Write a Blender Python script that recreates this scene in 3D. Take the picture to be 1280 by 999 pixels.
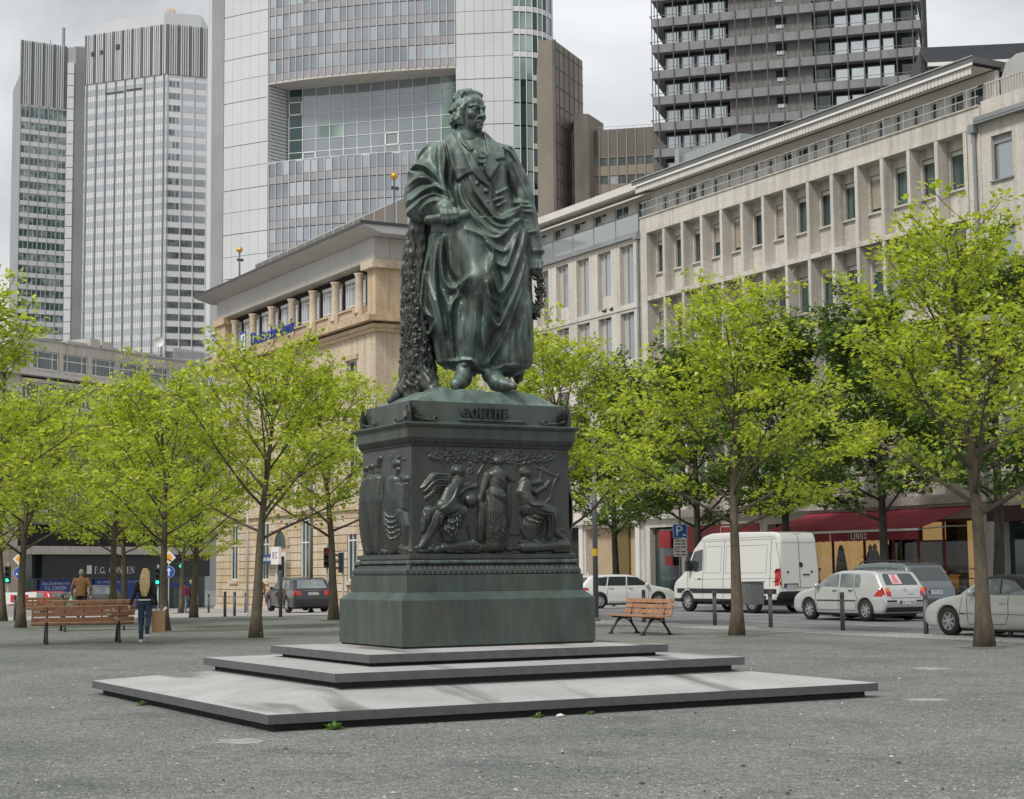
import bpy, bmesh, math, random
import numpy as np
from mathutils import Vector, Matrix
S = bpy.context.scene
for o in list(bpy.data.objects): bpy.data.objects.remove(o)
COL = S.collection
R = math.radians
PI = math.pi
# ------------------------------------------------------------------ camera
cam_d = bpy.data.cameras.new('camera'); cam = bpy.data.objects.new('camera', cam_d); COL.objects.link(cam)
cam_d.sensor_width = 36; cam_d.lens = 60.09; cam_d.clip_end = 4000; cam_d.clip_start = .1
cr = Vector((0.87549076, -0.4831392, -0.00961451)); cu = Vector((-0.03904119, -0.09054917, 0.99512644)); cf = Vector((0.48165518, 0.87084864, 0.09813729))
cam.matrix_world = Matrix(((cr[0], cu[0], -cf[0], 0), (cr[1], cu[1], -cf[1], 0), (cr[2], cu[2], -cf[2], 1.65), (0, 0, 0, 1)))
S.camera = cam
# ------------------------------------------------------------------ overcast sky and sun
SUN_EL, SUN_AZ = 50, 250            # compass-like: azimuth from +Y clockwise
W = bpy.data.worlds.new('World'); S.world = W; W.use_nodes = True
wn = W.node_tree.nodes; wl = W.node_tree.links; wn.clear()
sky = wn.new('ShaderNodeTexSky'); sky.sky_type = 'NISHITA'; sky.sun_disc = False
sky.sun_elevation = R(SUN_EL); sky.sun_rotation = R(SUN_AZ); sky.dust_density = 3
tc = wn.new('ShaderNodeTexCoord'); mp = wn.new('ShaderNodeMapping'); mp.inputs['Scale'].default_value = (1, 1, 1.7)
wl.new(tc.outputs['Generated'], mp.inputs['Vector'])
nz = wn.new('ShaderNodeTexNoise'); nz.inputs['Scale'].default_value = 3.1; nz.inputs['Detail'].default_value = 5; nz.inputs['Roughness'].default_value = .52; nz.inputs['Distortion'].default_value = .3
wl.new(mp.outputs[0], nz.inputs['Vector'])
rp = wn.new('ShaderNodeValToRGB'); e = rp.color_ramp.elements
e[0].position = .36; e[0].color = (.30, .306, .315, 1); e[1].position = .61; e[1].color = (.575, .58, .59, 1)
wl.new(nz.outputs['Fac'], rp.inputs[0])
gain = wn.new('ShaderNodeMixRGB'); gain.blend_type = 'MULTIPLY'; gain.inputs[0].default_value = 1; gain.inputs[2].default_value = (10, 10, 10, 1)
wl.new(rp.outputs[0], gain.inputs[1])
mx = wn.new('ShaderNodeMixRGB'); mx.inputs[0].default_value = .93
wl.new(sky.outputs[0], mx.inputs[1]); wl.new(gain.outputs[0], mx.inputs[2])
bg = wn.new('ShaderNodeBackground'); bg.inputs['Strength'].default_value = .1
wl.new(mx.outputs[0], bg.inputs[0]); wo = wn.new('ShaderNodeOutputWorld'); wl.new(bg.outputs[0], wo.inputs[0])
sd = bpy.data.lights.new('sun', 'SUN'); sd.energy = 1.5; sd.angle = R(11); sd.color = (1, .97, .92)
so = bpy.data.objects.new('sun', sd); COL.objects.link(so)
_a, _e = R(SUN_AZ), R(SUN_EL)
so.rotation_euler = Vector((math.sin(_a) * math.cos(_e), math.cos(_a) * math.cos(_e), math.sin(_e))).to_track_quat('Z', 'Y').to_euler()
so.location = (-20, -20, 60)
vs = S.view_settings; vs.view_transform = 'Standard'; vs.look = 'None'; vs.exposure = .76; vs.gamma = 1
S.cycles.max_bounces = 6; S.cycles.transparent_max_bounces = 8; S.cycles.use_denoising = True
rng = random.Random(7)
# ------------------------------------------------------------------ materials
def lin(c):
    return tuple((x / 12.92 if x <= .04045 else ((x + .055) / 1.055) ** 2.4) for x in c)
def mat(name, col, rough=.6, col2=None, scale=1., stretch=(1, 1, 1), bump=0., bscale=None, metal=0., spec=.5, detail=6., lo=.35, hi=.65, coat=0., fine=0., obj=False, ramp3=None, streak=0.):
    m = bpy.data.materials.new(name); m.use_nodes = True
    n = m.node_tree.nodes; l = m.node_tree.links; b = n['Principled BSDF']
    b.inputs['Roughness'].default_value = rough; b.inputs['Metallic'].default_value = metal
    b.inputs['Specular IOR Level'].default_value = spec; b.inputs['Coat Weight'].default_value = coat; b.inputs['Coat Roughness'].default_value = .06
    b.inputs['Base Color'].default_value = (*col, 1)
    if col2 or bump:
        if obj: g = n.new('ShaderNodeTexCoord'); src = g.outputs['Object']
        else: g = n.new('ShaderNodeNewGeometry'); src = g.outputs['Position']
        mp = n.new('ShaderNodeMapping'); mp.inputs['Scale'].default_value = stretch; l.new(src, mp.inputs[0])
    if col2:
        t = n.new('ShaderNodeTexNoise'); t.inputs['Scale'].default_value = scale; t.inputs['Detail'].default_value = detail; t.inputs['Roughness'].default_value = .62
        l.new(mp.outputs[0], t.inputs['Vector'])
        r = n.new('ShaderNodeValToRGB'); r.color_ramp.elements[0].position = lo; r.color_ramp.elements[1].position = hi
        r.color_ramp.elements[0].color = (*col, 1); r.color_ramp.elements[1].color = (*col2, 1)
        if ramp3: k = r.color_ramp.elements.new(ramp3[0]); k.color = (*ramp3[1], 1)
        l.new(t.outputs['Fac'], r.inputs[0]); out = r.outputs[0]
        if fine:
            t2 = n.new('ShaderNodeTexNoise'); t2.inputs['Scale'].default_value = fine; t2.inputs['Detail'].default_value = 3
            l.new(src, t2.inputs['Vector'])
            r2 = n.new('ShaderNodeValToRGB'); r2.color_ramp.elements[0].position = .3; r2.color_ramp.elements[1].position = .7
            r2.color_ramp.elements[0].color = (.86, .86, .86, 1); r2.color_ramp.elements[1].color = (1.12, 1.12, 1.12, 1)
            l.new(t2.outputs['Fac'], r2.inputs[0])
            x = n.new('ShaderNodeMixRGB'); x.blend_type = 'MULTIPLY'; x.inputs[0].default_value = 1
            l.new(out, x.inputs[1]); l.new(r2.outputs[0], x.inputs[2]); out = x.outputs[0]
        if streak:
            m2 = n.new('ShaderNodeMapping'); m2.inputs['Scale'].default_value = (2.6, 2.6, .11); l.new(src, m2.inputs[0])
            t3 = n.new('ShaderNodeTexNoise'); t3.inputs['Scale'].default_value = 1; t3.inputs['Detail'].default_value = 5; l.new(m2.outputs[0], t3.inputs['Vector'])
            r3 = n.new('ShaderNodeValToRGB'); r3.color_ramp.elements[0].position = .34; r3.color_ramp.elements[1].position = .56; r3.color_ramp.elements[0].color = (1 - streak, 1 - streak, 1 - streak * 1.05, 1); r3.color_ramp.elements[1].color = (1, 1, 1, 1)
            l.new(t3.outputs['Fac'], r3.inputs[0]); x3 = n.new('ShaderNodeMixRGB'); x3.blend_type = 'MULTIPLY'; x3.inputs[0].default_value = 1; l.new(out, x3.inputs[1]); l.new(r3.outputs[0], x3.inputs[2]); out = x3.outputs[0]
        l.new(out, b.inputs['Base Color'])
    if bump:
        t = n.new('ShaderNodeTexNoise'); t.inputs['Scale'].default_value = bscale or scale * 4; t.inputs['Detail'].default_value = 4
        l.new(src, t.inputs['Vector'])
        bp = n.new('ShaderNodeBump'); bp.inputs['Strength'].default_value = bump; bp.inputs['Distance'].default_value = .02
        l.new(t.outputs['Fac'], bp.inputs['Height']); l.new(bp.outputs[0], b.inputs['Normal'])
    return m
def glass(name, col, rough=.04, spec=.9, col2=None, scale=.4, stretch=(1, 1, 1), lo=.4, hi=.6):
    return mat(name, col, rough, col2, scale, stretch, spec=spec, lo=lo, hi=hi, detail=2)
M = {}
# ------------------------------------------------------------------ mesh helpers
class MB:
    def __init__(s): s.v = []; s.f = []; s.m = []
    def add(s, vs, fs, m=0):
        k = len(s.v); s.v += [tuple(v) for v in vs]; s.f += [tuple(i + k for i in f) for f in fs]; s.m += [m] * len(fs); return s
    def box(s, x0, x1, y0, y1, z0, z1, m=0):
        return s.add([(x0, y0, z0), (x1, y0, z0), (x1, y1, z0), (x0, y1, z0), (x0, y0, z1), (x1, y0, z1), (x1, y1, z1), (x0, y1, z1)],
                     [(0, 3, 2, 1), (4, 5, 6, 7), (0, 1, 5, 4), (1, 2, 6, 5), (2, 3, 7, 6), (3, 0, 4, 7)], m)
    def quad(s, a, b, c, d, m=0): return s.add([a, b, c, d], [(0, 1, 2, 3)], m)
    def prism(s, poly, d0, d1, axis='y', m=0):
        """extrude a polygon drawn in the plane perpendicular to axis; for y: poly is (x,z), for z: (x,y), for x: (y,z)"""
        n = len(poly)
        f = {'y': lambda p, d: (p[0], d, p[1]), 'z': lambda p, d: (p[0], p[1], d), 'x': lambda p, d: (d, p[0], p[1])}[axis]
        vs = [f(p, d0) for p in poly] + [f(p, d1) for p in poly]
        fs = [tuple(range(n)), tuple(range(2 * n - 1, n - 1, -1))] + [(i, i + n, (i + 1) % n + n, (i + 1) % n) for i in range(n)]
        return s.add(vs, fs, m)
    def tube(s, pts, rad, n=8, m=0, cap=True):
        pts = [Vector(p) for p in pts]; k = len(pts)
        if not hasattr(rad, '__len__'): rad = [rad] * k
        vs = []; fs = []; up = None
        for i, p in enumerate(pts):
            d = (pts[min(i + 1, k - 1)] - pts[max(i - 1, 0)])
            d = d.normalized() if d.length > 1e-9 else Vector((0, 0, 1))
            if up is None: up = d.orthogonal().normalized()
            up = (up - d * up.dot(d)); up = up.normalized() if up.length > 1e-6 else d.orthogonal().normalized()
            w = d.cross(up)
            for j in range(n):
                t = 2 * PI * j / n; vs.append(p + (up * math.cos(t) + w * math.sin(t)) * rad[i])
        for i in range(k - 1):
            for j in range(n): fs.append((i * n + j, i * n + (j + 1) % n, (i + 1) * n + (j + 1) % n, (i + 1) * n + j))
        if cap: fs += [tuple(range(n - 1, -1, -1)), tuple(range((k - 1) * n, k * n))]
        return s.add(vs, fs, m)
    def lathe(s, prof, n=16, m=0, c=(0, 0), cap=True):
        vs = []; fs = []
        for r, z in prof:
            for j in range(n):
                t = 2 * PI * j / n; vs.append((c[0] + r * math.cos(t), c[1] + r * math.sin(t), z))
        for i in range(len(prof) - 1):
            for j in range(n): fs.append((i * n + j, i * n + (j + 1) % n, (i + 1) * n + (j + 1) % n, (i + 1) * n + j))
        if cap: fs += [tuple(range(n - 1, -1, -1)), tuple(range((len(prof) - 1) * n, len(prof) * n))]
        return s.add(vs, fs, m)
    def mesh(s, name, mats, smooth=False):
        me = bpy.data.meshes.new(name); me.from_pydata([tuple(v) for v in s.v], [], s.f)
        for m in (mats if isinstance(mats, (list, tuple)) else [mats]): me.materials.append(m)
        if any(s.m): me.polygons.foreach_set('material_index', s.m)
        if smooth: me.polygons.foreach_set('use_smooth', [True] * len(me.polygons))
        me.update(); return me
    def build(s, name, mats, parent=None, smooth=False, loc=(0, 0, 0), rot=0, bevel=0):
        me = s.mesh(name, mats, smooth)
        if bevel:
            bm = bmesh.new(); bm.from_mesh(me)
            bmesh.ops.bevel(bm, geom=[e for e in bm.edges if e.is_manifold and e.calc_face_angle(0) > .6], offset=bevel, segments=2, profile=.6, affect='EDGES', clamp_overlap=True)
            bm.to_mesh(me); bm.free()
        return inst(name, me, parent, loc, rot)
def inst(name, me, parent=None, loc=(0, 0, 0), rot=0, scale=None):
    o = bpy.data.objects.new(name, me); COL.objects.link(o); o.location = loc
    if rot: o.rotation_euler = (0, 0, rot) if not hasattr(rot, '__len__') else rot
    if scale: o.scale = scale
    if parent: o.parent = parent
    return o
def tag(o, label, cat, group=None, kind=None):
    if label: o['label'] = label
    if cat: o['category'] = cat
    if group: o['group'] = group
    if kind: o['kind'] = kind
    return o
def thing(name, label, cat, loc=(0, 0, 0), rot=0, group=None):
    o = bpy.data.objects.new(name, None); COL.objects.link(o); o.location = loc; o.rotation_euler = (0, 0, rot); o.empty_display_size = .2
    return tag(o, label, cat, group)
def struct(o): o['kind'] = 'structure'; return o
def copy_tree(o, parent=None, kids=None):
    if kids is None:
        kids = {}
        for x in bpy.data.objects:
            if x.parent: kids.setdefault(x.parent, []).append(x)
    c = o.copy(); COL.objects.link(c)
    if parent: c.parent = parent
    for ch in kids.get(o, []): copy_tree(ch, c, kids)
    return c
def text_mesh(txt, size, depth, m, name, parent=None, loc=(0, 0, 0), rot=(PI / 2, 0, 0), align='CENTER', squash=1., spacing=1.):
    cu_ = bpy.data.curves.new(name, 'FONT'); cu_.body = txt; cu_.size = size; cu_.extrude = depth; cu_.align_x = align; cu_.align_y = 'CENTER'; cu_.resolution_u = 2; cu_.space_character = spacing
    t = bpy.data.objects.new(name, cu_); COL.objects.link(t); bpy.context.view_layer.update()
    me = bpy.data.meshes.new_from_object(t.evaluated_get(bpy.context.evaluated_depsgraph_get())); bpy.data.objects.remove(t); bpy.data.curves.remove(cu_)
    me.materials.clear(); me.materials.append(m); me.name = name
    return inst(name, me, parent, loc, rot, (squash, 1, 1))
# serif letters as strokes in a unit-high box: (x0,z0,x1,z1,width) bars and arcs
SERIF = {
 'G': (.86, [('arc', .43, .5, .40, .46, 50, 318, .15), ('bar', .80, .06, .80, .44, .13), ('bar', .62, .44, .92, .44, .05), ('bar', .77, .66, .77, .96, .05)]),
 'O': (.86, [('arc', .43, .5, .38, .46, 0, 360, .15)]),
 'E': (.70, [('bar', .17, .02, .17, .98, .15), ('bar', .02, .03, .64, .03, .06), ('bar', .02, .97, .62, .97, .06), ('bar', .17, .51, .48, .51, .05), ('bar', .64, .0, .64, .26, .05), ('bar', .61, .76, .61, 1., .05), ('bar', .48, .4, .48, .62, .05)]),
 'T': (.76, [('bar', .38, .02, .38, .98, .15), ('bar', .02, .97, .74, .97, .06), ('bar', .03, .74, .03, 1., .05), ('bar', .73, .74, .73, 1., .05), ('bar', .22, .02, .54, .02, .05)]),
 'H': (.86, [('bar', .17, .02, .17, .98, .15), ('bar', .69, .02, .69, .98, .15), ('bar', .17, .51, .69, .51, .06), ('bar', .02, .02, .32, .02, .05), ('bar', .54, .02, .84, .02, .05), ('bar', .02, .98, .32, .98, .05), ('bar', .54, .98, .84, .98, .05)]),
 'L': (.70, [('bar', .17, .02, .17, .98, .15), ('bar', .02, .03, .64, .03, .06), ('bar', .64, 0, .64, .28, .05), ('bar', .02, .98, .34, .98, .05)]),
 'I': (.36, [('bar', .18, .02, .18, .98, .15), ('bar', .02, .02, .34, .02, .05), ('bar', .02, .98, .34, .98, .05)]),
 'N': (.88, [('bar', .14, .02, .14, .98, .06), ('bar', .14, .96, .72, .03, .15), ('bar', .72, .02, .72, .98, .06), ('bar', .0, .02, .28, .02, .05), ('bar', .0, .98, .2, .98, .05), ('bar', .58, .98, .86, .98, .05)]),
 'U': (.86, [('bar', .17, .34, .17, .98, .15), ('arc', .42, .34, .25, .32, 180, 360, .1), ('bar', .67, .34, .67, .98, .07), ('bar', .02, .98, .32, .98, .05), ('bar', .54, .98, .82, .98, .05)]),
 'S': (.64, [('arc', .31, .74, .22, .22, 30, 270, .1), ('arc', .31, .27, .24, .25, -150, 90, .1), ('bar', .53, .7, .53, .96, .05), ('bar', .07, .04, .07, .32, .05)]),
 'C': (.82, [('arc', .43, .5, .40, .46, 45, 315, .14), ('bar', .75, .66, .75, .98, .05), ('bar', .75, .04, .75, .3, .04)]),
 'Z': (.74, [('bar', .06, .97, .68, .97, .06), ('bar', .62, .96, .08, .03, .14), ('bar', .04, .03, .70, .03, .06), ('bar', .06, .76, .06, 1, .05), ('bar', .70, 0, .70, .26, .05)]),
 'F': (.66, [('bar', .17, .02, .17, .98, .15), ('bar', .02, .97, .62, .97, .06), ('bar', .17, .51, .46, .51, .05), ('bar', .61, .74, .61, 1., .05), ('bar', .46, .4, .46, .62, .05), ('bar', .02, .02, .34, .02, .05)]),
 '.': (.26, [('bar', .12, .0, .12, .14, .14)]), ' ': (.4, [])}
def serif(mb, txt, x, z, h, d0, d1, gap=.1, m=0):
    for c in txt:
        w, st = SERIF[c]; k = 0
        for s_ in st:
            k += 1; e_ = .0006 * k * (1 if d0 > d1 else -1)
            if s_[0] == 'bar':
                _, a, b, c_, d, t = s_; dx, dz = c_ - a, d - b; L = math.hypot(dx, dz); nx, nz_ = -dz / L * t / 2, dx / L * t / 2
                q = [(a + nx, b + nz_), (c_ + nx, d + nz_), (c_ - nx, d - nz_), (a - nx, b - nz_)]
                mb.prism([(x + p[0] * h, z + p[1] * h) for p in q], d0, d1 - e_, 'y', m)
            else:
                _, cx, cz, rx, rz, a0, a1, t = s_; N = max(6, int(abs(a1 - a0) / 24))
                for i in range(N):
                    p = []
                    for aa, sg in ((i, 1), (i + 1, 1), (i + 1, -1), (i, -1)):
                        an = R(a0 + (a1 - a0) * aa / N); tt = t * (.35 + .65 * abs(math.cos(an)))
                        p.append((x + (cx + (rx - t * .3 + sg * tt / 2) * math.cos(an)) * h, z + (cz + (rz - .02 + sg * tt / 2 - t * .15) * math.sin(an)) * h))
                    mb.prism(p, d0, d1 - e_, 'y', m)
        x += (w + gap) * h
    return x
def gz(y): return 0. if y < 57 else (-.0175 * (y - 57) if y < 170 else -1.9775)
# ------------------------------------------------------------------ ground
def gravel_mat():
    m = bpy.data.materials.new('grey_gravel'); m.use_nodes = True; n = m.node_tree.nodes; l = m.node_tree.links; b = n['Principled BSDF']
    b.inputs['Roughness'].default_value = .95; b.inputs['Specular IOR Level'].default_value = .2
    g = n.new('ShaderNodeNewGeometry')
    def noise(sc, det=4): t = n.new('ShaderNodeTexNoise'); t.inputs['Scale'].default_value = sc; t.inputs['Detail'].default_value = det; t.inputs['Roughness'].default_value = .6; l.new(g.outputs['Position'], t.inputs['Vector']); return t.outputs['Fac']
    def ramp(f, *st):
        r = n.new('ShaderNodeValToRGB'); el = r.color_ramp.elements
        while len(el) < len(st): el.new(.5)
        for k, (p, c) in zip(el, st): k.position = p; k.color = (*c, 1)
        l.new(f, r.inputs[0]); return r.outputs[0]
    def mul(a, c): x = n.new('ShaderNodeMixRGB'); x.blend_type = 'MULTIPLY'; x.inputs[0].default_value = 1; l.new(a, x.inputs[1]); l.new(c, x.inputs[2]); return x.outputs[0]
    v = n.new('ShaderNodeTexVoronoi'); v.inputs['Scale'].default_value = 62; l.new(g.outputs['Position'], v.inputs['Vector'])
    sep = n.new('ShaderNodeSeparateColor'); l.new(v.outputs['Color'], sep.inputs[0])
    stones = ramp(sep.outputs[0], (.0, (.105, .114, .107)), (.5, (.192, .202, .190)), (.9, (.262, .268, .252)), (1., (.44, .44, .42)))
    big = ramp(noise(.45, 6), (.3, (.74, .78, .76)), (.5, (1, 1, 1)), (.72, (1.2, 1.17, 1.12)))
    mid = ramp(noise(7, 5), (.3, (.78, .78, .78)), (.7, (1.2, 1.2, 1.2)))
    damp = ramp(noise(.95, 8), (.57, (1, 1, 1)), (.66, (.80, .81, .81)))
    grit = ramp(noise(26, 3), (.3, (.8, .8, .8)), (.7, (1.2, 1.2, 1.2)))
    l.new(mul(mul(mul(mul(stones, big), mid), grit), damp), b.inputs['Base Color'])
    bp = n.new('ShaderNodeBump'); bp.inputs['Strength'].default_value = .7; bp.inputs['Distance'].default_value = .03
    ad = n.new('ShaderNodeMath'); ad.operation = 'MULTIPLY_ADD'; ad.inputs[1].default_value = -.6; l.new(v.outputs['Distance'], ad.inputs[0]); l.new(noise(16, 5), ad.inputs[2])
    l.new(ad.outputs[0], bp.inputs['Height']); l.new(bp.outputs[0], b.inputs['Normal'])
    return m
M['gravel'] = gravel_mat()
M['asphalt'] = mat('asphalt', (.13, .133, .136), .85, (.19, .193, .196), .7, bump=.25, bscale=80, fine=40)
M['paving'] = mat('pale_paving', (.30, .295, .28), .8, (.38, .37, .35), .8, fine=5)
M['cobble'] = mat('cobble_stone', (.26, .26, .25), .8, (.40, .395, .38), 9, bump=.4, bscale=40, lo=.3, hi=.7)
M['white_paint'] = mat('road_paint', (.62, .62, .6), .7, (.75, .75, .73), 3)
M['base_ground'] = mat('city_ground', (.16, .16, .155), .9, (.2, .2, .19), .2)
def sheet(name, x0, x1, y0, y1, dz, m):
    mb = MB(); ys = sorted({y0, y1} | {y for y in (57, 170) if y0 < y < y1})
    for a, b in zip(ys, ys[1:]): mb.quad((x0, a, gz(a) + dz), (x1, a, gz(a) + dz), (x1, b, gz(b) + dz), (x0, b, gz(b) + dz))
    return struct(mb.build(name, m))
sheet('ground', -1500, 1500, -300, 2500, -.016, M['base_ground'])
sheet('road', 28.3, 44.2, -60, 62, -.008, M['asphalt'])
sheet('cross_street', -120, 60, 62.01, 128, -.008, M['paving'])
def plaza():
    mb = MB()
    P = [(-70, -14), (26.7, -14), (26.7, 50), (-70, 50)]
    mb.quad(*[(x, y, 0) for x, y in P])
    mb.add([(-70, 50, 0), (26.7, 50, 0), (26.2, 55, 0), (25.5, 57, 0), (-70, 57, 0)], [(0, 1, 2, 3, 4)])
    mb.add([(-70, 57, 0), (25.5, 57, 0), (23.3, 61, gz(61)), (19, 65.5, gz(65.5)), (14, 68, gz(68)), (-70, 75, gz(75))], [(0, 1, 2, 3, 4, 5)])
    struct(mb.build('gravel_square', M['gravel']))
plaza()
# a strip of setts along the square, stone by stone where they can be told apart, the rest one sheet
def setts():
    base = MB().box(26.7, 28.3, -14, 62, -.3, -.004); b = struct(base.build('sett_strip', M['cobble']))
    mb = MB(); r = random.Random(3); y = 19.
    while y < 47:
        d = r.uniform(.15, .2); x = 26.72
        while x < 28.2:
            w = min(r.uniform(.13, .19), 28.29 - x); h = r.uniform(.006, .016)
            mb.add([(x + .008, y + .008, -.01), (x + w - .008, y + .008, -.01), (x + w - .008, y + d - .008, -.01), (x + .008, y + d - .008, -.01), (x + .025, y + .025, h), (x + w - .025, y + .025, h), (x + w - .025, y + d - .025, h), (x + .025, y + d - .025, h)],
                   [(4, 5, 6, 7), (0, 1, 5, 4), (1, 2, 6, 5), (2, 3, 7, 6), (3, 0, 4, 7)])
            x += w
        y += d
    s = mb.build('setts', M['cobble'], b); s['kind'] = 'stuff'
setts()
struct(MB().box(44.2, 51, -60, 95, -.4, .12).build('pavement', M['paving']))
struct(MB().box(43.95, 44.19, -60, 95, -.4, .125).build('kerb', M['cobble']))
mk = MB()
for y in np.arange(-2, 62, 6.): mk.quad((31.1, y, .004), (31.25, y, .004), (31.25, y + 3, .004), (31.1, y + 3, .004))
mk.quad((35.3, -20, .004), (35.42, -20, .004), (35.42, 62, .004), (35.3, 62, .004))
struct(mk.build('lane_marking', M['white_paint']))
mk = MB()
for k in range(7): mk.quad((20 + k * 1.5, 74, gz(74) + .003), (20.5 + k * 1.5, 74, gz(74) + .003), (20.5 + k * 1.5, 78, gz(78) + .003), (20 + k * 1.5, 78, gz(78) + .003))
struct(mk.build('crossing_marking', M['white_paint']))
# ------------------------------------------------------------------ building helpers
M['travertine'] = mat('travertine', (.54, .505, .445), .75, (.61, .575, .52), .45, (1, .4, 3.2), bump=.1, bscale=25, fine=12, streak=.24)
M['plaster'] = mat('plaster', (.52, .48, .425), .8, (.60, .565, .51), .7, fine=14, streak=.22)
M['limestone'] = mat('limestone', (.54, .505, .45), .75, (.61, .58, .525), .5, fine=8, streak=.18)
M['sandstone'] = mat('sandstone', (.47, .355, .225), .8, (.58, .455, .305), .6, bump=.2, bscale=14, fine=6, streak=.2)
M['sand_pale'] = mat('pale_sandstone', (.53, .43, .315), .8, (.61, .515, .395), .5, bump=.15, bscale=14, fine=6, streak=.2)
M['grey_metal'] = mat('grey_metal', (.38, .385, .38), .5, (.44, .44, .435), .3)
M['frieze'] = mat('frieze_panel', (.42, .405, .365), .6, (.46, .445, .405), .4)
M['dark_metal'] = mat('dark_metal', (.045, .048, .05), .5)
M['roof_felt'] = mat('roof_felt', (.115, .115, .112), .8, (.15, .15, .146), .8)
M['gun'] = mat('gunmetal_paint', (.085, .09, .092), .45, (.11, .115, .118), 3)
M['white'] = mat('white_frame', (.72, .72, .70), .5)
M['offwhite'] = mat('offwhite', (.60, .58, .53), .6, (.66, .64, .60), .7)
M['glass_dark'] = glass('dark_glass', (.018, .03, .03), .05, .9, (.06, .10, .095), .8, (1, 1, .15))
M['glass_teal'] = glass('curtained_glass', (.03, .055, .05), .06, .9, (.10, .15, .14), 6, (1, 1, .02))
M['glass_grey'] = mat('sky_toned_glass', (.27, .295, .315), .08, (.36, .39, .415), .07, metal=.45, spec=.8, detail=2, lo=.38, hi=.62)  # grey sky reflection partly put into the pane colour
M['glass_sky_toned'] = mat('pale_sky_toned_glass', (.38, .415, .435), .1, (.50, .53, .55), .06, metal=.3, spec=.8, detail=2)  # paler panes, bright sky reflection partly put into the colour
M['glass_green'] = mat('green_glass', (.17, .25, .22), .06, (.38, .47, .43), .12, (1, 1, .3), metal=.3, spec=.8, detail=2, lo=.42, hi=.58)
M['glass_deep'] = glass('deep_green_glass', (.012, .045, .045), .05, .9)
M['glass_screen'] = mat('balustrade_glass', (.30, .34, .33), .08, spec=.8, metal=.2)
M['curtain'] = mat('net_curtain', (.50, .52, .50), .7, (.64, .66, .64), 12, (1, 1, .05))
M['blind'] = mat('roller_blind', (.30, .26, .20), .8, (.38, .33, .26), 9, (.2, .2, 1))
M['zinc'] = mat('zinc', (.20, .215, .22), .45, (.27, .285, .29), .8)
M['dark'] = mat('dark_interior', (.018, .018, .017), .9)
M['tan'] = mat('tan_wall', (.36, .27, .17), .8, (.44, .34, .22), .5)
_ub = {}
def ubox(name, m, parent, x0, x1, y0, y1, z0, z1, rot=0):
    if m not in _ub: _ub[m] = MB().box(0, 1, 0, 1, 0, 1).mesh('unit_block', M[m])
    return inst(name, _ub[m], parent, (x0, y0, z0), rot, (x1 - x0, y1 - y0, z1 - z0))
def wall(mb, x0, x1, z0, z1, y0, y1, holes=(), m=0):
    zs = sorted({z0, z1} | {min(max(h[i], z0), z1) for h in holes for i in (2, 3)})
    for a, b in zip(zs, zs[1:]):
        if b - a < 1e-5: continue
        hs = sorted((h[0], h[1]) for h in holes if h[2] <= a + 1e-5 and h[3] >= b - 1e-5); x = x0
        for h0, h1 in hs:
            if h0 > x + 1e-5: mb.box(x, h0, y0, y1, a, b, m)
            x = max(x, h1)
        if x < x1 - 1e-5: mb.box(x, x1, y0, y1, a, b, m)
    return mb
_wc = {}
def window(parent, x, z, w, h, y, frame='white', pane='glass_dark', mull=(), trans=(), t=.06, d=.08, extra=None, name='window'):
    """a framed window whose lower left corner is (x, z); extra = list of (name, material, x0, x1, z0, z1) sub-parts"""
    k = (round(w, 3), round(h, 3), frame, tuple(mull), tuple(trans), t)
    if k not in _wc:
        mb = MB(); mb.box(0, t, 0, d, 0, h).box(w - t, w, 0, d, 0, h).box(t, w - t, 0, d, 0, t).box(t, w - t, 0, d, h - t, h)
        for q in mull: mb.box(q * w - t * .4, q * w + t * .4, .012, d - .01, t, h - t)
        for q in trans: mb.box(t, w - t, .016, d - .012, q * h - t * .4, q * h + t * .4)
        _wc[k] = mb.mesh(name, M[frame])
    k2 = (round(w, 3), round(h, 3), pane, 'p')
    if k2 not in _wc: _wc[k2] = MB().quad((t * .5, 0, t * .5), (w - t * .5, 0, t * .5), (w - t * .5, 0, h - t * .5), (t * .5, 0, h - t * .5)).mesh('pane', M[pane])
    f = inst(name, _wc[k], parent, (x, y, z)); inst('pane', _wc[k2], f, (0, d * .7, 0))
    for nm, mt, a, b, c, e in (extra or ()): ubox(nm, mt, f, a, b, -.01, d * .55, c, e)
    return f
NX = -PI / 2      # facades that look along -X
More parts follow.
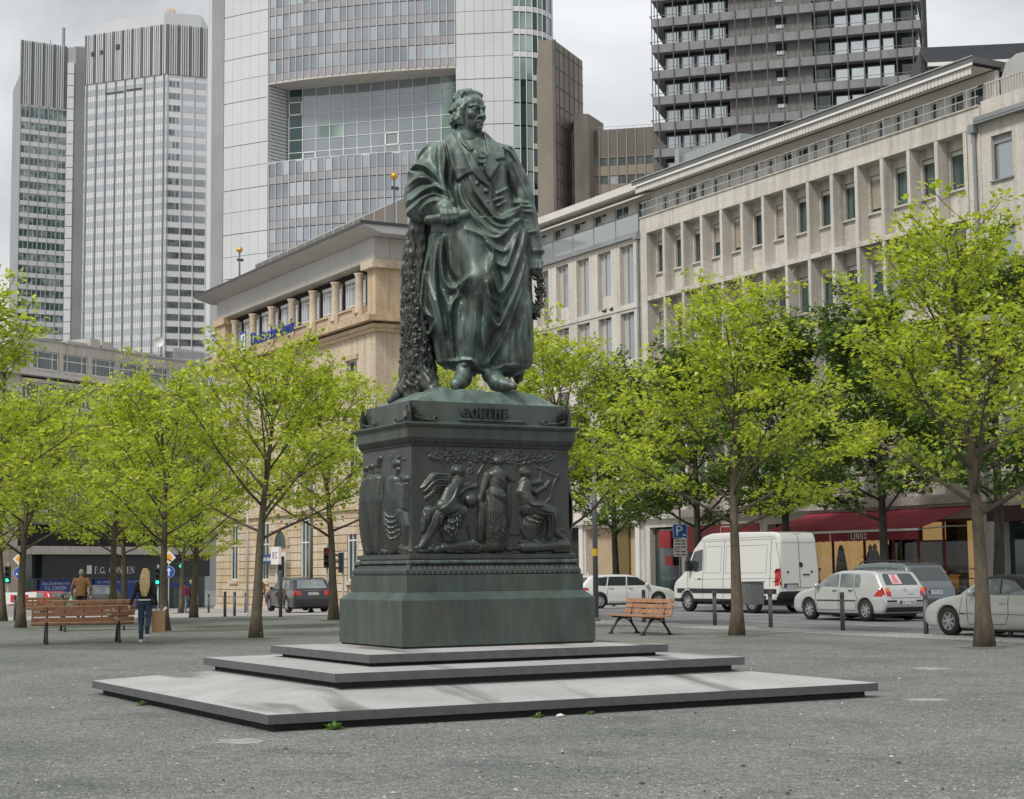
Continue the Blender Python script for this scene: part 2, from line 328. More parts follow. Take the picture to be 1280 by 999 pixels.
# ------------------------------------------------------------------ the travertine office house along the street
def travertine_house():
    B = thing('office_building', 'long travertine office building of deep fin bays, red awning at its foot', 'building', (50, 50.65, 0), NX)
    r = random.Random(5); L = -25.35; fx = [-(.86 + 1.71 * k) for k in range(15)]
    mb = MB(); ST = [(4.5, 8.12), (8.35, 11.93), (12.16, 15.75), (15.98, 19.4)]
    holes = []
    for zb, zt in ST:
        for k in range(14): holes.append((fx[k + 1] + .17, fx[k] - .13, zb + 1.30, zb + 3.0))
    wall(mb, L + .4, -.7, 4.5, 19.4, .62, .9, holes)
    mb.box(L, L + .55, 0, .9, 4.5, 20.3); mb.box(-.72, 0, 0, .9, 4.5, 20.3); mb.box(L + .55, -.72, .003, .9, 19.4, 20.3)
    mb.box(L, 0, 3.4, 14, 0, 4.4); mb.box(L, 0, .9, 3.4, 4.0, 4.4); mb.box(L + .01, -.01, .9, 14, 4.4, 20.25)
    mb.build('wall', M['travertine'], B)
    for zb, zt in ST[:3]: ubox('ledge', 'travertine', B, L + .55, -.72, -.035, .62, zt, zt + .23)
    ubox('ledge', 'travertine', B, L + .55, -.72, -.02, .02, 19.42, 19.6); ubox('ledge', 'travertine', B, L, 0, -.06, .3, 20.3, 20.36)
    fin = MB().box(-.1, .1, -.02, .62, 0, 1).mesh('pier', M['travertine'])
    for zb, zt in ST:
        for k in range(15): inst('pier', fin, B, (fx[k] + (.004 if k % 2 else 0), 0, zb), 0, (1, 1, zt - zb))
    for i, (zb, zt) in enumerate(ST):
        for k in range(14):
            x0 = fx[k + 1] + .17; w = fx[k] - .13 - x0; ex = [('shutter_box', 'offwhite', .02, w - .02, 1.5, 1.68)]; q = r.random()
            if q < .32: dp = r.choice((.35, .75, 1.3)); ex.append(('roller_blind', 'blind', .05, w - .05, 1.5 - dp, 1.5))
            window(B, x0, zb + 1.30, w, 1.7, .74, 'gun', 'glass_teal' if r.random() < .75 else 'glass_dark', (), (), .055, extra=ex)
            ubox('sill', 'travertine', B, x0 - .05, x0 + w + .05, .5, .72, zb + 1.21, zb + 1.295)
    # set back attic
    n = 21; p = 1.15; at = MB(); hs = [(-.75 - p * k - .82, -.75 - p * k, 20.36, 21.62) for k in range(n)]
    wall(at, L, 0, 20.3, 21.95, 1.0, 1.2, hs); at.build('attic_wall', M['offwhite'], B)
    for k in range(n):
        f = window(B, hs[k][0], 20.4, .82, 1.22, 1.05, 'white', 'glass_dark', (.36,), (.86,), .05)
        if r.random() < .85: ubox('curtain', 'curtain', f, .34, .77, .02, .05, .05, 1.05)
    mb = MB().box(L - .2, .1, -.35, 13, 22.07, 22.32).box(L - .2, .1, 1.25, 13, 21.9, 22.07); mb.build('roof', M['roof_felt'], B)
    ubox('roof_edge', 'white', B, L - .2, .1, -.4, -.35, 21.96, 22.06); ubox('roof_edge', 'grey_metal', B, L - .2, .1, -.40, -.32, 22.32, 22.36)
    mb = MB(); k = 0; x = L + .1
    while x < -.1:
        dz = .03 * (k % 2); mb.quad((x, -.3, 21.62 + dz), (x + .11, -.3, 21.62 + dz), (x + .11, -.3, 21.96), (x, -.3, 21.96), k % 2); x += .11; k += 1
    mb.quad((L, -.3, 21.955), (0, -.3, 21.955), (0, .9, 21.96), (L, .9, 21.96), 0)
    mb.build('striped_valance', [M['offwhite'], M['plaster']], B)
    rl = MB()
    for z in (20.72, 21.12): rl.box(L + .05, -.05, .02, .05, z, z + .035)
    for k in range(20): x = L + .3 + k * 1.28; rl.box(x, x + .03, .022, .048, 20.36, 21.15)
    for k in range(70): x = L + 8 + k * .11; rl.box(x, x + .02, .027, .043, 20.45, 20.72)
    rl.build('railing', M['grey_metal'], B)
    for x, z in ((-4, .5), (-9, .4), (-12.5, .55), (-15, .5)):
        v = MB().tube([(x, 1.5, 22.3), (x, 1.5, 22.4 + z)], .07, 8).box(x - .25, x + .25, 1.38, 1.62, 22.4 + z, 22.47 + z); v.build('roof_vent', M['zinc'], B)
    ch = MB().box(-6.2, -5.8, 2, 2.4, 22.3, 23.0).box(-6.25, -5.75, 1.95, 2.45, 23.0, 23.08); ch.build('chimney', M['frieze'], B)
    # gutter pipe at the right end and at the left end
    for x, nm in ((-.25, 0), (L - .12, 1)):
        d = MB().tube([(x, -.1, 4), (x, -.1, 19.3)], .075, 10, cap=False).box(x - .16, x + .16, -.28, .0, 19.2, 19.55); d.build('downpipe', M['zinc'], B, smooth=False)
    gl = MB().box(L + 1.5, L + 7, 1.6, 4, 22.4, 23.6).box(L + 1.4, L + 1.8, 1.4, 4.2, 22.4, 24.0); gl.build('roof_lantern', M['glass_screen'], B)
    # ground floor
    g = MB(); hs = [(-11.9, -1.15, .25, 3.5), (-14.8, -12.6, 0, 3.6), (-21.6, -15.4, .25, 3.7), (-24.9, -22.2, .2, 3.7)]
    wall(g, L, 0, 0, 4.12, 0, .5, hs); g.build('shopfront_wall', M['limestone'], B)
    ubox('fascia', 'limestone', B, L, 0, -.25, .5, 4.125, 4.5)
    emi = mat('glowing_shop_wall', (.16, .10, .045), .8, (.46, .32, .15), .8, (1, 1, .6), lo=.3, hi=.6); b = emi.node_tree.nodes['Principled BSDF']; b.inputs['Emission Color'].default_value = (1, .62, .26, 1); b.inputs['Emission Strength'].default_value = .19  # the walls themselves glow faintly, in place of lamps inside the shop
    inter = MB().box(-11.9, -1.1, 3.2, 3.3, 0, 3.8).build('shop_interior', emi, B); MB().box(-11.9, -1.1, .5, 3.2, .0, .1).build('shop_floor', M['tan'], B)
    MB().box(-11.95, -11.9, .5, 3.3, 0, 3.8).box(-1.1, -1.05, .5, 3.3, 0, 3.8).build('shop_side_wall', emi, B)
    MB().box(-25, -12.2, 1.0, 1.1, 0, 3.9).build('shop_back', M['dark'], B)
    sf = MB()
    for x in (-11.9, -10.35, -8.2, -6.9, -6.3, -4.75, -3.2, -1.2): sf.box(x, x + .07, .2, .3, .25, 3.5)
    sf.box(-11.9, -1.13, .21, .29, .25, .5).box(-11.9, -1.13, .19, .31, 3.4, 3.5); sf.build('shop_frame', mat('oxblood_paint', (.12, .03, .025), .5), B)
    gl = bpy.data.materials.new('shop_window_glass'); gl.use_nodes = True; nn = gl.node_tree.nodes; ll = gl.node_tree.links; nn.clear()
    o = nn.new('ShaderNodeOutputMaterial'); t = nn.new('ShaderNodeBsdfTransparent'); gg = nn.new('ShaderNodeBsdfGlossy'); gg.inputs['Roughness'].default_value = .03; x = nn.new('ShaderNodeMixShader'); fr = nn.new('ShaderNodeFresnel'); fr.inputs[0].default_value = 1.6
    t.inputs[0].default_value = (.86, .9, .88, 1); ll.new(fr.outputs[0], x.inputs[0]); ll.new(t.outputs[0], x.inputs[1]); ll.new(gg.outputs[0], x.inputs[2]); ll.new(x.outputs[0], o.inputs[0]); M['clear'] = gl
    for a, b_ in ((-11.83, -10.35), (-10.28, -8.2), (-8.13, -6.9), (-6.23, -4.75), (-4.68, -3.2), (-3.13, -1.2)):
        MB().quad((a, .25, .5), (b_, .25, .5), (b_, .25, 3.4), (a, .25, 3.4)).build('shop_window', gl, B)
    for x in (-12.3, -8.9, -8.0, -5.2): MB().box(x - .35, x + .35, 2.6, 3.19, .1, 3.7).build('dark_shelf', M['dark'], B)
    for x, z in ((-10.6, 1.3), (-10.6, 2.0), (-6.8, 1.5), (-6.8, 2.2), (-3.6, 1.4)): MB().box(x - .9, x + .9, 2.9, 3.15, z, z + .06).build('shelf_board', M['offwhite'], B)
    # things in the shop window
    gm = mat('green_coat', (.015, .06, .04), .8); bm_ = mat('black_cloth', (.015, .015, .017), .8); ym = mat('yellow_display', (.6, .42, .05), .6)
    MB().lathe([(.32, .5), (.30, .9), (.2, 1.6), (.13, 2.0), (.06, 2.15)], 10).build('display_coat', gm, B, True, (-10.9, 1.2, .4))
    for x, s in ((-9.0, 1), (-8.7, 1.1), (-7.4, 1.15), (-7.75, .95)):
        MB().lathe([(.2, .9), (.24, 1.4), (.16, 1.75), (.08, 1.9), (.11, 2.0), (.03, 2.15)], 10).build('mannequin', bm_, B, True, (x, 1.3, .4 * s))
    for x in (-10.0, -5.6, -4.2): MB().box(x - .5, x + .5, 1.0, 1.5, .1, .95 + .2 * (x > -5)).box(x - .55, x + .55, .95, 1.55, 1.15, 1.2).build('display_table', ym, B)
    MB().box(-9.2, -5.6, 2.6, 2.7, .6, 2.7).build('display_screen', mat('display_curtain', (.33, .34, .30), .8, (.12, .2, .18), 1.4, (1, 1, 2)), B)
    pl = MB(); rr = random.Random(2)
    for k in range(260):
        x = rr.uniform(-6, -1.4); z = rr.uniform(.15, .75); y = rr.uniform(-1.3, -.8); a = rr.uniform(0, 6.3); s = rr.uniform(.06, .13)
        pl.add([(x, y, z), (x + s * math.cos(a), y + s * math.sin(a), z + s * .5), (x + s * 1.5 * math.cos(a + .4), y + s * 1.5 * math.sin(a + .4), z)], [(0, 1, 2)])
    M['hedge'] = mat('planter_leaf', (.04, .10, .02), .6, (.09, .17, .04), 5)
    pt = thing('planter', 'long planter of low green plants under the right end of the red awning', 'planter', (0, 0, 0)); pt.parent = None
    pt.location = (50, 50.65, .12); pt.rotation_euler = (0, 0, NX)
    MB().box(-6.1, -1.3, -1.35, -.75, 0, .3).build('trough', M['gun'], pt); pl.build('foliage', M['hedge'], pt)['kind'] = 'stuff'
    # red branch sign at the far shop
    rm = mat('red_sign', (.25, .014, .02), .5, (.29, .02, .026), 2)
    s = MB().box(-21.5, -15.5, .02, .1, 2.35, 3.68).build('red_sign_panel', rm, B)
    MB().box(-18.6, -18.56, .0, .02, 2.5, 3.6).box(-17.2, -17.16, .0, .02, 2.5, 3.6).box(-18.6, -17.16, .0, .02, 3.56, 3.6).box(-18.6, -17.16, .0, .02, 2.5, 2.54).build('outlined_square', M['offwhite'], s)
    text_mesh('ista', .22, .006, M['offwhite'], 'lettering', s, (-18.25, .012, 2.68)) if False else MB().box(-18.4, -17.9, .008, .02, 2.66, 2.72).build('lettering', M['offwhite'], s)
    MB().box(-24.0, -22.9, -.06, .04, 2.6, 3.5).build('red_projecting_sign', rm, B); MB().box(-23.6, -22.9, .05, .12, 1.7, 2.2).build('red_poster', rm, B)
    MB().quad((-21.55, .3, .3), (-15.45, .3, .3), (-15.45, .3, 3.6), (-21.55, .3, 3.6)).quad((-24.85, .3, .3), (-22.25, .3, .3), (-22.25, .3, 3.6), (-24.85, .3, 3.6)).build('shop_window', M['glass_dark'], B)
    return B
travertine_house()
def awning():
    m = mat('burgundy_awning_cloth', (.30, .032, .05), .85, (.37, .05, .068), 1.2); m2 = mat('burgundy_valance', (.19, .018, .03), .85)
    A = thing('shop_awning', 'sloping burgundy shop awning with white serif letters on its valance', 'awning', (50, 50.65, 0), NX)
    for a, b in ((-11.6, -6.6), (-6.56, -1.2)):
        MB().add([(a, -.05, 4.0), (b, -.05, 4.0), (b, -2.95, 3.07), (a, -2.95, 3.07), (a, -.05, 3.97), (b, -.05, 3.97), (b, -2.95, 3.04), (a, -2.95, 3.04)], [(0, 1, 2, 3), (7, 6, 5, 4), (0, 4, 5, 1), (1, 5, 6, 2), (3, 2, 6, 7), (0, 3, 7, 4)]).build('cloth', m, A)
        v = MB(); n = 24; w = (b - a) / n
        for k in range(n):
            dd = .02 * math.sin(k * 1.7); de = .02 * math.sin((k + 1) * 1.7)
            v.quad((a + k * w, -2.97 + dd, 2.62 + .03 * (k % 2)), (a + (k + 1) * w, -2.97 + de, 2.62 + .03 * ((k + 1) % 2)), (a + (k + 1) * w, -2.97, 3.0), (a + k * w, -2.97, 3.0))
        v.build('valance', m2, A)
    MB().box(-11.65, -1.15, -3.02, -2.93, 2.99, 3.08).build('front_bar', M['offwhite'], A)
    ar = MB()
    for x in (-11.3, -6.6, -1.5): ar.tube([(x, -.05, 3.2), (x + .5, -1.6, 3.15), (x, -2.9, 3.02)], .03, 6)
    ar.build('folding_arm', M['grey_metal'], A)
    l = MB(); serif(l, 'LINUS', -5.2, 2.70, .25, -3.02, -3.0, .14); l.build('lettering', M['white'], A)
awning()
def corner_house():
    B = thing('plaster_building', 'beige plaster building with zinc gutter and railed terrace at the right edge', 'building', (50, 50.645, 0), NX)
    hs = [(x, x + 1.15, z, z + 1.85) for x in (.55, 2.75, 4.95, 7.15) for z in (5.8, 9.55, 13.3, 17.05)]
    mb = MB(); wall(mb, 0, 11, 4.4, 19.5, .04, .5, hs); mb.box(0, 11, .5, 14, 0, 19.4).build('wall', M['plaster'], B)
    ubox('fascia', 'plaster', B, 0, 11, -.1, .5, 3.9, 4.4)
    for h in hs:
        f = window(B, h[0], h[2], 1.15, 1.85, .2, 'gun', 'glass_grey', (), (), .07, extra=[('shutter_box', 'zinc', .0, 1.15, 1.53, 1.85)])
        ubox('sill', 'zinc', B, h[0] - .05, h[1] + .05, -.06, .2, h[2] - .06, h[2] - .003)
    MB().box(-.05, 11, -.3, .0, 19.5, 19.72).box(-.05, 11, -.32, -.3, 19.6, 19.78).build('gutter', M['zinc'], B)
    MB().box(0, 11, .1, .3, 19.75, 20.5).build('parapet', M['plaster'], B)
    rl = MB()
    for k in range(60): rl.box(.3 + k * .16, .36 + k * .16, .15, .19, 20.5, 21.15)
    rl.box(.2, 11, .14, .2, 21.15, 21.22); rl.build('railing', M['frieze'], B)
    MB().prism([(.1, 20.5), (3.0, 20.5), (3.0, 22.2), (1.0, 22.4), (.4, 22.2), (.1, 21.6)], 1.2, 4, 'y').build('terrace_screen', M['grey_metal'], B)
    MB().box(2.2, 2.9, 1.0, 1.8, 21.8, 23.2).build('chimney', mat('brown_render', (.10, .07, .06), .8), B)
    a = MB(); ah = [(x, x + 1.0, 22.2, 23.5) for x in (3.4, 5.2, 7, 8.8)]; wall(a, 3, 11, 21, 23.9, 2.5, 2.8, ah); a.build('attic_wall', M['offwhite'], B)
    for h in ah: window(B, h[0], h[2], 1.0, 1.3, 2.6, 'white', 'glass_grey', (.5,))
    MB().box(2.8, 11, 1.9, 9, 23.9, 24.1).build('roof', M['grey_metal'], B)
    g = MB().box(0, 11, .04, .5, 0, .5); g.box(0, .5, .04, .5, .5, 3.9).box(3.4, 3.9, .04, .5, .5, 3.9); g.build('shopfront_wall', M['plaster'], B)
    MB().quad((.5, .3, .5), (3.4, .3, .5), (3.4, .3, 3.9), (.5, .3, 3.9)).quad((3.9, .3, .5), (11, .3, .5), (11, .3, 3.9), (3.9, .3, 3.9)).build('shop_window', M['glass_deep'], B)
    MB().box(.3, 4.5, -.7, .04, 3.3, 3.9).build('canopy', mat('faded_canopy', (.075, .035, .036), .8), B)
corner_house()
def slate_house():
    VZ = R(-28.946); a0, d0 = 28.2, 112; B = thing('slate_roofed_building', 'building with a low dark slate roof rising behind the terrace at top right', 'building', (a0 * math.cos(VZ) - d0 * math.sin(VZ), a0 * math.sin(VZ) + d0 * math.cos(VZ), 0), VZ - R(7))
    sl = mat('slate', (.035, .04, .047), .55, (.06, .066, .075), 2, (1, 1, 6)); MB().box(0, 22, 0, 12, 0, 34.8).build('slate_wall', sl, B); MB().box(-.1, 22, -.35, -.05, 34.8, 35.05).build('white_eave', M['white'], B)
    rf = MB()
    for k in range(8): rf.box(-.1, 22, -.3 + k * .5, .25 + k * .5, 35.05 + k * .26, 35.05 + (k + 1) * .265)
    rf.box(-.1, 22, 3.6, 12, 35.05, 37.15); rf.build('roof', sl, B)
slate_house()
def glazed_terrace_house():
    B = thing('limestone_building', 'pale limestone office building with glass railed roof terrace beyond the travertine building', 'building', (50.002, 76.05, 0), NX)
    L = -36; r = random.Random(8); P = 2.29; mb = MB(); hs = []; st = [(4.6, 3.3), (8.4, 3.3), (12.1, 3.3), (15.85, 3.25)]
    for k in range(15):
        x = -.45 - 1.15 - P * k
        for i, (z, h) in enumerate(st): hs.append((x - .42, x + .95, z, z + h))
    wall(mb, L, 0, 4.3, 19.35, 0, .42, hs); mb.box(L, 0, .6, 14, 0, 19.3).build('wall', M['limestone'], B)
    for i, h in enumerate(hs):
        low = .75 if r.random() < .3 else 0
        f = window(B, h[0] + .42, h[2] + low, .92, st[0][1] - low - .1, .22, 'frieze', 'glass_grey', (), (), .05)
        ubox('recess_panel', 'frieze', B, h[0], h[0] + .42, .28, .4, h[2], h[3])
        if low: ubox('spandrel', 'limestone', B, h[0] + .42, h[1], .06, .3, h[2], h[2] + low - .003)
    for z in (8.12, 11.85, 15.55): ubox('ledge', 'limestone', B, L, 0, -.06, 0, z, z + .12)
    ubox('gutter', 'zinc', B, L, 0, -.2, .1, 19.36, 19.62)
    a = MB(); ah = [(-.45 - 1.45 - P * k, -.45 - P * k, 19.65, 21.75) for k in range(15)]; wall(a, L, 0, 19.4, 22.0, 1.1, 1.3, ah); a.build('attic_wall', M['offwhite'], B)
    for h in ah:
        f = window(B, h[0], 19.65, 1.45, 2.1, 1.18, 'white', 'glass_dark', (.5,), (), .06, name='terrace_door')
        if r.random() < .6: ubox('curtain', 'curtain', f, .8, 1.38, .02, .05, .06, 1.9)
    MB().box(L, .1, .2, 13, 22.0, 22.3).box(L, .1, .1, .2, 22.05, 22.45).build('roof', M['offwhite'], B)
    MB().prism([(.35, 21.75), (1.1, 21.98), (1.1, 21.9), (.35, 21.65)], L, 0, 'x').build('rolled_awning', M['offwhite'], B)
    for k in range(16): x = -.1 - P * k; MB().quad((x - P + .04, .0, 19.7), (x - .02, .0, 19.7), (x - .02, .0, 20.65), (x - P + .04, .0, 20.65)).build('glass_panel', M['glass_screen'], B)
    rl = MB().box(L, 0, -.02, .02, 20.66, 20.70)
    for k in range(17): x = -.08 - P * k; rl.box(x, x + .03, -.015, .015, 19.6, 20.68)
    rl.build('railing', M['gun'], B)
    g = MB(); wall(g, L, 0, 0, 4.3, 0, .5, [(-6.0, -.9, .2, 3.8), (-13.5, -6.6, 0, 3.9)]); g.build('shopfront_wall', M['limestone'], B)
    MB().box(-6.1, -.8, .35, .45, 0, 3.9).build('panelled_wall', M['tan'], B); MB().box(-13.6, -6.5, .4, .5, 0, 4).build('dark_doorway', M['dark'], B)
    MB().box(-3.4, -1.9, .2, .34, 0, 3.8).build('bronze_door', mat('bronze_door', (.14, .095, .03), .5), B)
    MB().box(L, 0, -.3, 0, 4.0, 4.3).build('fascia', M['limestone'], B)
    for x in (-6.35, -.55): MB().box(x - .2, x + .2, -.12, -.005, 0, 4.0).build('pillar', M['offwhite'], B)
glazed_terrace_house()
# ------------------------------------------------------------------ the bank
def bank():
    B = thing('bank_building', 'sandstone bank building with grey overhanging roof, loggia columns and blue letters on its parapet', 'building', (43.6, 96.3, 0), NX)
    L = -29.2; r = random.Random(4)
    w = MB(); hs = []
    for k in range(8):
        x = -2.6 - 3.85 * k
        for z in (7.2, 12.0): hs.append((x - 1.9, x - .3, z, z + 3.0))
    wall(w, L, 0, 5.6, 16.4, 0, .5, hs); w.box(L, 0, .5, 18, -3, 17.3); w.box(L, -.06, .5, 18, 17.3, 18.2); w.build('wall', M['sand_pale'], B)
    for h in hs:
        window(B, h[0], h[2], 1.6, 3.0, .2, 'offwhite', 'glass_dark', (.5,), (.7,), .09)
        ubox('window_surround', 'sandstone', B, h[0] - .25, h[1] + .25, -.12, 0, h[3], h[3] + .3); ubox('sill', 'sandstone', B, h[0] - .25, h[1] + .25, -.18, .2, h[2] - .2, h[2] - .003)
    for z, o in ((5.4, .3), (11.0, .2), (16.4, .25), (16.62, .4), (17.0, .75)):
        MB().box(L - o, o, -o, 0, z, z + (.22 if z < 17 else .35)).box(0, o, .0, 18, z, z + (.22 if z < 17 else .35)).build('cornice', M['sandstone'], B)
    # loggia storey
    MB().box(L, 0, .0, .3, 17.35, 17.75).box(-.3, .06, .3, 18, 17.35, 17.75).build('parapet', M['sandstone'], B); MB().box(-1.2, 0, .0, .9, 17.75, 20.4).box(-.9, -.03, .9, 18, 17.75, 20.9).build('corner_pier', M['sandstone'], B)
    MB().box(-1.5, .35, -.35, 1, 20.4, 20.9).box(.0, .35, 1, 18, 20.4, 20.9).build('pier_capital', M['sand_pale'], B)
    MB().box(L - .3, L + 1.6, -.1, 1, 17.75, 20.4).box(L - .5, L + 1.9, -.3, 1, 20.4, 20.9).build('corner_pier', M['sandstone'], B)
    col = MB().lathe([(.34, 0), (.34, .12), (.27, .2), (.25, 2.35), (.31, 2.5), (.36, 2.6)], 14).mesh('column', M['sand_pale'], True)
    cx = [-2.73 - 3.86 * k for k in range(8)]
    for x in cx: inst('column', col, B, (x, .12, 17.85)); ubox('pedestal', 'sandstone', B, x - .75, x + .75, -.08, .4, 17.36, 18.3)
    bal = MB().lathe([(.06, 0), (.09, .12), (.05, .4), (.08, .55)], 6).mesh('baluster', M['sand_pale'], True)
    for x in cx:
        for k in range(11): inst('baluster', bal, B, (x - .9 - k * .21, .12, 17.72))
        ubox('rail', 'sandstone', B, x - 3.12, x - .74, -.02, .3, 18.24, 18.36)
    for x in [-.0] + cx:
        f = window(B, x - 3.5 if x else -2.4, 18.25, 3.2 if x else 1.2, 2.2, .7, 'white', 'glass_sky_toned', (.25, .5, .75) if x else (.5,), (.8, .22), .09)
        ubox('shade_box', 'offwhite', f, .1, (3.1 if x else 1.1), -.1, -.01, 2.0, 2.22)
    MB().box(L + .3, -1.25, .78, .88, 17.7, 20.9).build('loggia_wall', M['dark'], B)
    for k in range(9):
        x1 = .6 - 3.86 * k if k else .2; x0 = max(.6 - 3.86 * (k + 1) + .03, L)
        if x1 > L + .1: MB().box(x0, x1, -.18, .9, 20.9, 22.3).build('frieze_panel', M['frieze'], B)
    [MB().box(-.7, .2, .93 + k * 4, .9 + (k + 1) * 4, 20.9, 22.3).build('frieze_panel', M['frieze'], B) for k in range(4)]
    MB().prism([(-1.5, 22.72), (-1.5, 22.92), (16, 22.92), (16, 22.3), (-.2, 22.32)], L - 1.4, 1.5, 'x').build('roof', M['grey_metal'], B)
    ubox('roof_edge', 'dark_metal', B, 1.5, 1.55, -1.7, 18, 22.8, 23.0); ubox('roof_edge', 'dark_metal', B, L - 1.45, 1.55, -1.55, -1.5, 22.76, 22.95)
    mesh_m = mat('woven_screen', (.14, .125, .105), .7, (.19, .17, .145), 30)
    for k in range(16):
        x = 0.2 - k * 1.72; MB().box(x - 1.62, x, 2.2, 2.27, 22.9, 25.1).build('screen_panel', mesh_m, B); MB().box(x, x + .08, 2.15, 2.31, 22.9, 25.15).build('screen_post', M['grey_metal'], B)
    MB().box(-27.3, .3, 2.19, 2.29, 25.1, 25.18).build('screen_rail', M['grey_metal'], B)
    # rusticated ground floor, course by course
    wins = [-3.4, -11.3, -18.8, -25.2]; dr = -15.6
    gaps = sorted([(x - .75, x + .75) for x in wins] + [(dr - .8, dr + .8)])
    for k in range(13):
        z = -1.3 + k * .515; segs = []; x = L
        for a, b in gaps:
            z0, z1 = (.9, 5.1) if (a + .75) in wins else (-1.4, 3.4)
            if z + .5 > z0 and z < z1: segs.append((x, a)); x = b
        segs.append((x, 0))
        for a, b in segs:
            n = max(1, int((b - a) / 1.4)); off = .25 * (k % 2)
            for i in range(n): ubox('stone', 'sand_pale' if r.random() < .6 else 'sandstone', B, a + (b - a) * i / n + .012, a + (b - a) * (i + 1) / n - .012, -.1 - .012 * r.random(), .02, z + .03, z + .5)
    MB().box(L, 0, .02, .06, -3, 5.4).build('ground_wall', M['sandstone'], B); MB().box(L - .15, .1, -.22, 0, -3, -1.0).build('plinth', M['sand_pale'], B)
    for x in wins: window(B, x - .7, .95, 1.4, 4.1, -.05, 'white', 'glass_dark', (.5,), (.62,), .1); ubox('sill', 'sand_pale', B, x - .9, x + .9, -.25, -.06, .7, .94)
    ubox('door_leaf', 'dark', B, dr - .7, dr + .7, -.04, .0, -1.4, 2.6); ubox('door_surround', 'offwhite', B, dr - .95, dr - .7, -.16, .0, -1.4, 2.9); ubox('door_surround', 'offwhite', B, dr + .7, dr + .95, -.16, .0, -1.4, 2.9); ubox('door_surround', 'offwhite', B, dr - .7, dr + .7, -.16, .0, 2.6, 2.9)
    ar = MB(); 
    for k in range(9):
        a0, a1 = PI * k / 8, PI * (k + 1) / 8
        if k < 8: ar.prism([(dr + 1.5 * math.cos(a0), 3.3 + 1.5 * math.sin(a0)), (dr + 1.5 * math.cos(a1), 3.3 + 1.5 * math.sin(a1)), (dr + 1.1 * math.cos(a1), 3.3 + 1.1 * math.sin(a1)), (dr + 1.1 * math.cos(a0), 3.3 + 1.1 * math.sin(a0))], -.22, -.1, 'y')
    ar.build('door_arch', M['sandstone'], B); MB().prism([(dr + 1.1 * math.cos(PI * k / 8), 3.3 + 1.1 * math.sin(PI * k / 8)) for k in range(9)], -.13, -.1, 'y').build('fanlight', M['glass_dark'], B)
    # lettering and sign boxes
    blue = mat('sign_blue', (.012, .045, .27), .4); white = M['white']
    text_mesh('Deutsche Bank', 1.35, .06, blue, 'lettering', B, (-15.4, -.95, 18.15), spacing=1.02)
    lg = MB().box(-21.8, -20.5, -.98, -.9, 17.5, 18.95).build('logo', white, B)
    MB().box(-21.8, -20.5, -1.0, -.985, 17.5, 17.65).box(-21.8, -20.5, -1.0, -.985, 18.8, 18.95).box(-21.8, -21.65, -1.0, -.985, 17.65, 18.8).box(-20.65, -20.5, -1.0, -.985, 17.65, 18.8).prism([(-21.45, 17.8), (-21.2, 17.8), (-20.85, 18.65), (-21.1, 18.65)], -1.0, -.985, 'y').build('logo_mark', blue, lg)
    ec = MB().box(-15.0, -13.55, -1.1, -.9, 2.05, 3.25).build('cash_machine_sign', white, B)
    text_mesh('E', .62, .01, blue, 'lettering', ec, (-14.52, -1.115, 2.65)); text_mesh('C', .62, .01, mat('sign_red', (.55, .02, .03), .4), 'lettering', ec, (-14.02, -1.115, 2.65))
    sb = MB().box(-19.0, -15.5, -.7, -.5, 2.1, 2.75).build('entrance_sign', mat('dull_sign_blue', (.03, .06, .17), .5), B); text_mesh('Deutsche Bank', .42, .01, white, 'lettering', sb, (-17.2, -.71, 2.43))
bank()
def flagpole(x, y, z0, z1, label):
    gold = mat('gold_ball', (.62, .36, .06), .3, metal=.7)
    t = thing('flagpole', label, 'flagpole', (x, y, z0), 0, 'flagpoles with gold balls on the bank roof')
    MB().tube([(0, 0, 0), (0, 0, z1 - z0)], [.09, .06], 8).build('pole', mat('pole_blue_grey', (.10, .16, .22), .5), t)
    bl = MB().lathe([(.05, 0), (.15, .04), (.23, .16), (.24, .26), (.18, .4), (.04, .47)], 12).build('ball', gold, t, True, (0, 0, z1 - z0)); MB().box(-.2, .3, -.05, .05, -.55, -.35).build('cleat', M['dark_metal'], t, loc=(0, 0, z1 - z0 - .1))
flagpole(44.4, 123.2, 22.9, 25.9, 'slim flagpole with gold ball on the left end of the bank roof')
flagpole(45.8, 98.2, 22.98, 26.6, 'slim flagpole with gold ball on the bank roof beside the bronze statue')
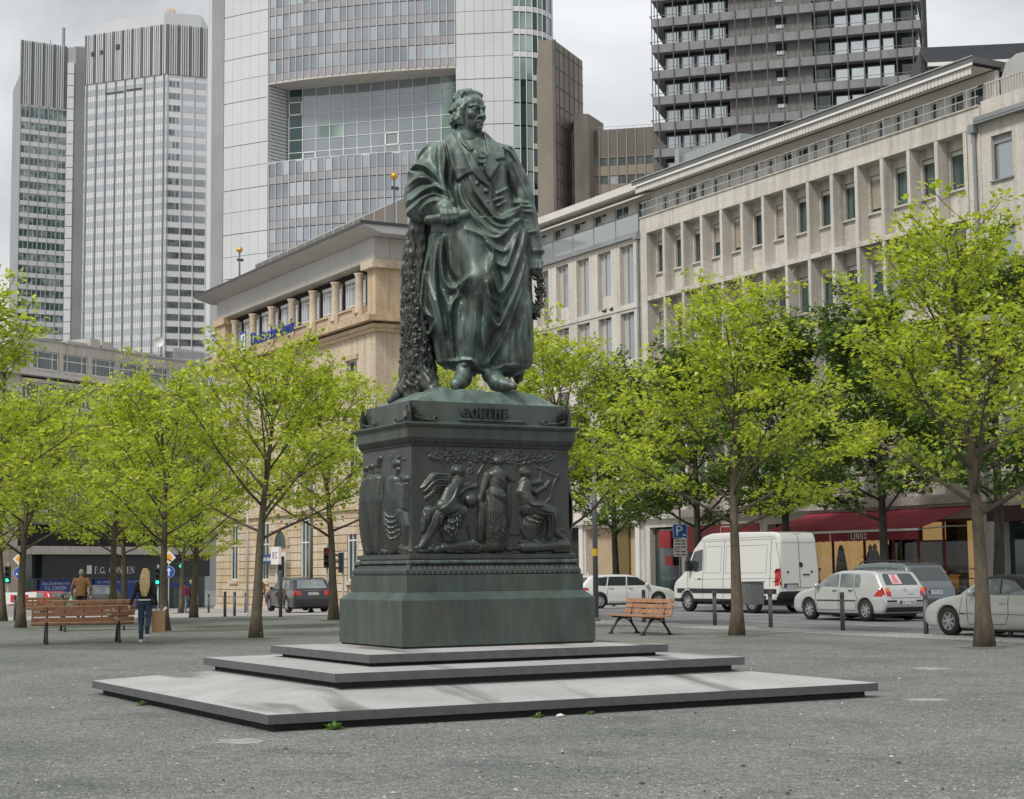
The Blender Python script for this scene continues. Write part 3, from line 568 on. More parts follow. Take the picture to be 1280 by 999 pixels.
# ------------------------------------------------------------------ the office house with the shop at far left
def conzen_house():
    B = thing('shop_building', 'flat roofed office building with wide window bays and a dark shop front with blue posters', 'building', (37.70, 149.15, 0), R(31.3))
    x0, x1 = -19, 19.4; P = 3.56; w = MB(); h1 = [(-10.8 + P * k, -7.75 + P * k, 19.1, 20.72) for k in range(8)]
    wall(w, -6.4, x1, 18.4, 21.6, 0, .5, [q for q in h1 if q[0] > -8]); w.box(-6.4, x1, .5, 14, -3, 21.5); w.box(x0, -6.42, .3, 14, -3, 20.3); w.box(x0, -6.42, 0, .3, 18.4, 20.3); w.box(x0, -5.1, 0, .5, 3.7, 18.4)
    w.build('wall', M['limestone'], B); MB().box(-6.5, x1 + .1, -.12, 14, 21.6, 21.75).build('roof', M['frieze'], B)
    for h in h1:
        if h[0] > -8: window(B, h[0], h[2], 3.05, 1.62, .15, 'white', 'glass_teal', (.2, .78), (.62,), .11)
    MB().box(x0, x1, -.5, 0, 18.45, 18.75).build('ledge', M['offwhite'], B); MB().box(-5.1, x1, -.2, .1, 17.9, 18.2).build('ledge', M['limestone'], B)
    gm = mat('dark_green_panel', (.012, .05, .048), .4)
    for z in (15.35, 12.3, 9.3, 6.3):
        for k in range(7):
            x = -5.0 + P * k
            if x > 16: continue
            window(B, x, z + .55, 3.35, 2.0, .05, 'white', 'glass_dark', (.18, .62), (), .13)
        ubox('spandrel_panel', 'glass_deep', B, -5.05, x1, .02, .1, z - .55, z + .5)
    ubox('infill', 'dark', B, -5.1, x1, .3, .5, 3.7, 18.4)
    for x in (-12, -7): MB().tube([(x, -.1, 4), (x, -.1, 18.4)], .14, 6).build('downpipe', M['dark_metal'], B)
    # roof plant room, screen and dish
    MB().box(4.2, 10, 3, 8, 21.7, 22.5).box(5.8, 7, 2.5, 6, 21.7, 22.95).box(7.4, 8.6, 2.6, 6, 21.7, 22.85).build('plant_room', M['frieze'], B); MB().box(2.8, 5, 2.4, 6, 21.7, 22.4).build('vent_box', M['grey_metal'], B)
    MB().box(10, 15, 2, 3, 22.1, 22.3).box(14.6, 15, 2, 2.4, 21.7, 22.5).build('duct', M['frieze'], B)
    d = MB().lathe([(.02, 0), (.3, .05), (.5, .17)], 14, cap=False).build('dish', M['white'], B, True, (13.6, 1.2, 23.4), (R(100), 0, R(-60))); MB().tube([(13.6, 1.3, 21.7), (13.6, 1.3, 23.4)], .06, 6).build('dish_mast', M['grey_metal'], B)
    sc = MB()
    for k in range(20): sc.box(15.2 + k * .32, 15.4 + k * .32, .8, .86, 21.75, 23.0)
    sc.build('roof_fence', M['grey_metal'], B)
    # shop floor
    MB().box(-5.2, x1, -.9, .2, 3.2, 3.9).build('canopy', M['limestone'], B); MB().box(-5.2, x1, .25, .3, -3, 3.3).build('shop_glass', M['glass_dark'], B)
    MB().box(-2.6, x1, -.35, .2, 1.15, 3.2).build('fascia', mat('black_fascia', (.02, .021, .022), .5), B)
    l = MB(); serif(l, 'F.G. CONZEN', 3.7, 1.5, .62, -.37, -.352, .1); l.build('lettering', M['white'], B); MB().box(2.75, 3.35, -.37, -.352, 1.5, 2.25).build('sign_mark', M['white'], B)
    blue = mat('poster_blue', (.010, .055, .30), .5)
    for a, b in ((-2.4, 2.6), (4.2, 7.8), (7.9, 12)):
        p = MB().box(a, b, .1, .22, -1.9, 1.05).build('poster', blue, B)
        if a < 0:
            for i, s in enumerate(('Das Sortiment von', 'F.G. CONZEN', 'ab sofort in der', 'Kaiserpassage')): text_mesh(s, .42, .004, M['white'], 'lettering', p, (-.5, .09, i * -.42 + .72))
        else: text_mesh('F.G. CONZEN ab 1920', .3, .004, M['white'], 'lettering', p, ((a + b) / 2, .09, .75))
    MB().box(13, 18, .1, .22, .2, .55).build('blue_strip', blue, B)
    MB().box(-8.2, -5.2, -.3, .2, -3, 3.6).build('pier', M['sand_pale'], B)
conzen_house()
# ------------------------------------------------------------------ the towers; their frames are turned like the street grid's far side
VZ = R(-28.946)
def vworld(a, d, z=0): return (a * math.cos(VZ) - d * math.sin(VZ), a * math.sin(VZ) + d * math.cos(VZ), z)
M['tower_pale'] = mat('pale_tower_panel', (.55, .565, .57), .45, (.62, .635, .64), .05)
M['tower_grey'] = mat('grey_tower_panel', (.27, .28, .28), .5, (.33, .34, .34), .08)
M['spandrel'] = mat('mauve_spandrel', (.31, .305, .32), .35, (.35, .345, .36), .1)
M['glass_sky'] = mat('sky_mirror_glass', (.50, .545, .535), .05, (.60, .64, .63), .09, metal=.85, spec=.8, detail=2)
M['tower_window'] = mat('tower_window', (.08, .09, .09), .06, (.19, .21, .21), .3, spec=.9, detail=2)
M['strip'] = mat('strip_grey', (.16, .19, .19), .6)
M['joint'] = mat('panel_joint', (.16, .17, .17), .7)
M['pale_band'] = mat('pale_glass_band', (.64, .645, .65), .3, (.72, .72, .725), .06)
def twin_tower():
    B = thing('skyscraper', 'far pale twin skyscraper with striped louvred crown at top left', 'skyscraper', (0, 0, 0), VZ)
    H = 152.3; r = random.Random(12)
    def face(p0, p1, fn):       # p0 left, p1 right in plan; children get an Empty free frame through rotation
        L = math.hypot(p1[0] - p0[0], p1[1] - p0[1]); a = math.atan2(p1[1] - p0[1], p1[0] - p0[0]); fn(p0, a, L)
    def put(mb, nm, m, p, a, kind=None):
        o = mb.build(nm, m, B, loc=(p[0], p[1], 0), rot=a)
        if kind: o['kind'] = kind
        return o
    c0, c1, c2, c3 = (-119.3, 470), (-94.3, 460), (-82.1, 464.6), (-60, 473)
    e0, e1, e2 = (-146, 492), (-138.3, 473), (-127.0, 479.5)
    mb = MB()
    for pl in ([c0, c1, c3, (-60, 520), (-119.3, 520)], [e0, e1, e2, (-118, 486), (-118, 520), (-146, 520)]):
        mb.prism(pl, -5, 138 if pl[0] == c0 else 134, 'z')
    mb.build('body', M['pale_band'], B)
    MB().prism([(-146.1, 492), e1, (-138.2, 480), (-146, 500)], -5, 143, 'z').build('side_wall', M['tower_grey'], B)
    MB().prism([(-127.1, 479.6), (-124.4, 479.0), (-118.5, 483), (-118.5, 500), (-127, 500)], -5, 152, 'z').build('service_shaft', M['tower_grey'], B)
    st = MB()
    for k in range(44): st.box(-126.6, -124.7, 478.6, 479.2, k * 3.42 - 3, k * 3.42 + .2)
    st.build('white_strip', M['tower_pale'], B)['kind'] = 'stuff'
    fl = 3.42
    # crown louvres
    def crown(p, a, L):
        mb = MB(); z0 = 138.1 if p == c0 or p == c1 else 133.8; z1 = H; mb.box(-.05, L + .05, .05, 1, z0, z1, 0)
        n = int(L / .62)
        for k in range(n): mb.box(k * L / n, k * L / n + .27 + .1 * (k % 3 == 0), -.35, .05, z0, z1, 1 if (k * 7) % 5 else 2)
        put(mb, 'louvre_crown', [M['tower_grey'], M['tower_pale'], M['joint']], p, a)
    for p, q in ((c0, c1), (c1, c3), (e1, e2)): face(p, q, crown)
    def strips(p, a, L):        # near block, left face: dark vertical strips between pale bands
        b = MB(); w = MB()
        for k in range(41):
            z = 138 - fl * (k + 1); b.box(.02, L - .02, -.06, .02, z, z + 1.75)
        put(b, 'glass_band', M['glass_sky_toned'], p, a)['kind'] = 'stuff'
        n = 9
        for k in range(n): x = .8 + k * (L - 1.6) / (n - 1); put(MB().box(x - .22, x + .22, -.22, .3, -5, H - .2), 'dark_strip', M['strip'], p, a)
        for k in range(36): x = .3 + k * (L - .6) / 35; w.box(x - .05, x + .05, -.12, .0, -5, 138)
        put(w, 'glazing_bar', M['tower_pale'], p, a)['kind'] = 'stuff'
        put(MB().box(7, 13, -.3, .0, 134.6, 134.9).box(14, 19, -.3, 0, 134.8, 135.1), 'cradle_rail', M['dark_metal'], p, a)
        put(MB().box(2.2, 3.2, -.5, 0, 146, 147.2).box(5.2, 6, -.5, 0, 146.2, 147.3).box(10.4, 11.6, -.6, 0, 147, 148.3), 'roof_crane', M['dark_metal'], p, a)
    face(c0, c1, strips)
    def bands(p, a, L):         # near block, right face
        b = MB(); d = MB(); w = MB()
        for k in range(41):
            z = 138 - fl * (k + 1); low = z < 94
            b.box(.02, L, -.05, .02, z, z + 1.8)
            for g in range(9):
                x = .5 + g * 3.5
                for j in range(3):
                    xx = x + .2 + j * 1.05
                    if low or (xx < 3.2 and r.random() < .85): d.box(xx, xx + (.95 if low else .95 * r.uniform(.4, 1)), -.1, -.04, z + .1, z + 1.7)
        put(b, 'glass_band', M['glass_sky_toned'], p, a)['kind'] = 'stuff'; put(d, 'window', M['tower_window'], p, a)['kind'] = 'stuff'
        for k in range(12): x = .45 + k * 3.5 if k else .1; put(MB().box(x - .12, x + .12, -.3, 0, -5, 138), 'mullion', M['tower_pale'], p, a)
    face(c1, c3, bands)
    def left(p, a, L):
        d = MB(); w = MB()
        for k in range(40):
            z = 133.5 - fl * (k + 1) + (0 if k else .0)
            for g in range(5):
                for j in range(2):
                    x = .3 + g * 2.62 + j * 1.2
                    if x + 1 < L: d.box(x, x + 1.05, -.03, .04, z, z + (2.0 if k else 3.2))
        put(d, 'window', M['glass_green2'], p, a)['kind'] = 'stuff'
        for k in range(40): z = 133.5 - fl * (k + 1); w.box(0, L, -.12, .0, z - 1.3, z - .1)
        put(w, 'spandrel_band', M['tower_pale'], p, a)['kind'] = 'stuff'
        for g in range(6): x = .12 + g * 2.62; put(MB().box(x - .1, x + .1, -.2, 0, -5, 133.8), 'mullion', M['tower_grey'], p, a)
    M['glass_green2'] = mat('patchy_green_glass', (.055, .10, .095), .06, (.26, .32, .31), .35, spec=.8, detail=3, lo=.45, hi=.6)
    face(e1, e2, left)
    # roof boxes and masts
    MB().prism([(-117, 472), (-95.7, 463), (-86, 466), (-86, 480), (-117, 482)], 150, 156.6, 'z').build('plant_room', M['tower_pale'], B)
    MB().box(-127, -118, 488, 500, 150, 155).build('plant_room', M['tower_grey'], B)
    MB().box(-96.5, -94.5, 470, 472, 156, 160).box(-94.2, -92.8, 470, 472, 156, 158.5).build('chimney', M['sand_pale'], B)
    MB().tube([(-128.8, 482, 150), (-128.8, 482, 158.6)], .55, 6).tube([(-132.5, 482, 150), (-132.5, 482, 155)], .12, 5).tube([(-123, 490, 153), (-123, 490, 158)], .3, 5).tube([(-121.5, 490, 153), (-121.5, 490, 158.5)], .35, 5).build('antenna', M['tower_grey'], B)
twin_tower()
M['glass_atrium'] = mat('atrium_glass', (.26, .30, .315), .06, (.36, .40, .415), .06, (1, 1, .4), metal=.4, spec=.8, detail=3)
def curved_tower():
    B = thing('skyscraper', 'huge pale grey skyscraper with curved front, atrium opening and green glass corner behind the bank', 'skyscraper', (0, 0, 0), VZ)
    r = random.Random(21)
    # plan curve from left to right as (a, d)
    P = [(-57.8, 320.0), (-56.6, 318.0), (-54.0, 316.4), (-49.5, 313.7), (-44.9, 311.2), (-38.5, 308.3), (-32.5, 306.3), (-26.4, 304.6), (-20.5, 303.2), (-15, 302.2), (-9.6, 301.4), (-4.4, 300.7), (.7, 300.2), (2.6, 300.3), (4.3, 300.8), (5.9, 301.9), (7.1, 303.4), (7.9, 305.3), (8.2, 308)]
    cum = [0]
    for a, b in zip(P, P[1:]): cum.append(cum[-1] + math.hypot(b[0] - a[0], b[1] - a[1]))
    def at(s):
        s = min(max(s, 0), cum[-1] - 1e-6)
        for i in range(len(P) - 1):
            if cum[i] <= s <= cum[i + 1]:
                t = (s - cum[i]) / (cum[i + 1] - cum[i]); a, b = P[i], P[i + 1]
                return (a[0] + (b[0] - a[0]) * t, a[1] + (b[1] - a[1]) * t)
    def sat(i): return cum[i]
    ZT = 122; Z0 = 30; fl = 4.2
    core = MB().prism([(x, y + 1.2) for x, y in P] + [(8, 360), (-58, 360)], -5, 76.4, 'z').prism([(x, y + 1.2) for x, y in P] + [(8, 360), (-58, 360)], 92.4, ZT + 20, 'z')
    core.prism([(x, y + 1.2) for x, y in P[:5]] + [(-41, 316), (-41, 360), (-58, 360)], 76.4, 92.4, 'z').prism([(x, y + 1.2) for x, y in P[10:]] + [(8, 360), (-9.6, 360)], 76.4, 92.4, 'z')
    core.build('core', M['joint'], B)
    def panel(nm, m, s0, s1, z0, z1, out=0., cache={}):
        p, q = at(s0), at(s1); L = math.hypot(q[0] - p[0], q[1] - p[1]); a = math.atan2(q[1] - p[1], q[0] - p[0])
        k = (m, nm)
        if k not in cache: cache[k] = MB().box(0, 1, 0, 1, 0, 1).mesh(nm, M[m])
        return inst(nm, cache[k], B, (p[0] + math.sin(a) * out, p[1] - math.cos(a) * out, z0), a, (L, 1.0, z1 - z0))
    # rounded left edge, piers of pale panels
    for i in range(0, 2):
        panel('edge_panel', 'tower_grey' if i % 2 else 'tower_pale', sat(i), sat(i + 1) - .05, Z0, ZT + 10)
    for (sa, sb, n, zb) in ((sat(2) + .05, sat(4), 5, 0), (sat(10), sat(12), 6, 0)):
        w = (sb - sa) / n; zs = [76.8 - fl * k for k in range(0, 12)][::-1] + [76.8 + fl * k for k in range(1, 12)]
        for z in zs:
            for k in range(n): panel('facade_panel', 'tower_pale', sa + k * w + .02, sa + (k + 1) * w - .02, z + (.1 if round((z - 76.8) / fl) % 2 else .05), z + fl - .04, .01 * r.random())
    # office floors
    sa, sb = sat(4) + .25, sat(10) - .1; n = 25; w = (sb - sa) / n
    rows = [76.8 - fl * (k + 1) for k in range(6)] + [92.0 + fl * k for k in range(5)]
    for z in rows:
        for k in range(n):
            blank = (k % 9) in (2,) and r.random() < .9
            panel('spandrel_panel', 'spandrel', sa + k * w + .04, sa + (k + 1) * w - .04, z + .12, z + 1.55, .02)
            panel('window', 'spandrel' if blank else ('glass_grey' if r.random() < .6 else 'glass_sky_toned'), sa + k * w + .07, sa + (k + 1) * w - .07, z + 1.62, z + fl - .02, .0)
    bars = MB()
    for k in range(n + 1):
        p = at(sa + k * w)
        for z0, z1 in ((34, 76.7), (92.1, 122)): bars.box(p[0] - .07, p[0] + .07, p[1] - .22, p[1] + .1, z0, z1)
    bars.build('mullion', M['tower_pale'], B)['kind'] = 'stuff'
    # atrium opening: soffit, floor, louvred cheek, glazing set back
    A0, A1 = P[4], P[10]
    MB().prism([P[i] for i in range(4, 11)] + [(-9.6, 309), (-41, 318)], 91.7, 92.1, 'z').build('soffit', M['limestone'], B)
    MB().prism([P[i] for i in range(4, 11)] + [(-9.6, 309), (-41, 318)], 76.5, 76.9, 'z').build('atrium_floor', M['tower_pale'], B)
    ck = MB(); a = Vector((*A0, 0)); b = Vector((-41.3, 315.8, 0))
    for k in range(22): z = 77.2 + k * .66; ck.prism([(a.x, a.y), (b.x, b.y), (b.x - .6, b.y + .6), (a.x - .6, a.y + .6)], z, z + .5, 'z')
    ck.build('louvre_cheek', M['tower_pale'], B)['kind'] = 'stuff'
    g0, g1 = (-41.4, 314.8), (-9.8, 305.6); nc = 12; fr = MB(); L = math.hypot(g1[0] - g0[0], g1[1] - g0[1]); an = math.atan2(g1[1] - g0[1], g1[0] - g0[0])
    gz_ = [76.9, 79.5, 81.9, 84.3, 86.7, 89.2, 91.7]
    gp = {m: MB().box(0, 1, 0, .3, 0, 1).mesh('pane', M[m]) for m in ('glass_atrium', 'glass_green', 'glass_deep')}
    G = inst('atrium_glazing', None, B, (g0[0], g0[1], 0), an)
    for i in range(nc):
        x0, x1 = L * i / nc, L * (i + 1) / nc; fr.box(x0 - .06, x0 + .06, -.12, .05, 76.9, 91.7)
        for j in range(6): inst('pane', gp['glass_deep' if i == 0 else ('glass_green' if r.random() < .04 or i > 10 else 'glass_atrium')], G, (x0 + .1, 0, gz_[j] + .08), 0, (x1 - x0 - .2, 1, gz_[j + 1] - gz_[j] - .16))
    for z in gz_: fr.box(0, L, -.1, .02, z - .05, z + .05)
    for i, j in ((1, 0), (7, 1), (0, 4)): x0, x1 = L * i / nc, L * (i + 1) / nc; fr.box(x0, x0 + .25, -.2, -.1, gz_[j], gz_[j + 1]).box(x1 - .25, x1, -.2, -.1, gz_[j], gz_[j + 1]).box(x0, x1, -.2, -.1, gz_[j + 1] - .2, gz_[j + 1]).box(x0, x1, -.2, -.1, gz_[j], gz_[j] + .2)
    fr.build('glazing_bar', M['white'], G)
    # green glass corner
    sa, sb = sat(12) + .1, sat(17); n = 8; w = (sb - sa) / n
    for k in range(-4, 13):
        z = 76.8 + fl * k - .4
        for i in range(n):
            m = ('glass_green', 'glass_green', 'glass_green', 'glass_deep', 'glass_green', 'glass_deep', 'glass_sky_toned', 'glass_deep')[i] if i > 2 or k > 3 else ('glass_deep' if i == 1 and k < 3 else 'glass_green')
            big = i < 3 and k < 4
            panel('corner_pane', m, sa + i * w + .06, sa + (i + 1) * w - .06, z + (.15 if big else 1.2), z + fl - .1, 0)
            if not big: panel('corner_spandrel', 'pale_band', sa + i * w + .03, sa + (i + 1) * w - .03, z + .1, z + 1.1, .02)
    cb = MB()
    for i in range(n + 1): p = at(sa + i * w); cb.box(p[0] - .06, p[0] + .06, p[1] - .12, p[1] + .15, 58, 130)
    cb.build('mullion', M['white'], B)['kind'] = 'stuff'
    panel('edge_panel', 'tower_pale', sat(17), sat(18), Z0, ZT + 10, .05)
curved_tower()
def brown_block():
    B = thing('concrete_building', 'stepped brown concrete building in the gap right of the huge curved skyscraper', 'building', (0, 0, 0), VZ)
    m = mat('brown_concrete', (.13, .115, .10), .8, (.19, .17, .15), .25, (1, 1, .3)); m2 = mat('concrete_side', (.24, .205, .165), .8, (.31, .27, .22), .2, (1, 1, .3)); M['brown_c'] = m; M['brown_s'] = m2
    MB().prism([(5, 280), (7.7, 280), (12.9, 292), (5, 300)], -5, 89.9, 'z').build('tower_wall', m2, B); MB().prism([(7.3, 279.9), (7.75, 279.9), (8.0, 280.6), (7.3, 280.6)], -5, 90.0, 'z').build('tower_edge', m, B)
    # slab joints on the tower side
    j = MB()
    for k in range(12): z = 88.5 - k * 3.2; j.prism([(7.9, 280.4), (12.95, 292), (13.0, 292), (7.95, 280.3)], z, z + .12, 'z')
    for t in (.15, .32, .5, .67, .84): x, y = 7.7 + 5.2 * t, 280 + 12 * t; j.box(x + .0, x + .1, y - .1, y, 50, 89.8)
    j.build('slab_joint', M['joint'], B)
    MB().box(10.9, 13.3, 281.5, 290, -5, 77.6).build('middle_block', m, B); MB().prism([(13.3, 281.5), (16.2, 288), (16, 292), (13.3, 292)], -5, 77.6, 'z').build('middle_block_side', m2, B)
    p0, p1 = (10.6, 284.5), (24.6, 281.5); L = math.hypot(p1[0] - p0[0], p1[1] - p0[1]); a = math.atan2(p1[1] - p0[1], p1[0] - p0[0])
    F = inst('front_block', None, B, (p0[0], p0[1], 0), a)
    w = MB(); hs = []
    for k in range(6):
        z = 70.1 - 3.1 * k
        for i in range(9): hs.append((.12 + i * 1.55, .12 + i * 1.55 + 1.3, z - 1.1, z + .35))
    wall(w, 0, L, 30, 70.6, 0, .5, hs); w.build('window_wall', m2, F); MB().box(0, L, .0, .5, 70.6, 75.3).build('blank_storey', m, F); MB().box(0, L, .5, 12, 0, 75.2).build('body', M['dark'], F)
    for h in hs: inst('window', MB().box(0, 1.3, .2, .3, 0, 1.45).mesh('window', M['glass_dark' if rng.random() < .7 else 'glass_grey']), F, (h[0], 0, h[2]))
    pil = MB().box(-.1, .1, -.12, 0, 0, 1).mesh('pilaster', m2)
    for i in range(10): inst('pilaster', pil, F, (.05 + i * 1.55, 0, 55), 0, (1, 1, 20.3))
    rl = MB().tube([(0, .6, 75.9), (L, .6, 75.9)], .04, 4)
    for i in range(12): rl.tube([(i * L / 11, .6, 75.2), (i * L / 11, .6, 75.9)], .03, 4)
    rl.build('roof_railing', M['grey_metal'], F)
    MB().prism([(24.6, 281.5), (27, 286), (26, 292), (24, 292)], -5, 75.3, 'z').build('side_wall', m2, B)
brown_block()
def banded_tower():
    a = math.atan2(-9.9, 34.2)
    B = thing('skyscraper', 'dark grey banded concrete high-rise with balcony ledges at upper right', 'skyscraper', vworld(19.7, 228.4), VZ + a)
    conc = mat('dark_concrete', (.15, .147, .14), .8, (.195, .19, .182), .5, (1, 1, .25), fine=3); fas = mat('ledge_concrete', (.195, .198, .20), .75, (.25, .252, .252), .6, (1, 1, .3), fine=4)
    M['conc'] = conc; M['fas'] = fas; L = 35.4; fl = 3.64; r = random.Random(9); D = 17
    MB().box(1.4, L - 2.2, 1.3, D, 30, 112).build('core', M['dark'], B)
    z0 = 71.6 - 9 * fl
    for k in range(20):
        z = z0 + k * fl
        MB().box(0, L, -.2, 1.3, z, z + 1.15).box(L - .001, L + .4, -.2, D, z, z + 1.15).box(-.02, 1.4, .0, D, z + .02, z + 1.1).build('ledge', fas, B)
        MB().box(-.2, L + .2, -.33, -.28, z + 1.45, z + 1.53).box(-.3, -.2, -.35, 4, z + 1.45, z + 1.53).build('ledge_rail', conc, B)
        for i in range(4):
            x = 1.6 + i * 2.15; f = window(B, x, z + 1.2, 2.0, fl - 1.75, .9, 'gun', 'glass_sky', (.1, .9) if i % 2 else (.12,), (), .12)
        for i in range(5): ubox('concrete_panel', 'conc', B, 10.4 + i * 2.25, 10.4 + i * 2.25 + 2.21, .75, 1.3, z + 1.16, z + fl - .02)
        ubox('dark_niche', 'dark', B, 16.7, 18.2, .68, .76, z + 2.6, z + 3.5)
        window(B, 16.8, z + 2.0, 1.1, .62, .66, 'gun', 'glass_sky', (.4,), (), .06)
        window(B, 21.9, z + 1.2, 1.9, 2.3, 1.1, 'gun', 'glass_dark', (), (), .06)
        for i in range(4): window(B, 24.5 + i * 2.1, z + 1.2, 1.9 if i < 3 else 1.5, fl - 1.75, .9, 'gun', 'glass_sky', (), (), .1)
    pm = MB().box(0, .11, -.42, -.3, 0, 1).mesh('post', M['gun'])
    for i in range(17): inst('post', pm, B, (.8 + i * 2.12, 0, 36), 0, (1, 1, 76))
    for x, y in ((-.15, .6), (-.15, 2.6), (-.15, 4.6)): inst('post', pm, B, (x, y, 36), 0, (1, 1, 76))
    for i in range(8): inst('post', pm, B, (L + .5, 1.2 + i * 2.1, 36), 0, (1.5, 1.5, 76))
    MB().box(L - 2.2, L - .3, 1.6, D, 30, 112).build('side_glazing', M['glass_dark'], B)
banded_tower()
# ------------------------------------------------------------------ sculpting: signed distance fields meshed with surface nets
class Sculpt:
    def __init__(s, lo, hi, h):
        s.h = h; s.lo = np.array(lo, float); n = np.ceil((np.array(hi) - s.lo) / h).astype(int) + 1; s.n = n
        s.f = np.full(tuple(n), 9e3, np.float32); s.m = np.zeros(tuple(n), np.uint8)
        s.ax = [s.lo[i] + h * np.arange(n[i]) for i in range(3)]
    def _win(s, a, b):
        i0 = np.clip(np.floor((np.array(a) - s.lo) / s.h).astype(int), 0, s.n); i1 = np.clip(np.ceil((np.array(b) - s.lo) / s.h).astype(int) + 1, 0, s.n)
        sl = tuple(slice(a_, b_) for a_, b_ in zip(i0, i1)); x = s.ax[0][sl[0]][:, None, None]; y = s.ax[1][sl[1]][None, :, None]; z = s.ax[2][sl[2]][None, None, :]
        return sl, x, y, z
    def put(s, sl, d, k, m, sub=False):
        if d.size == 0: return
        a = s.f[sl]
        if sub:
            d = -d; h = np.clip(.5 - .5 * (a - d) / k, 0, 1) if k else (a < d); s.f[sl] = (a * (1 - h) + d * h + k * h * (1 - h)) if k else np.maximum(a, d)
        else:
            if m is not None: s.m[sl] = np.where(d < a, m, s.m[sl])
            if k: h = np.clip(.5 + .5 * (a - d) / k, 0, 1); s.f[sl] = a * (1 - h) + d * h - k * h * (1 - h)
            else: s.f[sl] = np.minimum(a, d)
    def chain(s, pts, k=.02, m=None, ys=1., sub=False):
        """capsules with changing radius through points (x, y, z, r); ys flattens in y"""
        for a, b in zip(pts, pts[1:]):
            a = np.array(a, float); b = np.array(b, float); rr = max(a[3], b[3]) + 2 * k + 3 * s.h; e = np.array([rr, rr * max(ys, 1 / ys if ys < 1 else ys) if False else rr, rr])
            sl, x, y, z = s._win(np.minimum(a, b)[:3] - e, np.maximum(a, b)[:3] + e)
            d = b[:3] - a[:3]; d2 = max(d[0] ** 2 + (d[1] / ys) ** 2 + d[2] ** 2, 1e-9); px, py, pz = x - a[0], (y - a[1]) / ys, z - a[2]
            t = np.clip((px * d[0] + py * d[1] / ys + pz * d[2]) / d2, 0, 1)
            q = np.sqrt((px - t * d[0]) ** 2 + (py - t * d[1] / ys) ** 2 + (pz - t * d[2]) ** 2) - (a[3] + (b[3] - a[3]) * t)
            s.put(sl, q.astype(np.float32), k, m, sub)
    def ball(s, c, r, k=.02, m=None, sub=False, rot=0):
        r = np.array(r if hasattr(r, '__len__') else (r, r, r), float); e = max(r) + 2 * k + 3 * s.h
        sl, x, y, z = s._win(np.array(c) - e, np.array(c) + e); x, y, z = x - c[0], y - c[1], z - c[2]
        if rot: x, y = x * math.cos(rot) + y * math.sin(rot), y * math.cos(rot) - x * math.sin(rot)
        q = np.sqrt((x / r[0]) ** 2 + (y / r[1]) ** 2 + (z / r[2]) ** 2); g = np.sqrt((x / r[0] ** 2) ** 2 + (y / r[1] ** 2) ** 2 + (z / r[2] ** 2) ** 2) + 1e-6
        s.put(sl, np.where(q < .3, (q - 1) * min(r), q * (q - 1) / g).astype(np.float32), k, m, sub)
    def block(s, a, b, rad=.0, k=.0, m=None, sub=False):
        e = 2 * k + 3 * s.h; sl, x, y, z = s._win(np.array(a) - e, np.array(b) + e); c = (np.array(a) + np.array(b)) / 2; hf = (np.array(b) - np.array(a)) / 2 - rad
        dx, dy, dz = np.abs(x - c[0]) - hf[0], np.abs(y - c[1]) - hf[1], np.abs(z - c[2]) - hf[2]
        q = np.sqrt(np.maximum(dx, 0) ** 2 + np.maximum(dy, 0) ** 2 + np.maximum(dz, 0) ** 2) + np.minimum(np.maximum(np.maximum(dx, dy), dz), 0) - rad
        s.put(sl, q.astype(np.float32), k, m, sub)
    def stack(s, rows, k=.0, m=None, p=2.):
        """elliptic (or p-norm) sections (z, x0, x1, y0, y1) stacked upward"""
        rows = sorted(rows); Z = [r[0] for r in rows]; mar = 3 * s.h + 2 * k
        sl, x, y, z = s._win((min(r[1] for r in rows) - mar, min(r[3] for r in rows) - mar, Z[0] - mar), (max(r[2] for r in rows) + mar, max(r[4] for r in rows) + mar, Z[-1] + mar))
        zz = s.ax[2][sl[2]]; I = [np.interp(zz, Z, [r[i] for r in rows])[None, None, :] for i in range(1, 5)]
        cx, hx, cy, hy = (I[0] + I[1]) / 2, (I[1] - I[0]) / 2, (I[2] + I[3]) / 2, (I[3] - I[2]) / 2
        q = (np.abs((x - cx) / hx) ** p + np.abs((y - cy) / hy) ** p) ** (1 / p); d = (q - 1) * np.minimum(hx, hy)
        d = np.maximum(d, np.maximum(Z[0] - z, z - Z[-1])); s.put(sl, d.astype(np.float32), k, m)
    def push(s, D, y1=0., soft=0., y0=-1e9):
        """move the surface outward by the painted map D(x, z) where y < y1"""
        y = s.ax[1]; w = np.clip((y1 - y) / max(soft, 1e-6), 0, 1) * (y > y0); s.f -= (D[:, None, :] * w[None, :, None]).astype(np.float32)
    def mesh(s, scale=1.):
        f = np.where(s.f == 0, 1e-6, s.f); S_ = f < 0; n = s.n
        c = np.zeros(tuple(n - 1), np.int8)
        for i in (0, 1):
            for j in (0, 1):
                for k in (0, 1): c += S_[i:n[0] - 1 + i, j:n[1] - 1 + j, k:n[2] - 1 + k]
        act = np.argwhere((c > 0) & (c < 8)); idx = np.full(tuple(n - 1), -1, np.int32); idx[tuple(act.T)] = np.arange(len(act))
        pos = np.zeros((len(act), 3)); cnt = np.zeros(len(act)); A = act
        for ax in range(3):
            o = [a for a in range(3) if a != ax]
            for u_ in (0, 1):
                for v_ in (0, 1):
                    a = A.copy(); a[:, o[0]] += u_; a[:, o[1]] += v_; b = a.copy(); b[:, ax] += 1
                    fa, fb = f[tuple(a.T)], f[tuple(b.T)]; ok = (fa < 0) != (fb < 0); t = np.where(ok, fa / np.where(ok, fa - fb, 1), 0)
                    q = a.astype(float); q[:, ax] += t; pos += np.where(ok[:, None], q, 0); cnt += ok
        pos = (pos / cnt[:, None]) * s.h + s.lo
        F = []
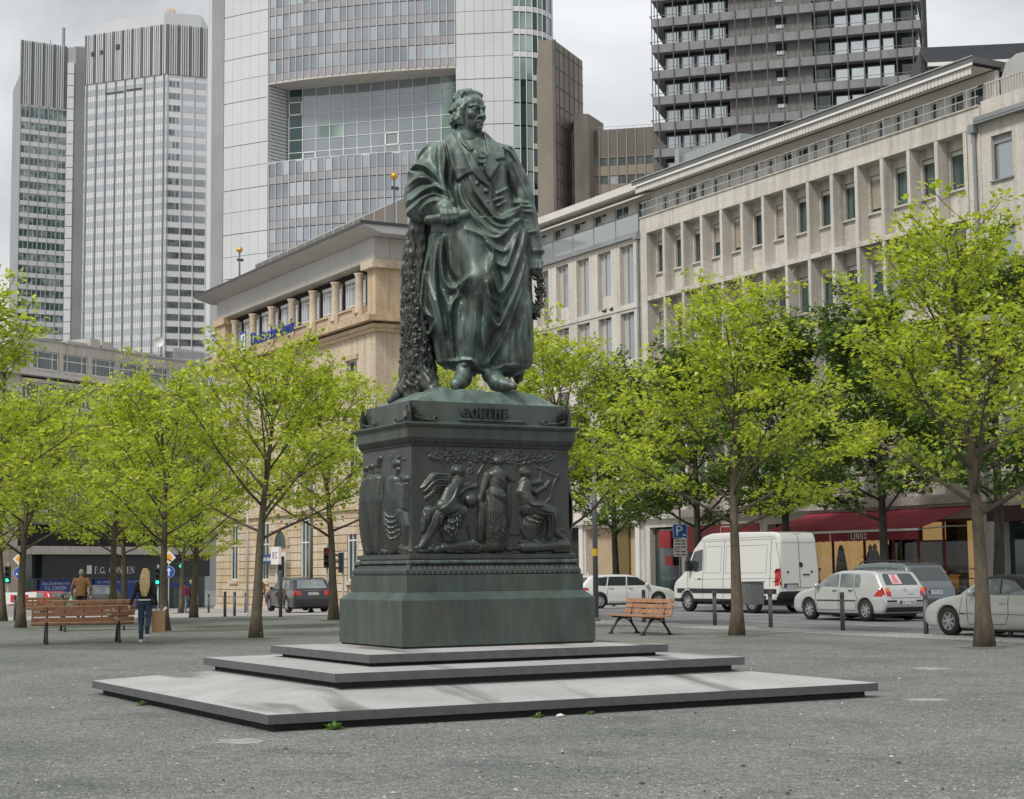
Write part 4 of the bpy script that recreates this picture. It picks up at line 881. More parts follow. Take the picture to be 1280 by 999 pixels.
        for ax in range(3):
            o = [(ax + 1) % 3, (ax + 2) % 3]; a = [slice(None)] * 3; b = [slice(None)] * 3; a[ax] = slice(0, -1); b[ax] = slice(1, None)
            e = np.argwhere(S_[tuple(a)] != S_[tuple(b)]); e = e[(e[:, o[0]] > 0) & (e[:, o[1]] > 0) & (e[:, o[0]] < n[o[0]] - 1) & (e[:, o[1]] < n[o[1]] - 1)]
            qs = []
            for du, dv in ((-1, -1), (0, -1), (0, 0), (-1, 0)): g = e.copy(); g[:, o[0]] += du; g[:, o[1]] += dv; qs.append(idx[tuple(g.T)])
            q = np.stack(qs, 1); fl_ = ~S_[tuple(e.T)]; q[fl_] = q[fl_][:, ::-1]; F.append(q)
        F = np.concatenate(F); mm = s.m[tuple(act.T)]; return pos * scale, F, mm
def np_mesh(name, V, F, mats, mi=None, smooth=True):
    me = bpy.data.meshes.new(name); me.vertices.add(len(V)); me.vertices.foreach_set('co', np.ascontiguousarray(V, np.float32).ravel())
    k = F.shape[1]; me.loops.add(F.size); me.polygons.add(len(F)); me.loops.foreach_set('vertex_index', np.ascontiguousarray(F, np.int32).ravel())
    me.polygons.foreach_set('loop_start', np.arange(0, F.size, k, dtype=np.int32)); me.polygons.foreach_set('loop_total', np.full(len(F), k, np.int32))
    for m in (mats if isinstance(mats, (list, tuple)) else [mats]): me.materials.append(m)
    if mi is not None: me.polygons.foreach_set('material_index', mi.astype(np.int32))
    me.polygons.foreach_set('use_smooth', np.full(len(F), smooth)); me.update(); me.validate(); return me
# --- painted relief maps: ridges along lines and raised patches, drawn in the plane of a front
class Relief:
    def __init__(s, xs, zs): s.X, s.Z = np.meshgrid(xs, zs, indexing='ij'); s.D = np.zeros_like(s.X)
    def dist(s, pts, ids=None):
        X, Z = (s.X, s.Z) if ids is None else (s.X[ids], s.Z[ids]); best = np.full(X.shape, 9e9); T = np.zeros(X.shape); n = len(pts) - 1
        for i in range(n):
            a, b = pts[i], pts[i + 1]; dx, dz = b[0] - a[0], b[1] - a[1]; t = np.clip(((X - a[0]) * dx + (Z - a[1]) * dz) / max(dx * dx + dz * dz, 1e-9), 0, 1)
            d = np.hypot(X - a[0] - t * dx, Z - a[1] - t * dz); u = d < best; best = np.where(u, d, best); T = np.where(u, (i + t) / n, T)
        return best, T
    def win(s, pts, m):
        x = s.X[:, 0]; z = s.Z[0]; px = [p[0] for p in pts]; pz = [p[1] for p in pts]
        return (slice(*np.searchsorted(x, (min(px) - m, max(px) + m))), slice(*np.searchsorted(z, (min(pz) - m, max(pz) + m))))
    def ridge(s, pts, w, h, taper=(.4, .4), sharp=1.3, mode='add'):
        pts = smooth_line(pts); ids = s.win(pts, w * 1.6)
        if s.X[ids].size == 0: return
        d, t = s.dist(pts, ids); q = np.clip(1 - d / (w * 1.5), 0, 1) ** 2; q = q * q * (3 - 2 * q) if sharp < 1 else q ** (sharp * .8)
        e = np.clip(t / max(taper[0], 1e-6), 0, 1) * np.clip((1 - t) / max(taper[1], 1e-6), 0, 1); e = np.sqrt(e); v = h * q * (.25 + .75 * e)
        s.D[ids] = np.maximum(s.D[ids], v) if mode == 'max' else s.D[ids] + v
    def tube(s, pts, r, base=0., amp=1.):
        """round bodied stroke, maximum with what is there; pts = (x, z, r)"""
        if len(pts) == 1: pts = [pts[0], (pts[0][0] + .01, pts[0][1], pts[0][2])]
        for a, b in zip(pts, pts[1:]):
            m = max(a[2], b[2]); ids = s.win([a, b], m)
            if s.X[ids].size == 0: continue
            X, Z = s.X[ids], s.Z[ids]; dx, dz = b[0] - a[0], b[1] - a[1]; t = np.clip(((X - a[0]) * dx + (Z - a[1]) * dz) / max(dx * dx + dz * dz, 1e-9), 0, 1)
            rr = a[2] + (b[2] - a[2]) * t; q = np.hypot(X - a[0] - t * dx, Z - a[1] - t * dz) / rr
            v = np.where(q < 1, base + amp * rr * np.sqrt(np.clip(1 - q * q, 0, 1)), 0); s.D[ids] = np.maximum(s.D[ids], v)
    def inside(s, poly):
        c = np.zeros(s.X.shape, bool); n = len(poly)
        for i in range(n):
            (x1, z1), (x2, z2) = poly[i], poly[(i + 1) % n]
            if z1 == z2: continue
            c ^= ((s.Z < z1) != (s.Z < z2)) & (s.X < (x2 - x1) * (s.Z - z1) / (z2 - z1) + x1)
        return c
    def patch(s, poly, h, edge=1.2, tilt=None, mode='add'):
        d, _ = s.dist(list(poly) + [poly[0]]); ins = s.inside(poly); sd = np.where(ins, -d, d); q = np.clip(.5 - sd / (2 * edge), 0, 1)
        hh = h if tilt is None else h + tilt[0] * (s.X - poly[0][0]) + tilt[1] * (s.Z - poly[0][1])
        if mode == 'add': s.D += q * hh
        else: s.D = np.maximum(s.D, q * hh)
def smooth_line(p, n=5):
    if len(p) < 3: return [tuple(q[:2]) for q in p]
    P = [np.array(q[:2], float) for q in p]; P = [2 * P[0] - P[1]] + P + [2 * P[-1] - P[-2]]; out = []
    for i in range(1, len(P) - 2):
        for k in range(n):
            t = k / n; a, b, c, d = P[i - 1:i + 3]; out.append(tuple(.5 * (2 * b + (c - a) * t + (2 * a - 5 * b + 4 * c - d) * t * t + (3 * b - a - 3 * c + d) * t ** 3)))
    out.append(tuple(P[-2])); return out
# ------------------------------------------------------------------ the monument
def bronze(name, base, patina, brown, amt=.5, rough=.45):
    m = bpy.data.materials.new(name); m.use_nodes = True; n = m.node_tree.nodes; l = m.node_tree.links; b = n['Principled BSDF']
    g = n.new('ShaderNodeNewGeometry')
    def noise(sc, st, det=6):
        mp = n.new('ShaderNodeMapping'); mp.inputs['Scale'].default_value = st; l.new(g.outputs['Position'], mp.inputs[0])
        t = n.new('ShaderNodeTexNoise'); t.inputs['Scale'].default_value = sc; t.inputs['Detail'].default_value = det; t.inputs['Roughness'].default_value = .65; l.new(mp.outputs[0], t.inputs['Vector']); return t.outputs['Fac']
    def ramp(f, a, c):
        r = n.new('ShaderNodeMapRange'); r.inputs['From Min'].default_value = a; r.inputs['From Max'].default_value = c; l.new(f, r.inputs['Value']); return r.outputs[0]
    def mix(f, a, c):
        x = n.new('ShaderNodeMixRGB'); l.new(f, x.inputs[0])
        for i, v in ((1, a), (2, c)):
            if isinstance(v, tuple): x.inputs[i].default_value = (*v, 1)
            else: l.new(v, x.inputs[i])
        return x.outputs[0]
    def math_(op, a, c):
        x = n.new('ShaderNodeMath'); x.operation = op; x.use_clamp = True
        for i, v in enumerate((a, c)):
            if isinstance(v, (int, float)): x.inputs[i].default_value = v
            else: l.new(v, x.inputs[i])
        return x.outputs[0]
    c0 = mix(ramp(noise(1.7, (1, 1, .7)), .38, .62), base, brown)
    sx = n.new('ShaderNodeSeparateXYZ'); l.new(g.outputs['Normal'], sx.inputs[0])
    up = ramp(sx.outputs['Z'], -.15, 1.0)
    pat = math_('MULTIPLY', ramp(noise(2.6, (2.2, 2.2, .45)), .42, .66), amt)
    pat = math_('ADD', pat, math_('MULTIPLY', math_('MULTIPLY', up, ramp(noise(5, (1, 1, .5)), .25, .62)), .75))  # paler patina on upward faces: rain weathering that also paints in highlights
    l.new(mix(pat, c0, patina), b.inputs['Base Color'])
    b.inputs['Roughness'].default_value = rough; b.inputs['Specular IOR Level'].default_value = .55; b.inputs['Metallic'].default_value = .18
    l.new(math_('ADD', math_('MULTIPLY', noise(9, (1, 1, 1)), .35), rough - .17), b.inputs['Roughness'])
    bp = n.new('ShaderNodeBump'); bp.inputs['Strength'].default_value = .25; bp.inputs['Distance'].default_value = .01
    l.new(noise(38, (1, 1, 1), 5), bp.inputs['Height']); l.new(bp.outputs[0], b.inputs['Normal'])
    return m
M['bronze'] = bronze('patinated_bronze', (.024, .036, .031), (.205, .295, .255), (.046, .046, .037), .47)
M['bronze_plinth'] = bronze('plinth_bronze', (.040, .048, .040), (.073, .115, .096), (.068, .067, .055), .58, .5)
M['bronze_dark'] = bronze('dark_bronze', (.027, .032, .028), (.10, .128, .112), (.044, .042, .035), .22, .38)
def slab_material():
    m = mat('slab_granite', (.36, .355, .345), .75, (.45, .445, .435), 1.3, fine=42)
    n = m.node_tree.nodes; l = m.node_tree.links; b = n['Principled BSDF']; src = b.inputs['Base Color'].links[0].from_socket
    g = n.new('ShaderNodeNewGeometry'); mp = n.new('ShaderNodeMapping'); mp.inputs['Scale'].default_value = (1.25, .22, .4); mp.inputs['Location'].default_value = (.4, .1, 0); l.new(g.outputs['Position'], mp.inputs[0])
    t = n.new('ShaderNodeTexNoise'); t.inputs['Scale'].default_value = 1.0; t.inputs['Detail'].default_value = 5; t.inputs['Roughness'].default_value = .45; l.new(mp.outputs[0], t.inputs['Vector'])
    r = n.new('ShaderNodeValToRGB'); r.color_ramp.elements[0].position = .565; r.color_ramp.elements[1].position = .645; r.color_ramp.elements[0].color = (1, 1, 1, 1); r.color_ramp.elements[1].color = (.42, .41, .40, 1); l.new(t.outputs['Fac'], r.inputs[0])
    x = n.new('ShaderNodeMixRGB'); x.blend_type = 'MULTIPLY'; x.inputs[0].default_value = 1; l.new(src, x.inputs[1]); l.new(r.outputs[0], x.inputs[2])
    # edges of the slabs are darker than their tops, known by the normal being level
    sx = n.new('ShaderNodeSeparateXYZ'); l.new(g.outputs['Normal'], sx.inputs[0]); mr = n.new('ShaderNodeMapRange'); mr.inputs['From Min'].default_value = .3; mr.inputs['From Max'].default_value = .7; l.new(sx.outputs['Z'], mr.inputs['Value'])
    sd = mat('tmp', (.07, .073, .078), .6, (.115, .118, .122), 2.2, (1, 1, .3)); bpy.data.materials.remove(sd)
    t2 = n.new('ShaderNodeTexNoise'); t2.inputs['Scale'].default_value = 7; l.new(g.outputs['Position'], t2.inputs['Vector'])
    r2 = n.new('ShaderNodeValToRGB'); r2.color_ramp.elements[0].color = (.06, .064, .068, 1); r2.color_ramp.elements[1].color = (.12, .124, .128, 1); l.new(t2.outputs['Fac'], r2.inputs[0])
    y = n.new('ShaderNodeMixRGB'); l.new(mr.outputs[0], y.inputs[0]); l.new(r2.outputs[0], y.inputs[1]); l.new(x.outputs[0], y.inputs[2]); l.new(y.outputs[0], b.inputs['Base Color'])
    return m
M['slab'] = slab_material(); M['recess'] = mat('recess_shade_stone', (.035, .036, .036), .9)  # recess stone near black, the shade of the gaps put into its colour
MC = (10.38, 20.06)
def steps():
    for lab, x0, x1, y0, y1, zb, zt, zi, ins, cx, cy in (
        ('lowest and widest stone step under the bronze monument', 6.359, 14.431, 16.71, 23.393, -.05, .179, .338, 1.36, (7.56, 8.68, 9.78, 10.37, 11.45, 12.5, 13.5), (17.9, 19.1, 20.3, 21.4, 22.4)),
        ('middle stone step between the widest and the topmost one under the monument', 7.566, 13.195, 17.806, 22.311, .30, .497, .517, .82, (8.68, 9.85, 11.05, 12.1), (18.9, 20.0, 21.1)),
        ('topmost and smallest stone step carrying the bronze pedestal', 8.276, 12.472, 18.459, 21.665, .50, .657, .680, .80, (9.3, 10.55, 11.75), (19.4, 20.6))):
        T = thing('stone_step', lab, 'step', (0, 0, 0), 0, 'steps of the monument'); th = .098
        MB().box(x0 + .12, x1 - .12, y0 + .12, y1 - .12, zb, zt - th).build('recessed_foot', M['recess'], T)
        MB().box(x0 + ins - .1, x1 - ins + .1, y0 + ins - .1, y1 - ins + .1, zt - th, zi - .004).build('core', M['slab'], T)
        ix0, ix1, iy0, iy1 = x0 + ins, x1 - ins, y0 + ins, y1 - ins; r = random.Random(3); g = .0014
        for side in range(4):
            lo, hi, cuts = (x0, x1, cx) if side % 2 == 0 else (y0, y1, cy); ilo, ihi = (ix0, ix1) if side % 2 == 0 else (iy0, iy1); c = [lo] + list(cuts) + [hi]; cl = lambda v: min(max(v, ilo), ihi)
            o, q = ((y0, iy0), (x1, ix1), (y1, iy1), (x0, ix0))[side]
            for a, b in zip(c, c[1:]):
                a2, b2 = a + g, b - g; dz = 0; P = lambda u, w, z: (u, w, z) if side % 2 == 0 else (w, u, z); ia, ib = cl(a2), cl(b2); ia += g * (ia == a2); n = [(a2, o, zt), (b2, o, zt), (ib, q, zi), (ia, q, zi)]
                v = [P(u, w, z - th) for u, w, z in n] + [P(u, w, z + dz) for u, w, z in n]; f = [(0, 3, 2, 1), (4, 5, 6, 7), (0, 1, 5, 4), (1, 2, 6, 5), (2, 3, 7, 6), (3, 0, 4, 7)]
                if side in (1, 2): f = [t[::-1] for t in f]
                if side == 1: f = [t[::-1] for t in f]
                if side == 3: f = [t[::-1] for t in f]
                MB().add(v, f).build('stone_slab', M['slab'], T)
steps()
def ring(mb, prof, c=MC, m=0):
    """mitred rectangular moulding: prof = (half x, half y, z)"""
    vs = []; fs = []
    for hx, hy, z in prof: vs += [(c[0] - hx, c[1] - hy, z), (c[0] + hx, c[1] - hy, z), (c[0] + hx, c[1] + hy, z), (c[0] - hx, c[1] + hy, z)]
    for i in range(len(prof) - 1):
        for j in range(4): fs.append((i * 4 + j, i * 4 + (j + 1) % 4, (i + 1) * 4 + (j + 1) % 4, (i + 1) * 4 + j))
    fs += [(3, 2, 1, 0), tuple(len(vs) - 4 + j for j in range(4))]; return mb.add(vs, fs, m)
def pedestal():
    T = thing('pedestal', 'dark green bronze pedestal with figure reliefs and the raised name on its top block', 'pedestal', (0, 0, 0))
    ring(MB(), [(1.36, .95, .662), (1.36, .95, .70)]).build('foot_joint', M['recess'], T)  # shadow line under the pedestal, its shade put into the colour
    ring(MB(), [(1.385, .972, .70), (1.385, .972, 1.262), (1.38, .967, 1.27), (1.272, .868, 1.362)]).build('base_block', M['bronze_plinth'], T, bevel=.004)
    ring(MB(), [(1.27, .866, 1.362), (1.27, .866, 1.572)]).build('upper_plinth', M['bronze_plinth'], T, bevel=.004)
    ring(MB(), [(1.24, .835, 1.572), (1.255, .85, 1.585), (1.25, .845, 1.62), (1.20, .80, 1.69), (1.18, .78, 1.715)]).build('leaf_moulding', M['bronze_dark'], T)
    lf = MB()
    def leaf(px, py, nx, ny, z0, z1, o0, o1, w):
        tx, ty = -ny, nx; zm = (z0 + z1) / 2
        p = [(px + tx * s * w + nx * o, py + ty * s * w + ny * o, z) for s, o, z in ((0, o0 + .004, z0), (-.5, o0 - .002, z0 + .045), (0, (o0 + o1) / 2 + .022, zm), (.5, o0 - .002, z0 + .045), (-.34, o1 - .004, z1), (0, o1 + .01, z1), (.34, o1 - .004, z1))]
        lf.add(p, [(0, 2, 1), (0, 3, 2), (1, 2, 5, 4), (2, 3, 6, 5)])
    for side in range(4):
        nx, ny = ((0, -1), (1, 0), (0, 1), (-1, 0))[side]; hl = 1.245 if side % 2 == 0 else .84; ho = .84 if side % 2 == 0 else 1.245; n = 34 if side % 2 == 0 else 23
        for k in range(n):
            u = -hl + 2 * hl * (k + .5) / n; leaf(MC[0] + nx * (ho - .04) - ny * u * 1 + 0, MC[1] + ny * (ho - .04) + nx * u, nx, ny, 1.578, 1.712, .056, -.016, 2 * hl / n * .96)
    lf.build('leaf_ornament', M['bronze_dark'], T)
    ring(MB(), [(1.205, .805, 1.715), (1.225, .825, 1.72), (1.225, .825, 1.748), (1.20, .80, 1.757)]).build('bead_moulding', M['bronze'], T)
    ring(MB(), [(1.175, .775, 1.757), (1.175, .775, 1.772), (1.205, .805, 1.776), (1.205, .805, 1.828), (1.16, .76, 1.838)]).build('relief_ledge', M['bronze_dark'], T)
    ring(MB(), [(1.14, .745, 1.838), (1.14, .745, 3.19)]).build('shaft', M['bronze_dark'], T)
    ring(MB(), [(1.15, .755, 3.19), (1.165, .77, 3.2), (1.17, .775, 3.225), (1.20, .80, 3.285), (1.2, .8, 3.29)]).build('egg_moulding', M['bronze_dark'], T)
    eg = MB()
    for side in range(4):
        nx, ny = ((0, -1), (1, 0), (0, 1), (-1, 0))[side]; hl = 1.17 if side % 2 == 0 else .77; ho = .785 if side % 2 == 0 else 1.185; n = 52 if side % 2 == 0 else 34
        for k in range(n):
            u = -hl + 2 * hl * (k + .5) / n; px, py = MC[0] + nx * ho - ny * u, MC[1] + ny * ho + nx * u; w = hl / n * .72; tx, ty = -ny, nx
            q = [(px - tx * w, py - ty * w, 3.272), (px + tx * w, py + ty * w, 3.272), (px + tx * w * .5 - nx * .012, py + ty * w * .5 - ny * .012, 3.215), (px - tx * w * .5 - nx * .012, py - ty * w * .5 - ny * .012, 3.215), (px + nx * .026, py + ny * .026, 3.25)]
            eg.add(q, [(0, 1, 4), (1, 2, 4), (2, 3, 4), (3, 0, 4)])
    eg.build('egg_ornament', M['bronze_dark'], T)
    ring(MB(), [(1.205, .77, 3.29), (1.22, .79, 3.294), (1.222, .792, 3.42), (1.262, .835, 3.448), (1.262, .835, 3.455), (1.275, .848, 3.46), (1.275, .848, 3.478), (1.268, .84, 3.485)]).build('cornice', M['bronze_plinth'], T, bevel=.003)
    ring(MB(), [(1.15, .72, 3.485), (1.15, .72, 3.50), (1.135, .705, 3.51), (1.12, .69, 3.765), (1.11, .68, 3.772)]).build('name_block', M['bronze_plinth'], T, bevel=.003)
    l = MB(); serif(l, 'GOETHE', 9.95, 3.572, .128, 19.352, 19.318, .12); l.build('lettering', M['bronze_dark'], T)
    MB().box(9.93, 10.9, 19.325, 19.36, 3.535, 3.558).build('name_ledge', M['bronze'], T)
    # palmettes at the corners
    for sx, sy in ((-1, -1), (1, -1), (-1, 1), (1, 1)):
        pm = MB(); cx, cy = MC[0] + sx * 1.142, MC[1] + sy * .712
        for face in (0, 1):
            def P(u, z, o):     # u away from the corner along the face, o outward
                return (cx - sx * u, cy + sy * o, z) if face == 0 else (cx + sx * o, cy - sy * u, z)
            for k in range(8):
                a = R(90 - k * 11.5); L = .25 * (1 - .045 * k) * (1.05 if face == 0 else .9); w = .024; c, s = math.cos(a), math.sin(a); b0 = .035
                pts = [(b0 * c, b0 * s), (L * .62 * c + w * s, L * .62 * s - w * c), (L * c, L * s), (L * .62 * c - w * s, L * .62 * s + w * c), (L * .6 * c, L * .6 * s), (L * .93 * c, L * .93 * s)]
                q = [P(max(u, -.01), 3.49 + z, o) for (u, z), o in zip(pts, (.012, .005, .022, .005, .045, .05))]
                pm.add(q, [(0, 1, 4), (0, 4, 3), (1, 5, 4), (4, 5, 3), (1, 2, 5), (5, 2, 3)])
            pts = [P(.04 + .045 * t + .0, 3.515 + .05 * math.exp(-t * .45) + .0, .03) for t in np.linspace(0, 6.3, 10)]; pm.tube(pts, [.018] * 9 + [.012], 6)
            sp = [P(.345 + .042 * math.cos(t) * (1 - t / 14), 3.532 + .042 * math.sin(t) * (1 - t / 14), .03) for t in np.linspace(-1.5, 8, 18)]; pm.tube(sp, .014, 6)
        pm.tube([(cx + sx * .02, cy + sy * .02, 3.49), (cx + sx * .03, cy + sy * .03, 3.62), (cx + sx * .015, cy + sy * .015, 3.76)], [.03, .028, .012], 8)
        pm.build('palmette', M['bronze_dark'], T, smooth=False)
    reliefs(T)
def lerp_poly(A, B, n):
    for i in range(n):
        t = i / max(n - 1, 1); yield [(a[0] + (b[0] - a[0]) * t, a[1] + (b[1] - a[1]) * t) for a, b in zip(A, B)]
def reliefs(T):
    # front: drawn on a board 1150 wide and 790 high with y downward
    N = (300, 176); xs = np.linspace(0, 1150, N[0]); zs = np.linspace(-790, 0, N[1]); rl = Relief(xs, zs); r = random.Random(6)
    def t(*p, base=0, amp=1.): rl.tube([(x - 80, -y - 0, q) for x, y, q in p], base, amp)
    def rg(p, w, h, **k): rl.ridge([(x - 80, -y) for x, y in p], w, h, **k)
    def fan(A, B, n, w, h):
        for p in lerp_poly(A, B, n): rg(p, w * .8, h * 1.5 * r.uniform(.7, 1.2))
    # foliage along the top, ground, pier
    for k in range(330):
        x = r.uniform(190, 1110); y = 70 + 32 * math.sin(x * .013) * r.uniform(-1, 1) + r.uniform(-34, 30); a = r.uniform(0, 6.3); q = r.uniform(7, 12); t((x, y, q), (x + 20 * math.cos(a), y + 15 * math.sin(a), q * .45), amp=1.3)
    t((540, 290, 14), (530, 190, 13), (500, 120, 10)); t((540, 220, 9), (590, 130, 7)); t((820, 130, 7), (830, 160, 6))
    rl.patch([(680, -262), (772, -258), (772, -655), (685, -655)], 14, 3)
    for k in range(70): x = r.uniform(100, 1215); y = 770 - abs(r.gauss(0, 22)) * (1 + .8 * (x > 820)); t((x, y, r.uniform(10, 26)), (x + r.uniform(10, 60), y + 8, r.uniform(8, 18)), amp=.8)
    t((300, 745, 30), (480, 725, 46), (560, 745, 30), amp=.25); t((880, 745, 40), (1200, 730, 36), amp=.3)
    rl.patch([(380, -590), (400, -580), (455, -735), (430, -745)], 16, 3)
    # seated figure at left, turning to the right
    t((340, 225, 20), (230, 222, 26), (150, 310, 14), amp=.9); t((340, 255, 24), (240, 300, 30), (180, 385, 14), amp=.9); t((330, 240, 30), (230, 260, 30), (165, 335, 16), amp=.8)
    fan([(350, 215), (230, 215), (155, 305)], [(340, 330), (240, 340), (185, 388)], 7, 9, 13)
    t((395, 262, 46), (345, 335, 58), (315, 430, 66), amp=.75); t((405, 180, 35), base=14); t((405, 205, 24), (400, 245, 22), base=8)
    for k in range(16): a = 2.4 + k * .3; t((405 + 36 * math.cos(a), 175 + 36 * math.sin(a) * .9, 11), (405 + 44 * math.cos(a + .2), 182 + 42 * math.sin(a + .2), 8), base=12)
    t((395, 182, 8), (408, 192, 7), base=38); t((415, 178, 5), base=44); t((404, 205, 6), base=40)
    t((340, 285, 30), (405, 348, 25), (470, 300, 20), (530, 292, 16), base=22); t((430, 290, 24), (480, 275, 18), base=12)
    t((300, 445, 70), (400, 480, 62), amp=.8); t((255, 510, 48), (215, 600, 38), (175, 690, 27), (145, 735, 18), base=12); t((150, 736, 17), (112, 748, 12), base=6)
    t((380, 500, 60), (340, 620, 62), (330, 690, 40), amp=.75); t((200, 480, 40), (165, 560, 24), (150, 630, 12), amp=.7)
    fan([(380, 300), (330, 400), (250, 470)], [(410, 380), (380, 460), (300, 500)], 6, 9, 12)
    fan([(270, 500), (270, 600), (300, 700)], [(410, 490), (400, 620), (330, 700)], 7, 10, 15); fan([(250, 490), (330, 520), (400, 470)], [(270, 580), (330, 660), (400, 560)], 4, 9, 12)
    fan([(155, 480), (160, 560), (150, 630)], [(220, 500), (200, 570), (170, 640)], 3, 8, 10); fan([(410, 330), (440, 450), (420, 610)], [(430, 330), (455, 450), (430, 600)], 2, 8, 10)
    t((492, 395, 52), base=4, amp=.6); t((478, 380, 9), (492, 405, 10), base=34); t((470, 372, 8), base=30); t((508, 372, 8), base=30)
    for k in range(16): x = 450 + k * 5.6; t((x, 420, 7), (x + r.uniform(-6, 6), 452 - abs(k - 8) * 3, 5), base=16)
    for k in range(9): a = 3.3 + k * .33; t((492 + 50 * math.cos(a), 390 + 54 * math.sin(a), 12), base=10)
    t((455, 470, 7), (470, 250, 7), (480, 170, 7), base=16); t((480, 170, 7), (500, 160, 7), (505, 185, 7), (490, 195, 6), base=14)
    # standing figure in the middle
    t((695, 100, 34), base=22); t((695, 128, 20), (692, 165, 22), base=12)
    for k in range(13): a = 2.9 + k * .31; t((695 + 33 * math.cos(a), 98 + 35 * math.sin(a), 11), base=20)
    t((688, 102, 7), (695, 113, 6), base=52); t((705, 100, 5), base=50); t((697, 124, 5), base=48)
    t((660, 205, 44), (725, 205, 44), amp=.8); t((690, 200, 58), (682, 300, 60), amp=.8); t((672, 350, 72), (665, 480, 82), (660, 620, 78), (650, 720, 60), amp=.62)
    t((722, 400, 48), (700, 540, 44), (650, 650, 34), (625, 715, 20), base=18); t((622, 715, 14), (640, 762, 12), base=14); t((690, 640, 50), (710, 730, 40), amp=.7)
    t((622, 205, 26), (588, 310, 22), (560, 400, 18), (555, 430, 14), base=18); t((745, 190, 26), (805, 245, 22), base=14); t((805, 245, 18), (760, 180, 15), (715, 150, 13), base=24)
    t((570, 420, 22), (560, 580, 26), (560, 690, 18), amp=.8); t((765, 300, 26), (770, 450, 20), (768, 580, 12), amp=.8)
    fan([(600, 330), (600, 520), (590, 690)], [(690, 390), (680, 560), (640, 640)], 7, 9, 15); fan([(700, 560), (690, 660), (720, 740)], [(760, 420), (755, 640), (760, 740)], 5, 9, 14)
    fan([(640, 670), (700, 700), (740, 760)], [(720, 560), (745, 640), (755, 700)], 5, 9, 12); fan([(610, 320), (690, 370), (755, 330)], [(620, 350), (700, 400), (750, 380)], 3, 8, 16); fan([(640, 180), (690, 240), (740, 270)], [(640, 240), (690, 290), (735, 300)], 4, 7, 9)
    fan([(548, 430), (545, 560), (548, 690)], [(580, 430), (580, 560), (575, 690)], 4, 8, 12); fan([(752, 320), (765, 450), (768, 590)], [(775, 330), (780, 450), (772, 590)], 3, 7, 10); fan([(640, 720), (655, 765), (680, 768)], [(700, 720), (715, 760), (740, 768)], 5, 8, 10)
    # seated lyre player at right, facing right
    t((905, 185, 35), base=16); t((900, 215, 20), (890, 245, 24), base=10); t((885, 165, 24), (880, 185, 22), base=18)
    t((922, 188, 6), (930, 198, 5), base=46); t((915, 180, 5), base=46)
    for k in range(10): a = 2.2 + k * .3; t((902 + 34 * math.cos(a), 178 + 34 * math.sin(a), 10), base=14)
    t((898, 272, 46), (880, 335, 54), (905, 410, 62), amp=.8); t((940, 260, 26), (1010, 250, 18), base=6); t((892, 285, 30), (975, 328, 25), (1050, 285, 17), (1082, 242, 11), base=22)
    for k in range(4): t((1075, 250, 6), (1080 + k * 4, 222 + k * 6, 4), base=28)
    t((1030, 145, 7), (1010, 240, 8), (985, 340, 9), (1000, 395, 10), (1045, 412, 11), (1085, 375, 9), base=12); t((1150, 190, 7), (1110, 270, 7), (1085, 375, 8), base=10); t((985, 140, 7), (1155, 213, 7), base=14)
    for k in range(4): t((1045 + k * 22, 170 + k * 9, 2.5), (1010 + k * 18, 380 + k * 3, 2.5), base=5)
    t((920, 450, 72), (1010, 455, 62), (1095, 475, 40), amp=.85); t((1090, 490, 44), (1085, 580, 40), (1065, 660, 34), base=6, amp=.9); t((960, 480, 66), (930, 580, 60), (930, 660, 40), amp=.75); t((1110, 610, 26), (1150, 655, 20), (1205, 688, 12), base=10)
    fan([(870, 330), (890, 420), (980, 440)], [(905, 400), (940, 430), (1010, 430)], 5, 9, 14); fan([(900, 480), (930, 560), (950, 650)], [(1090, 490), (1100, 570), (1075, 670)], 9, 10, 17); fan([(940, 440), (1020, 470), (1100, 480)], [(900, 540), (960, 560), (1020, 520)], 4, 9, 13); fan([(860, 360), (880, 470), (900, 560)], [(880, 350), (900, 460), (920, 560)], 3, 8, 12)
    t((852, 508, 13), (870, 600, 20), (920, 680, 28), (985, 718, 36), base=14); 
    for k in range(40): a = r.uniform(0, 6.3); q = r.uniform(0, 46); t((1035 + q * math.cos(a), 715 + q * .9 * math.sin(a), r.uniform(8, 13)), base=14)
    t((1170, 610, 7), (1150, 630, 7), (1160, 660, 7), base=8); t((1170, 610, 7), (1190, 620, 7), base=8)
    for k in range(60): t((r.uniform(1080, 1215), r.uniform(690, 765), r.uniform(8, 20)), amp=.7)
    kx, kz = 2.28 / 1150, 1.352 / 790; D = rl.D * .0019
    V = np.stack([MC[0] - 1.14 + rl.X * kx, MC[1] - .747 - D, 3.19 + rl.Z * kz], -1).reshape(-1, 3); nx_, nz_ = N; I = np.arange(nx_ * nz_).reshape(nx_, nz_)
    F = np.stack([I[:-1, :-1], I[1:, :-1], I[1:, 1:], I[:-1, 1:]], -1).reshape(-1, 4); inst('front_relief', np_mesh('front_relief', V, F, M['bronze_dark']), T)
    # side relief, facing -X: board 620 wide, 790 high; left = far
    N = (170, 190); xs = np.linspace(0, 620, N[0]); zs = np.linspace(-790, 0, N[1]); rl = Relief(xs, zs)
    def t(*p, base=0, amp=1.): rl.tube([(x, -y, q) for x, y, q in p], base, amp)
    def rg(p, w, h, **k): rl.ridge([(x, -y) for x, y in p], w, h, **k)
    for X, top, w in ((45, 95, 50), (110, 85, 70), (200, 80, 60)):
        t((X, top + 30, 30), base=24); t((X, top + 55, 20), (X, top + 85, 22), base=18); t((X, top + 140, w * .75), (X, top + 300, w), (X - 5, 560, w * .95), (X + 10, 740, w * .7), amp=1.)
        for k in range(6): rg([(X - w * .7 + k * w * .28, top + 120), (X - w * .8 + k * w * .3, 400), (X - w * .6 + k * w * .26, 730)], 9, 16)
